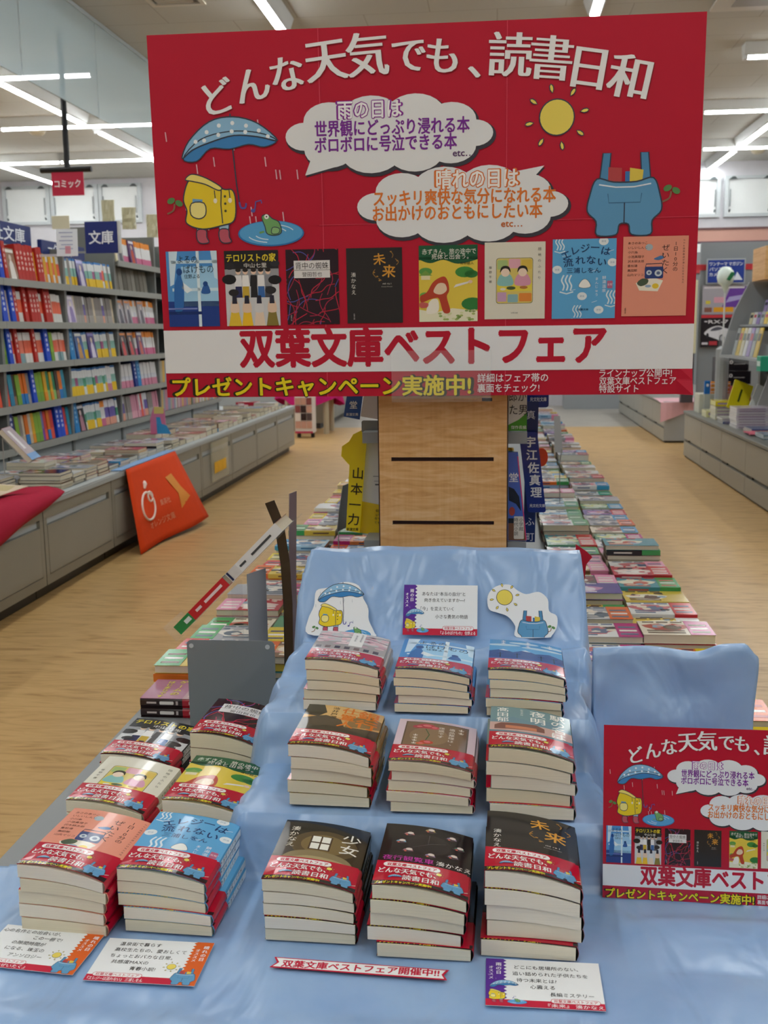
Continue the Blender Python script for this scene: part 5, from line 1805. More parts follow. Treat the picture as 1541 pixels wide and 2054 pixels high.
def cover_mirai():
    p = Print().rect(0, 0, 105, 148, '#2a2828')
    p.text('未', 62, 126, 24, '#d89a3a', bold=0.015, rot=0.12, l=4).text('来', 80, 102, 26, '#d89a3a', bold=0.015, rot=-0.08, l=4)
    for pts in ([(84, 140), (88, 134), (86, 128)], [(54, 106), (50, 98), (56, 90)], [(60, 88), (66, 84)], [(92, 126), (98, 120), (94, 114)]):
        p.line(spline(pts, 4, False), 1.2, '#a87a3a', 4)
    for x, y in ((84, 140), (52, 100), (96, 122), (58, 92), (62, 84)):
        p.ell(x, y, 2, 1.4, '#b0823c', 4, 8)
    p.text('mi ra i', 76, 78, 5, '#d8d2c8', w=16, l=4).text('Kanae Minato', 76, 72, 3, '#b8b2a8', w=20, l=4)
    p.vtext('湊かなえ', 13, 96, 10, '#e8e4dc', step=11.5, l=4).vtext('双葉文庫', 13, 18, 3, '#d8d0d0', l=4)
    return p


def cover_aka():
    p = Print().rect(0, 0, 105, 148, '#e2c84a').rect(0, 120, 105, 148, '#1f5a3a', 2)
    p.shape([(0, 122), (20, 114), (44, 120), (70, 112), (105, 120), (105, 126), (0, 126)], '#1f5a3a', l=2)
    for x, y, rx_, c in ((12, 98, 12, '#5a9a4a'), (82, 96, 17, '#3f8a3e'), (94, 92, 12, '#337a38'), (96, 34, 20, '#2f7a3a'), (10, 52, 9, '#6aa84a')):
        p.ell(x, y, rx_, rx_ * 0.62, c, 2, 16)
    p.poly([(4, 82), (20, 82), (20, 92), (12, 98), (4, 92)], '#e8dcb0', 3).poly([(0, 90), (12, 100), (24, 90)], '#7aa04a', 3.4)
    p.poly([(0, 0), (105, 0), (105, 20), (60, 26), (30, 18), (0, 24)], '#e8e6c8', 2)
    r = random.Random(4)
    for k in range(26):
        p.ell(r.uniform(34, 104), r.uniform(2, 24), 3.4, 2.2, ('#a8b86a', '#d8dca8', '#8aa85a')[k % 3], 3, 7)
    # red hooded cape
    p.shape([(14, 58), (26, 78), (44, 88), (52, 78), (54, 60), (50, 48), (56, 20), (44, 18), (36, 44), (28, 46), (20, 44), (4, 38), (2, 50)], '#b8442c', l=4).shape([(26, 60), (34, 74), (46, 74), (50, 62), (42, 54), (32, 54)], '#e8cfb0', l=5)
    p.shape([(14, 16), (34, 20), (34, 42), (24, 44), (16, 34)], '#f0ecdc', l=3.6).shape([(2, 28), (14, 28), (16, 36), (2, 38)], '#c8605a', l=5)
    p.poly([(62, 66), (88, 74), (90, 78), (66, 72)], '#e6e2da', 4).ell(92, 77, 4, 3.4, '#e8c8b0', 4, 10)
    p.text('赤ずきん、旅の途中で', 54, 136, 12, '#eef0e2', w=96, l=6).text('死体と出会う。', 56, 126, 11, '#eef0e2', w=66, l=6).text('青柳碧人', 86, 113, 6, '#2a3a22', w=24, l=6)
    return p.clip(0, 0, 105, 148)


def cover_danchi():
    p = Print().rect(0, 0, 105, 148, '#dfdccb')
    p.rrect(20, 30, 84, 118, 5, '#6a6a5a', 2).rrect(20.8, 30.8, 83.2, 117.2, 5, '#d8c46a', 2.4)
    for x0, y0, x1, y1, c in ((22, 96, 40, 114, '#a8c07a'), (42, 98, 62, 116, '#e0a8b4'), (64, 96, 82, 114, '#d8b84a'), (22, 34, 38, 52, '#c8a0c0'), (40, 32, 58, 48, '#8ab4b8'), (60, 34, 82, 50, '#e08a3a'), (22, 54, 82, 70, '#e6d24a')):
        p.rrect(x0, y0, x1, y1, 2, c, 3)
    for x, c in ((36, '#8ac0bc'), (66, '#d89ab0')):
        p.shape([(x - 13, 66), (x + 13, 66), (x + 10, 84), (x, 88), (x - 10, 84)], c, l=4).ell(x, 90, 7.5, 8, '#efd8c2', 4.6, 14).shape([(x - 9, 90), (x - 7, 100), (x, 103), (x + 7, 100), (x + 9, 90), (x + 4, 97), (x - 4, 97)], '#26221e', l=5)
    p.ell(46, 60, 8, 3.4, '#4a5a3a', 5, 14).ell(68, 61, 7, 3, '#b8783a', 5, 14).ell(32, 58, 5, 2.4, '#e8e2d0', 5, 12)
    p.vtext('団地のふたり', 95, 134, 6, '#4a4a44', step=11, l=6).vtext('藤野千夜', 10, 100, 5.4, '#4a4a44', step=9, l=6).text('双葉文庫', 52, 12, 3, '#6a6a62', w=12, l=6)
    return p


def cover_elegy():
    p = Print().rect(0, 0, 105, 148, '#5fabdc')
    for x, y, s in ((12, 140, 1.0), (24, 68, 1.25), (98, 40, 1.1), (42, 14, 1.0)):
        for k in (-1, 0, 1):
            p.line(spline([(x + 5 * k * s, y - 12 * s), (x + 5 * k * s + 2, y - 5 * s), (x + 5 * k * s - 2, y + 3 * s), (x + 5 * k * s + 1.5, y + 11 * s)], 4, False), 2 * s, '#dcecf4', 2)
        p.line([(x - 9 * s, y - 14 * s), (x, y - 17 * s), (x + 9 * s, y - 14 * s)], 1.8 * s, '#dcecf4', 2)
    for x, y in ((84, 143), (8, 92), (99, 104), (50, 42), (78, 16)):
        p.ell(x, y, 8, 7.4, '#e2ebee', 3, 18).text('餅湯', x, y, 4, '#8aa8c0', w=7, l=4)
    for x, y in ((66, 88), (30, 52), (92, 62), (16, 116), (92, 124), (66, 30)):
        p.line([(x, y), (x + 9, y + 3)], 0.9, '#cfe4f0', 2)
    # a plain steamed bun
    p.shape([(44, 60), (48, 70), (54, 74), (60, 70), (64, 60), (54, 57)], '#eef0ea', '#5a7a98', 0.8, 4)
    for k, (ch, x, y) in enumerate(zip('エレジーは', (22, 38, 54, 70, 88), (119, 127, 131, 132, 125))):
        p.text(ch, x, y, 17, '#1f3f6e', bold=0.015, rot=(0.42, 0.2, 0.1, -0.06, -0.2)[k], l=5)
    for k, (ch, x, y) in enumerate(zip('流れない', (26, 46, 64, 82), (105, 109, 109, 105))):
        p.text(ch, x, y, 17, '#1f3f6e', bold=0.015, rot=(0.12, 0.05, -0.03, -0.1)[k], l=5)
    p.text('三浦しをん', 52, 90, 11, '#1f3f6e', w=56, bold=0.01, l=5).vtext('餅湯温泉', 86, 76, 7, '#e8f0f4', step=8, l=5).vtext('まんじゅう', 74, 74, 6, '#e8f0f4', step=7.4, l=5).rrect(91, 56, 100, 70, 1.5, '#b86a8a', 5).text('名物', 95.5, 63, 4.4, '#f0e8ec', w=7.6, l=6)
    p.text('双葉文庫', 52, 17, 4.4, '#1f3f6e', w=18, bold=0.01, l=5)
    return p.clip(0, 0, 105, 148)


def cover_ichi():
    p = Print().rect(0, 0, 105, 148, '#e79880')
    for k, s in enumerate(('あさのあつこ', 'いしいしんじ', '小川糸', '小池真理子', '沢木耕太郎', '重松清', '高田郁', '山内マリコ')):
        p.text(s, 8, 136 - 8.4 * k, 5.4, '#5a3a34', anchor='l', l=4)
    p.vtext('NHK国際放送が選んだ日本の名作', 98, 140, 3.4, '#6a4a44', step=5.2, l=4).vtext('1日10分の', 85, 134, 9, '#3a2a2a', step=9.4, l=4).vtext('ぜいたく', 69, 127, 13, '#3a2a2a', step=14, l=4)
    p.ell(42, 128, 6, 6, '#a8b8c0', 3)
    p.rrect(36, 70, 66, 92, 3, '#2a3f78', 4).rrect(36.5, 90, 65.5, 96, 2, '#e79880', 3.6).line([(37, 90), (38, 97), (64, 98), (65, 90)], 1.4, '#2a3050', 4).ell(43, 81, 4.4, 4.6, '#c8d4dc', 5).ell(58, 80, 6, 6.2, '#c8d4dc', 5).ell(58, 80, 3, 3, '#5a6a90', 6).ell(43, 81, 2, 2, '#5a6a90', 6)
    p.poly([(22, 62), (50, 72), (66, 66), (58, 46), (28, 48)], '#f0ead8', 3).ell(54, 56, 5.4, 5, '#e8c83a', 4).shape([(24, 62), (32, 70), (42, 68), (40, 60), (30, 56)], '#4a5a46', l=4).ell(42, 56, 5, 2.6, '#9ab0c8', 4)
    p.shape([(50, 106), (58, 104), (66, 108), (62, 112), (56, 110)], '#4a7ab0', l=4).line([(63, 110), (66, 116)], 1, '#4a4a5a', 4)
    p.vtext('双葉文庫', 6, 14, 2.6, '#5a3a34', l=4)
    return p


def cover_shoujo():
    p = Print().rect(0, 0, 105, 148, '#3a3020').rect(0, 112, 105, 148, '#241e16', 1.5)
    p.ell(56, 92, 40, 34, '#5a4a30', 1.6, 24).ell(56, 92, 28, 24, '#7a663e', 1.8, 24).rect(0, 0, 105, 50, '#2e261a', 2)
    p.rect(38, 78, 64, 112, '#4a3826', 3)
    for x in (40, 52):
        for y in (80, 97):
            p.rect(x, y, x + 10, y + 14, '#eceade', 4)
    p.shape([(14, 46), (20, 68), (50, 76), (86, 66), (94, 44), (60, 36)], '#8a7a58', l=3).shape([(14, 48), (40, 62), (80, 58), (94, 46), (60, 52)], '#a8986e', l=3.4)
    p.text('少', 86, 116, 24, '#ece8de', bold=0.008, l=5).text('女', 86, 90, 24, '#ece8de', bold=0.008, l=5)
    p.vtext('湊かなえ', 16, 126, 12, '#e8e2d2', step=13.4, l=5)
    return p


def cover_yakou():
    p = Print().rect(0, 0, 105, 148, '#211c1e')
    p.ell(54, 104, 26, 24, '#2e2829', 2, 24).ell(54, 104, 18, 16, '#282324', 2.4, 24)
    r = random.Random(2)
    for k, (x, y, c) in enumerate(((54, 138, '#b09a5a'), (80, 128, '#8a7a98'), (90, 108, '#5a7a6a'), (84, 86, '#8a8090'), (58, 78, '#9a86a8'), (32, 84, '#a87a80'), (22, 104, '#7ab0c8'), (30, 124, '#c88a8a'))):
        p.ell(x, y, 6, 4, c, 3, 10).ell(x + 1, y + 3, 4, 3, '#d8c8c0', 3.5, 8).poly([(x - 9, y - 1), (x, y - 5), (x + 8, y - 2), (x, y + 1)], '#4a3a40', 3.2).ell(x - 3, y - 2, 1.6, 1.4, '#d86a5a', 4, 7)
    p.line([(54, 104), (54, 126)], 0.8, '#4a4446', 2.6).line([(54, 104), (74, 112)], 0.8, '#4a4446', 2.6).line([(54, 104), (36, 92)], 0.8, '#4a4446', 2.6)
    p.text('夜行観覧車', 34, 64, 12, '#b83a9a', w=58, bold=0.01, l=5).text('湊かなえ', 86, 64, 11, '#e8e4de', w=40, l=5)
    return p.clip(0, 0, 105, 148)


def cover_ginkou():
    p = Print().rect(0, 0, 105, 148, '#c89a5c').rect(0, 108, 105, 148, '#d8b070', 1.5)
    p.poly([(0, 96), (30, 110), (52, 100), (60, 76), (105, 86), (105, 0), (0, 0)], '#4a4030', 2).poly([(0, 148), (22, 148), (30, 120), (20, 104), (0, 110)], '#3a362a', 2.4)
    p.poly([(60, 76), (105, 92), (105, 120), (84, 130), (64, 110)], '#8a6a3c', 2.6)
    p.shape([(10, 60), (36, 74), (60, 70), (96, 64), (100, 52), (40, 48)], '#2e2a20', l=3)
    p.vtext('銀行', 86, 130, 30, '#d8741e', step=32, bold=0.025, l=5).vtext('仕置人', 60, 134, 23, '#d8741e', step=24, bold=0.02, l=5).vtext('池井戸潤', 40, 138, 10, '#2a2418', step=11, l=5)
    return p


def cover_rose():
    p = Print().rect(0, 0, 105, 148, '#d8c2cc').rect(10, 42, 95, 140, '#5a4636', 2).rect(12, 44, 93, 138, '#7a5f48', 2.4)
    p.ell(44, 92, 26, 30, '#8a6f52', 2.8, 20)
    for x, y, r_, c in ((38, 126, 12, '#b83a4a'), (28, 122, 8, '#a83244'), (48, 122, 8, '#c84a58'), (42, 70, 9, '#b8402e'), (34, 64, 6, '#c8643a')):
        p.ell(x, y, r_, r_ * 0.7, c, 3.4, 14).ell(x + 1, y + 1, r_ * 0.5, r_ * 0.35, '#d86a70', 3.8, 10)
    p.line([(38, 116), (44, 96), (40, 74)], 1.6, '#4a5a34', 3.2)
    marks(p, 85, 128, 2, 9, '#e8dccf')
    p.vtext('遺品整理は、', 73, 124, 8.6, '#e8dccf', step=10, l=5).vtext('迷惑です', 59, 124, 8.6, '#e8dccf', step=10, l=5)
    marks(p, 26, 92, 4, 8, '#e8dccf')
    return p


def cover_yoake():
    p = Print().rect(0, 0, 105, 148, '#8fa8ae').rect(0, 96, 105, 148, '#6f9298', 1.5).rect(0, 62, 105, 98, '#c8a49c', 1.8)
    p.poly([(0, 98), (30, 112), (52, 102), (80, 116), (105, 100), (105, 90), (0, 90)], '#6a8c9a', 2).poly([(0, 62), (105, 62), (105, 40), (0, 40)], '#5a7a8a', 2)
    p.poly([(6, 66), (70, 70), (70, 84), (60, 92), (14, 88), (6, 80)], '#7a4a42', 3).rect(20, 70, 60, 80, '#c87a5a', 3.4)
    p.vtext('駅の名は', 88, 134, 21, '#f0f0ea', step=21, bold=0.012, l=5).vtext('夜明', 62, 132, 22, '#f0f0ea', step=24, bold=0.012, l=5).vtext('髙田郁', 16, 136, 17, '#eef0ea', step=18, bold=0.008, l=5).vtext('軌道春秋', 41, 140, 4, '#e8ecea', step=6, l=5)
    return p


def cover_sakura():
    p = Print().rect(0, 0, 105, 148, '#c8c4c4').rect(0, 60, 105, 96, '#a8a09c', 1.5)
    r = random.Random(6)
    for k in range(60):
        p.ell(r.uniform(4, 101), r.uniform(84, 146), r.uniform(4, 8), r.uniform(3, 5), ('#e6c2c6', '#dcb4ba', '#ecd2d2', '#c8a0a8')[k % 4], 2 + (k % 5) * 0.2, 8)
    p.line(spline([(0, 128), (34, 118), (70, 126), (105, 116)], 5, False), 2, '#5a4240', 2.8).line(spline([(105, 140), (76, 134), (60, 118)], 5, False), 1.6, '#5a4240', 2.8)
    for k in range(7):
        p.rect(4 + 14 * k, 62, 12 + 14 * k, 74, ('#5a4a4a', '#7a6460', '#4a4048')[k % 3], 2.4)
    p.rect(50, 80, 70, 146, '#ecebe6', 4)
    marks(p, 65, 138, 6, 5.4, '#3a3434')
    marks(p, 57, 132, 5, 5.4, '#3a3434')
    return p.clip(0, 0, 105, 148)


def cover_umi():
    p = Print().rect(0, 0, 105, 148, '#5aa0d4').rect(0, 118, 105, 148, '#3f8cc8', 1.5)
    for x, y, w in ((20, 122, 26), (76, 116, 30), (50, 134, 22), (92, 132, 18)):
        p.ell(x, y, w, 5, '#b8d4e6', 2, 14)
    p.poly([(0, 92), (20, 100), (34, 88), (52, 102), (66, 90), (86, 98), (105, 86), (105, 60), (0, 60)], '#2c4a8c', 3).poly([(14, 97), (20, 100), (28, 93), (22, 94)], '#dce8f2', 3.5).poly([(46, 98), (52, 102), (60, 95), (53, 96)], '#dce8f2', 3.5)
    p.rect(0, 40, 105, 66, '#3a6ab4', 2.8)
    for x in (16, 40, 74, 92):
        p.line([(x, 62), (x, 84)], 1.8, '#1c2c52', 4).line([(x - 5, 78), (x + 5, 80)], 1.2, '#1c2c52', 4)
    marks(p, 20, 140, 2, 8, '#f0f4f8')
    marks(p, 56, 141, 3, 8, '#f0f4f8')
    marks(p, 88, 139, 2, 8, '#f0f4f8')
    return p


COVERS = {'yoru': cover_yoru(), 'terror': cover_terror(), 'kumo': cover_kumo(), 'mirai': cover_mirai(), 'aka': cover_aka(), 'danchi': cover_danchi(), 'elegy': cover_elegy(), 'ichi': cover_ichi(),
          'shoujo': cover_shoujo(), 'yakou': cover_yakou(), 'ginkou': cover_ginkou(), 'rose': cover_rose(), 'yoake': cover_yoake(), 'sakura': cover_sakura(), 'umi': cover_umi()}


def obi_print():
    """belly band 105 x 56"""
    p = Print()
    p.rect(0, 1.2, 105, 9, '#241c1e', 1)
    p.text('プレゼントキャンペーン実施中!', 34, 4.4, 7, '#e8d424', w=62, bold=0.03, l=2)
    p.rrect(8, 42, 72, 52, 5, '#f4efee', 1).text('双葉文庫ベストフェア', 40, 47, 7.6, '#c41e3a', w=56, bold=0.03, l=2)
    p.text('どんな天気でも、', 36, 33, 13, '#f6f0f0', w=64, dup=0.02, l=2).text('読書日和', 52, 18, 13, '#f6f0f0', w=40, dup=0.02, l=2)
    umbrella(p, 24, 19, 16, 2)
    sun_mark(p, 71, 38, 3.2, 2)
    dungarees(p, 87, 18, 30, 3)
    p.line([(97, 12), (104, 16)], 0.8, '#f0e0e0', 2)
    return p.clip(0, 1.2, 105, 55.5)


OBI = obi_print()

# ---- campaign poster, 1000 x 660 units
RED = '#bb1030'


def poster_print():
    p = Print()
    Y = lambda v: 660 - v
    # headline on an arc
    for ch, u, v, r in zip('どんな天気でも、読書日和', (131, 195, 260, 332, 407, 482, 542, 600, 663, 735, 802, 872), (110, 91, 74, 53, 47, 50, 54, 64, 57, 65, 83, 101),
                           (0.26, 0.2, 0.16, 0.1, 0.05, 0.0, -0.03, -0.04, -0.06, -0.1, -0.16, -0.2)):
        h = 80 if ch in '天気読書日和' else 68
        p.text(ch, u, Y(v), h, '#8a0f22', dup=0.028, rot=r, l=2, res=3)
        p.text(ch, u - 1.5, Y(v) + 1.5, h, '#eceff0', dup=0.026, rot=r, l=3, res=3)
    # clouds
    cloud(p, 441, Y(186), 384, 128, [(300, Y(218)), (352, Y(236)), (286, Y(252))], 2)
    cloud(p, 574, Y(313), 390, 128, [(652, Y(258)), (690, Y(282)), (724, Y(246))], 2)
    p.text('雨の日は', 408, Y(139), 34, '#8a2a9a', w=120, bold=0.065, l=5).text('雨の日は', 408, Y(139), 34, '#f6f6f8', w=116, bold=0.02, l=6)
    p.text('世界観にどっぷり浸れる本', 448, Y(171), 30, '#7a2a96', w=282, bold=0.022, l=5).text('ボロボロに号泣できる本', 436, Y(199), 30, '#7a2a96', w=260, bold=0.022, l=5).text('etc…', 578, Y(219), 17, '#5a3a6a', w=38, bold=0.02, l=5)
    p.text('晴れの日は', 603, Y(265), 36, '#e0742a', w=152, bold=0.065, l=5).text('晴れの日は', 603, Y(265), 36, '#f8f6f2', w=148, bold=0.02, l=6)
    p.text('スッキリ爽快な気分になれる本', 579, Y(296), 30, '#e07a2e', w=332, bold=0.022, l=5).text('お出かけのおともにしたい本', 566, Y(323), 30, '#e07a2e', w=310, bold=0.022, l=5).text('etc…', 666, Y(345), 17, '#c8682a', w=38, bold=0.02, l=5)
    # illustrations: umbrella, raincoat, puddle with frog, rain, note; sun and dungarees
    umbrella(p, 146, Y(190), 182, 4)
    raincoat(p, 106, Y(300), 122, 4)
    p.line([(150, Y(178)), (156, Y(262)), (160, Y(296))], 2.4, OUT, 3.5)
    p.line(spline([(160, Y(296)), (163, Y(306)), (171, Y(306)), (173, Y(298))], 4, False), 3.4, '#5a5aa8', 4)
    puddle(p, 218, Y(354), 126, 4)
    note_mark(p, 192, Y(304), 24, 4)
    sprout(p, 36, Y(296), 30, 4)
    rain(p, 22, Y(335), 250, 200, 20, '#e2b0bc', 2, 3, 2.2)
    sun_mark(p, 745, Y(164), 31, 4)
    dungarees(p, 868, Y(300), 160, 4)
    sprout(p, 950, Y(296), 30, 4)
    # cover row
    for key, (x0, y0), (x1, y1) in (('yoru', (13, 383), (112, 524)), ('terror', (126, 384), (230, 524)), ('kumo', (244, 384), (344, 523)), ('mirai', (359, 384), (464, 522)),
                                    ('aka', (495, 382), (604, 521)), ('danchi', (617, 379), (728, 518)), ('elegy', (741, 376), (856, 519)), ('ichi', (868, 374), (984, 516))):
        p.add(COVERS[key], x0, Y(y1), (x1 - x0) / 105.0, (y1 - y0) / 148.0, 2, 0.5)
    # white band and campaign lines
    p.rect(0, Y(613), 1000, Y(531), '#e9ecee', 2)
    p.text('双葉文庫ベストフェア', 495, Y(566), 78, RED, w=690, bold=0.036, l=3, res=3)
    p.text('プレゼントキャンペーン実施中!', 302, Y(640), 40, '#2a2a14', w=586, bold=0.075, l=3).text('プレゼントキャンペーン実施中!', 302, Y(640), 40, '#ecd81e', w=578, bold=0.028, l=4)
    p.text('詳細はフェア帯の', 604, Y(627), 17.5, '#f2e8ea', w=132, bold=0.012, anchor='l', l=3).text('裏面をチェック!', 604, Y(646), 17.5, '#f2e8ea', w=116, bold=0.012, anchor='l', l=3)
    p.text('ラインナップ公開中!', 831, Y(620), 16, '#f2e8ea', w=132, bold=0.012, anchor='l', l=3).text('双葉文庫ベストフェア', 831, Y(634.5), 16, '#f2e8ea', w=140, bold=0.012, anchor='l', l=3).text('特設サイト', 831, Y(649), 16, '#f2e8ea', w=72, bold=0.012, anchor='l', l=3)
    return p


POSTER = poster_print()
BW, BH = 0.985, 0.652
ban = thing('campaign_banner', 'huge red campaign banner of taped sheets with white headline above the display', 'banner', (-0.6285, 2.0185, 0.9285), (math.radians(2.2), 0, 0))


def curl(x, y):
    """the lower corner of the paper lifts a little off the board"""
    u, v = np.asarray(x) / BW, np.asarray(y) / BH
    return 0.02 * np.clip((u - 0.972) / 0.028, 0, 1) * np.clip((0.062 - v) / 0.062, 0, 1)


MB().box(0.02, 0.003, 0.02, BW - 0.02, 0.008, BH - 0.01, '#b8a488').build('backing_board', M_PAINT, ban)
cols_, rows_ = [0, 0.317, 0.656, 1.0], [0, 0.482, 1.0]
for ri in range(2):
    for ci in range(3):
        g = []
        for r in range(13):
            v = (rows_[ri] + (rows_[ri + 1] - rows_[ri]) * r / 12) * BH
            row = []
            for c in range(13):
                x = (cols_[ci] + (cols_[ci + 1] - cols_[ci]) * c / 12) * BW
                row.append((x, -0.0004 * ((ri + ci) % 2) - float(curl(np.array(x), np.array(v))), v))
            g.append(row)
        MB().sheet(g, RED, th=0.0004).build('paper_sheet', M_INK, ban)
for c in cols_[1:3]:
    seam = MB()
    g = [[(c * BW + a, -0.0012 - float(curl(np.array(c * BW), np.array(v * BH))), v * BH) for a in (-0.0007, 0.0007)] for v in [k / 20 for k in range(21)]]
    seam.sheet(g, '#d8455c', th=0.0002)
    seam.build('tape_seam', M_INK, ban)
MB().sheet([[(u * BW, -0.0012 - float(curl(np.array(u * BW), np.array(0.482 * BH))), 0.482 * BH + a) for a in (-0.0005, 0.0005)] for u in [0.31 + 0.69 * k / 20 for k in range(21)]], '#d8455c', th=0.0002).build('tape_seam', M_INK, ban)
pm_ = POSTER.mesh('printed_design', BW / 1000.0, dz=0.00025, z0=0.0009, plane='xz')
ob('printed_design', pm_, ban)
hold = thing('sign_holder', 'clear acrylic sign holder gripping the lower middle of the banner', 'holder', (-0.10, 1.985, 0.925))
MB().box(-0.0915, 0.0, 0.0, 0.0915, 0.0025, 0.088, '#e8eef0').build('front_plate', M_ACRYL, hold)
MB().box(-0.0915, 0.0, -0.006, 0.0915, 0.094, -0.0005, '#c9c2cc').build('lower_edge', M_ACRYL, hold)
MB().box(0.075, 0.012, -0.006, 0.094, 0.02, 0.0, '#1c1014').build('dark_clip', M_PAINT, hold)

# ---- small poster of the same campaign, leaning in front of the cloth panel
sp_w = 0.297
sk = sp_w / BW
smp = thing('small_poster', 'small red campaign poster leaning on the blue cloth beside the stacks', 'poster', (0.1305, 1.212, 0.3755), (math.radians(-10), 0, math.radians(-1.5)))
MB().box(0, 0.0003, 0, sp_w, 0.0012, 0.207, RED).build('card', M_GLOSS, smp)
sd = ob('printed_design', POSTER.mesh('printed_design', sk * BW / 1000.0, dz=0.00008, z0=0.0, plane='xz', material=M_GLOSS), smp)
sd.scale = (1, 1, 0.207 / (BH * sk))
MB().prism_x([(0.0015, 0.15), (0.075, 0.012), (0.078, 0.012), (0.004, 0.15)], sp_w / 2 - 0.03, sp_w / 2 + 0.03, '#b8a888').build('back_strut', M_INK, smp)

# ------------------------------------------------------------------ paperback stacks of the display
PW, PL = 0.105, 0.148
NSEG = 9


def curve_z(i, T, u):
    return i * T * (1.08 - 0.20 * u ** 2.2)


LY = [0.0012, 0.012, 0.024, 0.036, 0.05, 0.0555, 0.148]
LZ = [0.0034, 0.0021, 0.0011, 0.0004, 0.0, 0.0, 0.0]


def lift_(u, y):
    return float(np.interp(y, LY, LZ)) * math.sin(PI * min(max(u, 0), 1)) ** 0.8


def art_above(p):
    """the part of a cover that the band leaves free"""
    q = Print()
    q.items = list(p.items)
    return q.clip(0, 53, 105, 148)


_spine = {}


def spine_print(title, bg, fg, T):
    k = (title, T)
    if k not in _spine:
        p = Print()
        for j, ch in enumerate(title):
            p.text(ch, 0.118 - 0.0098 * j, 0.0, T * 0.55, fg, rot=-PI / 2)
        _spine[k] = p
    return _spine[k]


def make_book(cover, base, i, T, top, x, y, z, rz, name, label, group, title, sp_bg, sp_fg):
    e = thing(name, label, 'book', (x, y, z), (0, 0, rz), group)
    us = [k / NSEG for k in range(NSEG + 1)]
    th = 0.0005
    lo = [curve_z(i, T, u) for u in us]
    hi = [curve_z(i + 1, T, u) - 0.0005 for u in us]
    # pages
    m = MB()
    x0, x1, ya, yb = 0.0010, PW - 0.0022, 0.0003, PL - 0.001
    pts = []
    for yy in (ya, yb):
        for tb in (0, 1):
            for k, u in enumerate(us):
                pts.append((x0 + (x1 - x0) * u, yy, lo[k] + 0.0001 if tb == 0 else hi[k] - 0.0003))
    n = NSEG + 1
    F = []
    for k in range(NSEG):
        F.append((k, k + 1, n + k + 1, n + k))
        F.append((2 * n + n + k, 2 * n + n + k + 1, 2 * n + k + 1, 2 * n + k))
        F.append((n + k, n + k + 1, 3 * n + k + 1, 3 * n + k))
        F.append((2 * n + k, 2 * n + k + 1, k + 1, k))
    F.append((2 * n, 0, n, 3 * n))
    F.append((NSEG, 2 * n + NSEG, 3 * n + NSEG, n + NSEG))
    m.faces(pts, F, random.choice(['#eee6d0', '#ebe3ca', '#f0e9d8', '#e8dfc4']))
    m.build('pages', M_PAGES, e)

    def shell(yrows, off, col, lift=False):
        """cover paper round back, spine and front"""
        path = [(PW * us[k], lo[k] - (off * 0.4 if i else 0)) for k in range(0, NSEG + 1)]
        a, b = lo[-1], hi[-1]
        path[-1] = (PW - 0.0012, path[-1][1])
        path += [(PW + off, a + (b - a) * 0.25), (PW + 0.0006 + off, (a + b) / 2), (PW + off, a + (b - a) * 0.75)]
        path += [(PW * us[k] if k < NSEG else PW - 0.0012, hi[k] + off) for k in range(NSEG, -1, -1)]
        grid = []
        for yy in yrows:
            grid.append([(px, yy, pz + (lift_(px / PW, yy) if (lift and q > NSEG + 3) else 0)) for q, (px, pz) in enumerate(path)])
        return MB().sheet(grid, col, th=0.0003)
    cv = shell(LY if top else (0.0016, PL), 0.0, base, top).build('cover', M_GLOSS, e)
    bd = shell(LY[:6] if top else (0.003, 0.0555), 0.0004, RED, top).build('belly_band', M_GLOSS, e)
    xs = [1e-9 + PW * 1000 * u for u in us[1:-1]]

    def warp(X, Yv):
        u = np.clip(X / PW, 0, 1)
        ws = np.array([math.sin(PI * q) ** 0.8 if 0 < q < 1 else 0.0 for q in us])
        return np.interp(u, us, hi) + 0.0004 + np.interp(Yv, LY, LZ) * np.interp(u, us, ws)
    if top:
        ob('artwork', art_above(COVERS[cover]).sliced(xs).mesh('artwork', 0.001, dz=0.00004, material=M_GLOSS, warp=warp), cv)
        ob('band_lettering', OBI.sliced(xs, [q * 1000 for q in LY[1:5]]).mesh('band_lettering', 0.001, dz=0.00005, z0=0.0006, material=M_GLOSS, warp=warp), bd)
    else:
        q = Print().rect(0, 3.2, 105, 9.5, '#241c1e', 1).text('プレゼントキャンペーン実施中!', 34, 4.4, 7, '#e8d424', w=62, bold=0.03, l=2)
        ob('band_lettering', q.sliced(xs).mesh('band_lettering', 0.001, dz=0.00002, z0=0.00022, material=M_GLOSS, warp=lambda X, Yv: np.interp(np.clip(X / PW, 0, 1), us, hi) + 0.0004), bd)
    # spine lettering
    sp = Print().rect(0.057, -T * 0.36, 0.146, T * 0.30, sp_bg, 0.5)
    sp.items += spine_print(title, sp_bg, sp_fg, T).items
    ob('spine_lettering', sp.mesh('spine_lettering', dz=0.00008, plane='xz', material=M_GLOSS), cv, (PW + 0.0010, 0, (lo[-1] + hi[-1]) / 2), (0, 0, PI / 2))
    return e


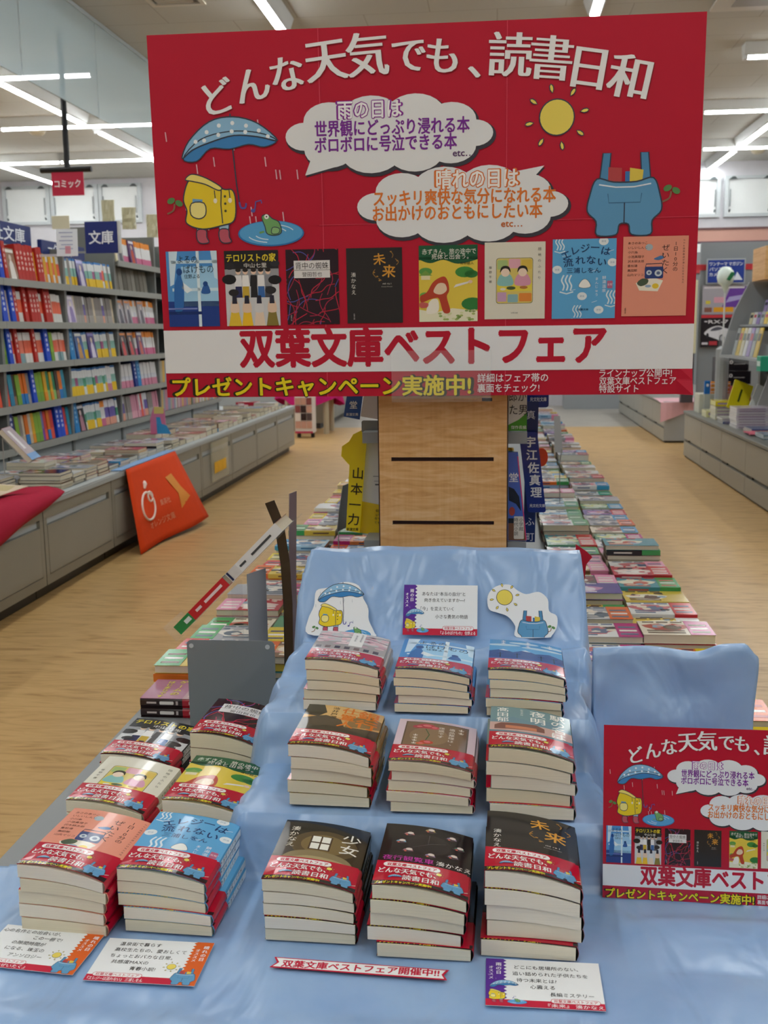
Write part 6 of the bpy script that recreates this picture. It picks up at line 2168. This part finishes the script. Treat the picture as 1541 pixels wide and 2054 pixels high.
STACKS = [
    # key, base colour, x, y, z, books, thickness, turn, words, title, spine colours
    ('shoujo', '#2e261a', -0.258, 1.090, 0.376, 5, 0.0130, -0.5, 'dark brown lit window cover', '少女湊かなえ', '#2a241a', '#e8e2d2'),
    ('yakou', '#211c1e', -0.132, 1.072, 0.376, 5, 0.0146, -1.0, 'black big-wheel cover with magenta title', '夜行観覧車', '#1c181a', '#e8e2d2'),
    ('mirai', '#2a2828', -0.010, 1.082, 0.376, 5, 0.0176, -1.0, 'plain black cover with two gold kanji', '未来湊かなえ', '#242222', '#d8a04a'),
    ('ginkou', '#8a6a3c', -0.259, 1.262, 0.457, 5, 0.0146, -1.2, 'amber cover with orange kanji and dark roofs', '銀行仕置人', '#c8b890', '#2a2418'),
    ('rose', '#d8c2cc', -0.131, 1.254, 0.457, 5, 0.0118, -1.0, 'mauve bordered cover with red roses', '遺品整理は', '#d8c8cc', '#3a3030'),
    ('yoake', '#8fa8ae', -0.007, 1.250, 0.457, 5, 0.0160, -1.2, 'grey-blue cover with large white kanji', '駅の名は夜明', '#b8c8c8', '#2a3a40'),
    ('sakura', '#c8c4c4', -0.264, 1.422, 0.527, 5, 0.0128, -0.4, 'pale cherry blossom cover', '', '#e2dede', '#4a3a3a'),
    ('yoru', '#4f94d6', -0.137, 1.418, 0.527, 5, 0.0110, -0.8, 'bright blue room cover', 'よるのばけもの', '#cfe2f2', '#22406a'),
    ('umi', '#5aa0d4', -0.009, 1.412, 0.527, 5, 0.0116, -1.0, 'blue sky and mountains cover', '', '#cfe2f2', '#22406a'),
    ('ichi', '#e79880', -0.540, 1.085, 0.376, 5, 0.0146, -4.0, 'coral radio cover', '1日10分のぜいたく', '#e8e4de', '#3a3030'),
    ('elegy', '#5fabdc', -0.428, 1.098, 0.376, 5, 0.0132, -2.0, 'sky blue hot-spring cover', 'エレジーは流れない', '#e2eef4', '#1f3f6e'),
    ('danchi', '#dfdccb', -0.555, 1.262, 0.372, 5, 0.0146, -2.5, 'ivory cover with framed kitchen scene', '団地のふたり', '#dfdccb', '#4a4a44'),
    ('aka', '#e2c84a', -0.426, 1.262, 0.372, 5, 0.0155, -2.0, 'yellow and green cover with red hood', '赤ずきん旅の途中で', '#e2e2d0', '#2a4a2a'),
    ('terror', '#2a2a2e', -0.572, 1.432, 0.372, 5, 0.0134, -2.5, 'crowded black and white cover with yellow title', 'テロリストの家', '#e2e2e2', '#22222a'),
    ('kumo', '#2a1a24', -0.437, 1.432, 0.372, 5, 0.0200, -2.0, 'tangled red thread cover', '背中の蜘蛛', '#2a1a24', '#e8d8d8'),
]
rb = random.Random(77)
SHIFT = {('yakou', 0): (0.005, -0.005), ('yakou', 1): (-0.006, 0.0), ('elegy', 0): (0.008, -0.004), ('elegy', 1): (0.007, -0.004), ('mirai', 0): (-0.004, -0.004)}
for key, base, x, y, z, n, T, turn, words, title, sbg, sfg in STACKS:
    for i in range(n):
        top = i == n - 1
        dx, dy = SHIFT.get((key, i), (rb.uniform(-0.0035, 0.0035), rb.uniform(-0.003, 0.003)))
        if top:
            dx, dy = 0.0, 0.0
        lab = 'paperback with %s, topmost of its stack' % words if top else '%s paperback down under the %s' % (nth(n - i), words)
        make_book(key, base, i, T, top, x + dx, y + dy, z + 0.0006 * i, math.radians(turn + (0 if top else rb.uniform(-1.0, 1.0))), 'paperback', lab, 'display paperbacks with red bands', title, sbg, sfg)

# ------------------------------------------------------------------ satin cloth over the stepped display
TBL = 0.3735
PROF = [(0.0, TBL), (1.226, TBL), (1.242, 0.453), (1.402, 0.453), (1.412, 0.523), (1.578, 0.523), (1.592, 0.552), (1.622, 0.563), (1.652, 0.553), (1.672, 0.560), (1.745, 0.688), (1.775, 0.690), (1.792, 0.62), (1.815, 0.40), (1.83, TBL), (9, TBL)]
PX_, PZ_ = [a for a, _ in PROF], [b for _, b in PROF]


def smooth01(t):
    t = min(max(t, 0.0), 1.0)
    return t * t * (3 - 2 * t)


def cloth_z(x, y):
    p = float(np.interp(y, PX_, PZ_))
    h = p - TBL
    wig = 0.020 * noise.noise((0.3, y * 11, 1.7)) + 0.006 * math.sin(y * 47)
    back = smooth01((y - 1.55) / 0.12)
    xl = -0.318 + wig - 0.004 * back
    xr = 0.128 + 0.014 * back + 0.010 * noise.noise((2.3, y * 12, 4.7))
    wl = 0.046 - 0.02 * back + 0.020 * noise.noise((7.1, y * 9, 0))
    wr = 0.050 - 0.02 * back + 0.018 * noise.noise((3.1, y * 9, 0))
    s = smooth01((x - (xl - wl)) / wl) * smooth01(((xr + wr) - x) / wr)
    z = TBL + h * s
    # folds where the cloth falls at the sides of the tiers
    e = s * (1 - s) * 4
    z += e * min(1.0, h / 0.06) * (0.034 * noise.noise((x * 6, y * 27 + x * 5, 3.3)) + 0.016 * noise.noise((x * 14, y * 50, 1.3)))
    # broad creases on the open table
    flat = 1 - smooth01(h / 0.03)
    book = 0.0
    z += flat * (0.0012 * noise.noise((x * 7, y * 5, 0.2)) + 0.0014 * abs(noise.noise((x * 3 + y * 9, y * 2 - x * 6, 5.0))))
    # deeper soft creases where nothing lies on the cloth
    free = max(smooth01((0.975 - y) / 0.05), smooth01((x - 0.13) / 0.05) * smooth01((1.19 - y) / 0.04))
    z += flat * free * 0.012 * (abs(noise.noise((x * 3.2 + y * 4, y * 7 - x * 2, 8.0))) ** 0.8 + 0.4 * noise.noise((x * 9 - y * 5, y * 3, 4.0)) + 0.3)
    # bunched ridge on the shelf behind the top row, and soft folds on the sloping back
    if 1.58 < y < 1.68:
        z += s * 0.012 * noise.noise((x * 15, y * 8, 9.0)) * min(1.0, (y - 1.58) / 0.03)
    if y > 1.66:
        z += s * (0.006 * noise.noise((x * 6, y * 9, 2.0)) + 0.004 * noise.noise((x * 13 + y * 9, y * 5, 6.0)))
    return z


CX0, CX1, CY0, CY1 = -0.66, 0.475, 0.815, 1.835
NX, NY = 190, 205
cl = thing('display_cloth', 'light blue satin cloth draped over the stepped book display', 'cloth')
V, Fq = [], []
idx = {}
for j in range(NY + 1):
    y = CY0 + (CY1 - CY0) * j / NY
    for i in range(NX + 1):
        x = CX0 + (CX1 - CX0) * i / NX
        if y > 1.245 + 0.012 * math.sin(11 * x) and x < -0.372 + 0.006 * math.sin(23 * y):
            continue
        if x > 0.20 and y > 1.55:
            continue
        idx[(i, j)] = len(V)
        V.append((x, y, cloth_z(x, y)))
for j in range(NY):
    for i in range(NX):
        q = [(i, j), (i + 1, j), (i + 1, j + 1), (i, j + 1)]
        if all(k in idx for k in q):
            Fq.append(tuple(idx[k] for k in q))
me = bpy.data.meshes.new('main_drape')
me.from_pydata(V, [], Fq)
me.materials.append(M_SATIN)
me.polygons.foreach_set('use_smooth', [True] * len(me.polygons))
me.update()
dr = ob('main_drape', me, cl)
md = dr.modifiers.new('thickness', 'SOLIDIFY')
md.thickness = 0.0012
md.offset = -1
# front and side overhang below the table edge
g = []
for r in range(12):
    v = r / 11
    row = []
    for c in range(80):
        u = c / 79
        x = CX0 - 0.003 + (CX1 - CX0 + 0.006) * u
        row.append((x, CY0 - 0.002 - 0.025 * v - 0.02 * v * math.sin(38 * u + 2 * math.sin(9 * u)), TBL + 0.001 - 0.30 * v))
    g.append(row)
MB().sheet(g, '#86addb', th=0.0012).build('front_overhang', M_SATIN, cl, smooth=True)
g = []
for r in range(12):
    v = r / 11
    row = []
    for c in range(30):
        u = c / 29
        row.append((CX0 - 0.002 - 0.02 * v - 0.018 * v * math.sin(16 * u), CY0 + 0.43 * (1 - u) , TBL + 0.001 - 0.30 * v))
    g.append(row)
MB().sheet(g, '#86addb', th=0.0012).build('side_overhang', M_SATIN, cl, smooth=True)
# raised panel of the same cloth behind the small poster
g = []
NR, NC = 40, 48
for r in range(NR + 1):
    v = r / NR
    row = []
    for c in range(NC + 1):
        u = c / NC
        x = 0.140 + 0.225 * u + (0.004 * math.sin(9 * v + 1) if u > 0.8 else 0)
        topz = 0.600 + 0.004 * math.sin(6 * u) + 0.013 * smooth01((u - 0.62) / 0.2) * (1 - smooth01((u - 0.9) / 0.14)) - 0.010 * smooth01((u - 0.92) / 0.08)
        bot = TBL + 0.002
        # front face, rounded top, back face
        if v < 0.72:
            k = v / 0.72
            z = bot + (topz - 0.012 - bot) * k
            y = 1.455 + 0.035 * k + 0.005 * noise.noise((u * 4, k * 4, 1)) - 0.03 * (1 - smooth01(k / 0.25)) - 0.022 * (1 - u) ** 3 * (1 - k)
        else:
            k = (v - 0.72) / 0.28
            a = min(k / 0.35, 1.0) * PI
            y = 1.490 + 0.008 * (1 - math.cos(a)) + 0.006 * noise.noise((u * 4, 4, 1)) * (1 - k)
            z = topz - 0.012 + 0.012 * math.sin(a) - max(0, k - 0.35) / 0.65 * 0.16
        row.append((x, y, z))
    g.append(row)
MB().sheet(g, '#86addb', th=0.0012).build('raised_panel', M_SATIN, cl, smooth=True)
# ------------------------------------------------------------------ cards


def pop_card(label, corner, w, h, rot, rainy, lines, pill, foot, mirror=False):
    """recommendation card: white, coloured side strip with zigzag edge, red foot strip; sheet in its own xy plane"""
    t = thing('recommendation_card', label, 'card', corner, rot)
    MB().box(0, 0, -0.0006, w, h, -0.0001, '#eef1f2').build('card', M_INK, t)
    p = Print()
    W_, H_ = 120.0, 120.0 * h / w
    side = '#5a2a96' if rainy else '#e0641e'
    p.rect(0, 0, W_, 11, '#c8143a', 1)
    x0, x1 = (0, 19) if rainy else (W_ - 19, W_)
    p.rect(x0, 0 if not rainy else 11, x1, H_, side, 1.5 if not rainy else 1)
    for k in range(12):
        y = 11 + (H_ - 11) * (k + 0.5) / 12
        if rainy:
            p.poly([(19, y - 2.4), (22, y), (19, y + 2.4)], side, 1)
        else:
            p.poly([(x0, y - 2.4), (x0 - 3, y), (x0, y + 2.4)], side, 1)
    a, b = ('雨の日', 'オススメ') if rainy else ('晴れの日', 'オススメ')
    cx = 13.5 if rainy else W_ - 6
    p.vtext(a, cx, H_ - 10, 6.6, '#f4f0f6', step=7.4, bold=0.02, l=3).vtext(b, cx - 8, H_ - 16, 5.6, '#f4f0f6', step=6.2, bold=0.015, l=3)
    for s, lx, ly, sz in lines:
        p.text(s, lx, ly, sz, '#26262a', anchor='l', l=3, sx=0.92)
    p.rrect(pill[0], 8, pill[1], 15.5, 3.6, '#c8143a', 2).rrect(pill[0] + 0.5, 8.5, pill[1] - 0.5, 15, 3.2, '#f2f0f0', 2.5).text('双葉文庫ベストフェア', (pill[0] + pill[1]) / 2, 11.8, 5.4, '#c8143a', w=(pill[1] - pill[0]) * 0.88, bold=0.01, l=4)
    p.text(foot, foot and (pill[0] + pill[1]) / 2, 4.2, 6.4, '#f6eef0', w=pill[1] - pill[0] + 6, bold=0.01, l=4)
    if rainy:
        rain(p, 2, 40, 18, 30, 8, '#a88ac8', 2, 5, 0.5)
        umbrella(p, 19, 36, 30, 4)
        raincoat(p, 12, 17.5, 21, 4)
        puddle(p, 32, 7.5, 20, 4)
        note_mark(p, 29, 15, 4, 4)
    else:
        sun_mark(p, W_ - 34, 31, 5, 4)
        dungarees(p, W_ - 16, 15, 32, 4)
    p.clip(0, 0, W_, H_)
    ob('printing', p.mesh('printing', w / 120.0, dz=0.00005, material=M_INK), t)
    return t


UP = math.radians(90)
pop_card('upright white card with purple strip between the two cut-outs', (-0.1475, 1.664, 0.5665), 0.120, 0.084, (math.radians(60), 0, 0), True,
         [('あなたは“本当の自分”と', 30, 69, 7.2), ('向き合えていますか―?', 34, 58.5, 7), ('「今」を変えていく', 28, 44, 7.2), ('小さな勇気の物語', 52, 31, 7.2)], (64, 114), '『よるのばけもの』 住野よる')
pop_card('flat white card with purple strip before the black gold-kanji stack', (-0.0075, 0.9885, 0.3775), 0.120, 0.082, (0, 0, math.radians(0)), True,
         [('どこにも居場所のない、', 30, 68, 7.2), ('追い詰められた子供たちを', 28, 56.5, 7.2), ('待つ未来とは?', 32, 45, 7.2), ('心震える', 46, 34, 7.2), ('長編ミステリー', 66, 22.5, 7)], (66, 116), '『未来』 湊かなえ')
pop_card('flat white card with orange strip before the sky blue stack', (-0.4315, 0.996, 0.3775), 0.121, 0.080, (0, 0, math.radians(-0.5)), False,
         [('温泉街で暮らす', 16, 69, 7.4), ('高校生たちの、愛おしくて', 14, 58, 7.4), ('ちょっとおバカな日常。', 13, 46.5, 7.4), ('共感度MAXの', 18, 35.5, 7.4), ('青春小説!', 42, 24.5, 7.4)], (6, 60), '『エレジーは流れない』 三浦しをん')
pop_card('flat white card with orange strip before the coral stack, cut by the frame edge', (-0.5665, 1.014, 0.3775), 0.121, 0.080, (0, 0, math.radians(-5)), False,
         [('心の名作との出会いが、', 2, 69, 7.4), ('この一冊で!', 44, 58.5, 7.4), ('の隙間時間が', 24, 47, 7.4), ('になる、珠玉の', 22, 36, 7.4), ('アンソロジー', 32, 24, 7.4)], (6, 60), '『1日10分のぜいたく』')


def cutout(label, corner, outline, rot, draw):
    """die-cut standing card: outline in millimetres"""
    t = thing('die_cut_card', label, 'card', corner, rot)
    MB().prism([(a * 0.001, b * 0.001) for a, b in outline], -0.0012, -0.0001, '#eef1f3').build('card', M_GLOSS, t)
    p = Print()
    draw(p)
    ob('printing', p.mesh('printing', 0.001, dz=0.00005, material=M_GLOSS), t)
    return t


def draw_rain(p):
    rain(p, 8, 24, 96, 62, 22, '#b8c2c8', 1, 11, 0.6)
    umbrella(p, 52, 70, 76, 3)
    raincoat(p, 38, 32, 48, 3)
    p.line([(55, 68), (58, 40), (58, 24)], 0.9, OUT, 2.6)
    p.line(spline([(58, 24), (59.5, 20), (62.5, 20.5), (63, 24)], 4, False), 1.2, '#5a5aa8', 4)
    note_mark(p, 70, 20, 9, 3)
    puddle(p, 82, 3, 46, 3)
    sprout(p, 13, 12, 11, 3)
    p.clip(-4, 0, 110, 120)


def draw_sun(p):
    sun_mark(p, 29, 66, 13, 3)
    dungarees(p, 74, 18, 58, 3)
    sprout(p, 103, 16, 12, 3)
    p.clip(-4, 0, 120, 120)


cutout('white die-cut card with blue umbrella, yellow raincoat and frog on the cloth slope', (-0.3035, 1.661, 0.564), spline([(2, 2), (0, 26), (8, 50), (10, 76), (30, 82), (56, 92), (80, 86), (88, 66), (98, 48), (100, 28), (110, 8), (110, 0), (56, 0)], 4), (math.radians(58), 0, math.radians(-1)), draw_rain)
cutout('white die-cut card with yellow sun and blue dungarees on the cloth slope', (-0.013, 1.663, 0.566), spline([(4, 46), (2, 68), (14, 84), (36, 88), (50, 78), (64, 72), (84, 76), (98, 64), (100, 44), (112, 36), (112, 18), (104, 4), (96, 0), (48, 0), (46, 18), (34, 34), (18, 40)], 4), (math.radians(58), 0, 0), draw_sun)

rbn = thing('ribbon_label', 'white and red ribbon-shaped label lying at the cloth front', 'label', (-0.239, 1.0315, 0.3775), (0, 0, math.radians(-1.5)))
MB().prism([(0, 0.004), (0.191, 0.001), (0.187, 0.0095), (0.192, 0.019), (0.001, 0.023), (0.006, 0.0135)], -0.0006, -0.0001, '#c8143a').build('edge', M_INK, rbn)
p = Print().poly([(3, 5.5), (188, 2.6), (184.6, 9.5), (188.6, 17.4), (3.8, 21.4), (8.4, 13.5)], '#f2f2f2', 1).text('双葉文庫ベストフェア開催中!!', 97, 12, 13.5, '#c8143a', w=170, bold=0.03, l=2)
ob('lettering', p.mesh('lettering', 0.001, dz=0.00006), rbn)

# ------------------------------------------------------------------ stands and plates beside the display
be = thing('metal_bookend', 'grey metal bookend plate standing beside the blue cloth', 'bookend', (-0.448, 1.72, IZ + 0.001))
MB().prism_y(rr(-0.074, 0, 0.078, 0.168, 0.008), 0, 0.0015, '#7f868a').build('plate', M_METAL, be)
MB().box(-0.07, 0.002, 0, 0.07, 0.07, 0.0012, '#7f868a').build('foot', M_METAL, be)
for x in (-0.066, 0.066):
    MB().prism_y([(x + 0.004 * math.cos(a), 0.158 + 0.004 * math.sin(a)) for a in [2 * PI * k / 10 for k in range(10)]], -0.0015, -0.0002, '#c8ccce').build('rivet', M_METAL, be)


def strip(name, label, pts, w, col, material, cat='card', yaw=0.0):
    """bent upright card strip seen nearly edge on: pts (x, z), depth w along y"""
    t = thing(name, label, cat, (pts[0][0], pts[0][2], pts[0][1]))
    g = []
    for x, z, y in pts:
        g.append([(x - pts[0][0] + yaw * k * w / 4, y - pts[0][2] + k * w / 4, z - pts[0][1]) for k in range(5)])
    MB().sheet(g, col, th=0.0012).build('strip', material, t)
    return t


strip('price_strip', 'black curved card strip standing between the paperbacks and the cloth', [(-0.378, 0.425, 1.84), (-0.376, 0.56, 1.84), (-0.379, 0.64, 1.84), (-0.388, 0.71, 1.84), (-0.404, 0.752, 1.84)], 0.035, '#1c1e20', M_GLOSS, yaw=0.25)
strip('price_strip', 'mirror-like steel strip standing before the tilted book stand', [(-0.432, 0.44, 1.80), (-0.432, 0.53, 1.80), (-0.432, 0.632, 1.80)], 0.05, '#a0a2a6', M_METAL, yaw=0.45)
strip('price_strip', 'tall pictured card strip behind the black curved strip', [(-0.384, 0.43, 1.93), (-0.383, 0.60, 1.93), (-0.378, 0.755, 1.93)], 0.035, '#8a7a80', M_GLOSS, yaw=0.20)
strip('price_strip', 'thin grey card strip on a wire among the far bookcase-side paperbacks', [(-0.437, 0.50, 2.9), (-0.43, 0.56, 2.9), (-0.418, 0.63, 2.9)], 0.08, '#b0b4b4', M_GLOSS, yaw=0.25)
wr = thing('strip_wire', 'thin wire holding the grey card strip upright', 'wire', (-0.436, 2.92, 0.43))
MB().tube([(0, 0, 0), (0.0, 0, 0.075)], 0.0018, '#9a9a94', 6).lathe([(0.0, 0.0), (0.012, 0.0), (0.012, 0.003), (0.0, 0.003)], '#9a9a94', 10).build('wire', M_METAL, wr)
wr = thing('strip_wire', 'bent wire with a card plate above the rack-side paperbacks', 'wire', (0.235, 3.9, 0.42))
MB().tube([(0, 0, 0), (-0.004, 0, 0.14), (0.004, 0, 0.2)], 0.0016, '#6a6a68', 6).build('wire', M_METAL, wr)
MB().prism_y([(-0.022, 0.19), (0.008, 0.185), (-0.004, 0.32), (-0.026, 0.32)], -0.001, 0.001, '#b8bcbe').build('plate', M_GLOSS, wr)

# slanted clear stand with two paperbacks on it
ac_ = thing('acrylic_stand', 'clear acrylic slanted book stand beside the blue cloth', 'stand', (-0.565, 1.80, 0.525))
sl = math.atan2(0.185, 0.185)
MB().box(-0.012, 0, -0.013, 0.29, 0.11, -0.010, '#e8eef0').box(-0.012, 0, -0.010, -0.009, 0.11, 0.022, '#e8eef0').build('rest_plate', M_ACRYL, ac_, rot=(0, -sl, 0))
MB().box(0.098, 0.02, -0.10, 0.102, 0.09, 0.075, '#e8eef0').build('upright', M_ACRYL, ac_)
MB().box(0.05, 0.0, -0.105, 0.15, 0.11, -0.101, '#e8eef0').build('foot', M_ACRYL, ac_)
for k, (s0, cols, lab) in enumerate(((0.0, (('#1f8a4a', 0.3), ('#c8202e', 0.7)), 'red and green spined paperback on the slanted clear stand'), (0.138, (('#d8d4d0', 0.2), ('#e6e6e4', 0.8)), 'white spined paperback on the slanted clear stand'))):
    e = thing('tilted_paperback', lab, 'book', (-0.565 + (s0 + 0.002) * math.cos(sl), 1.803, 0.525 + (s0 + 0.002) * math.sin(sl) ), (0, -sl, 0))
    MB().box(0.001, 0.002, -0.009, 0.128, 0.103, 0.0085, '#d8d0ba').build('pages', M_PAGES, e)
    c = MB()
    xx = 0
    for col, f in cols:
        c.box(xx, 0, -0.0098, xx + 0.13 * f, 0.0018, 0.0095, col)
        xx += 0.13 * f
    c.box(0, 0.0018, 0.0086, 0.13, 0.105, 0.0095, ('#3a6a8a', '#c8a088')[k]).box(0, 0.0018, -0.0098, 0.13, 0.105, -0.0091, cols[1][0])
    c.build('cover', M_GLOSS, e)
    p = Print()
    if k == 0:
        p.rect(0.022, -0.004, 0.036, 0.004, '#dfe8e2').rect(0.052, -0.002, 0.066, 0.003, '#f0d8d8').rect(0.075, -0.002, 0.12, 0.003, '#f0d8d8')
    else:
        p.rect(0.002, -0.009, 0.006, 0.009, '#22284a').rect(0.03, -0.002, 0.045, 0.002, '#4a4a4a').rect(0.06, -0.002, 0.11, 0.002, '#4a4a4a')
    ob('spine_print', p.mesh('spine_print', plane='xz'), e, (0, -0.0006, 0))
rt_ = thing('red_corner_card', 'small red card corner tucked behind the cloth slope', 'card', (0.142, 1.80, 0.60))
MB().prism_y([(-0.006, -0.02), (0.006, -0.02), (0.012, 0.055), (0.022, 0.068), (0.012, 0.078), (-0.006, 0.09)], 0, 0.002, '#b8142c').build('card', M_INK, rt_)
for _o in list(bpy.data.objects):
    if _o.type == 'EMPTY':
        _o.empty_display_size = 0.05
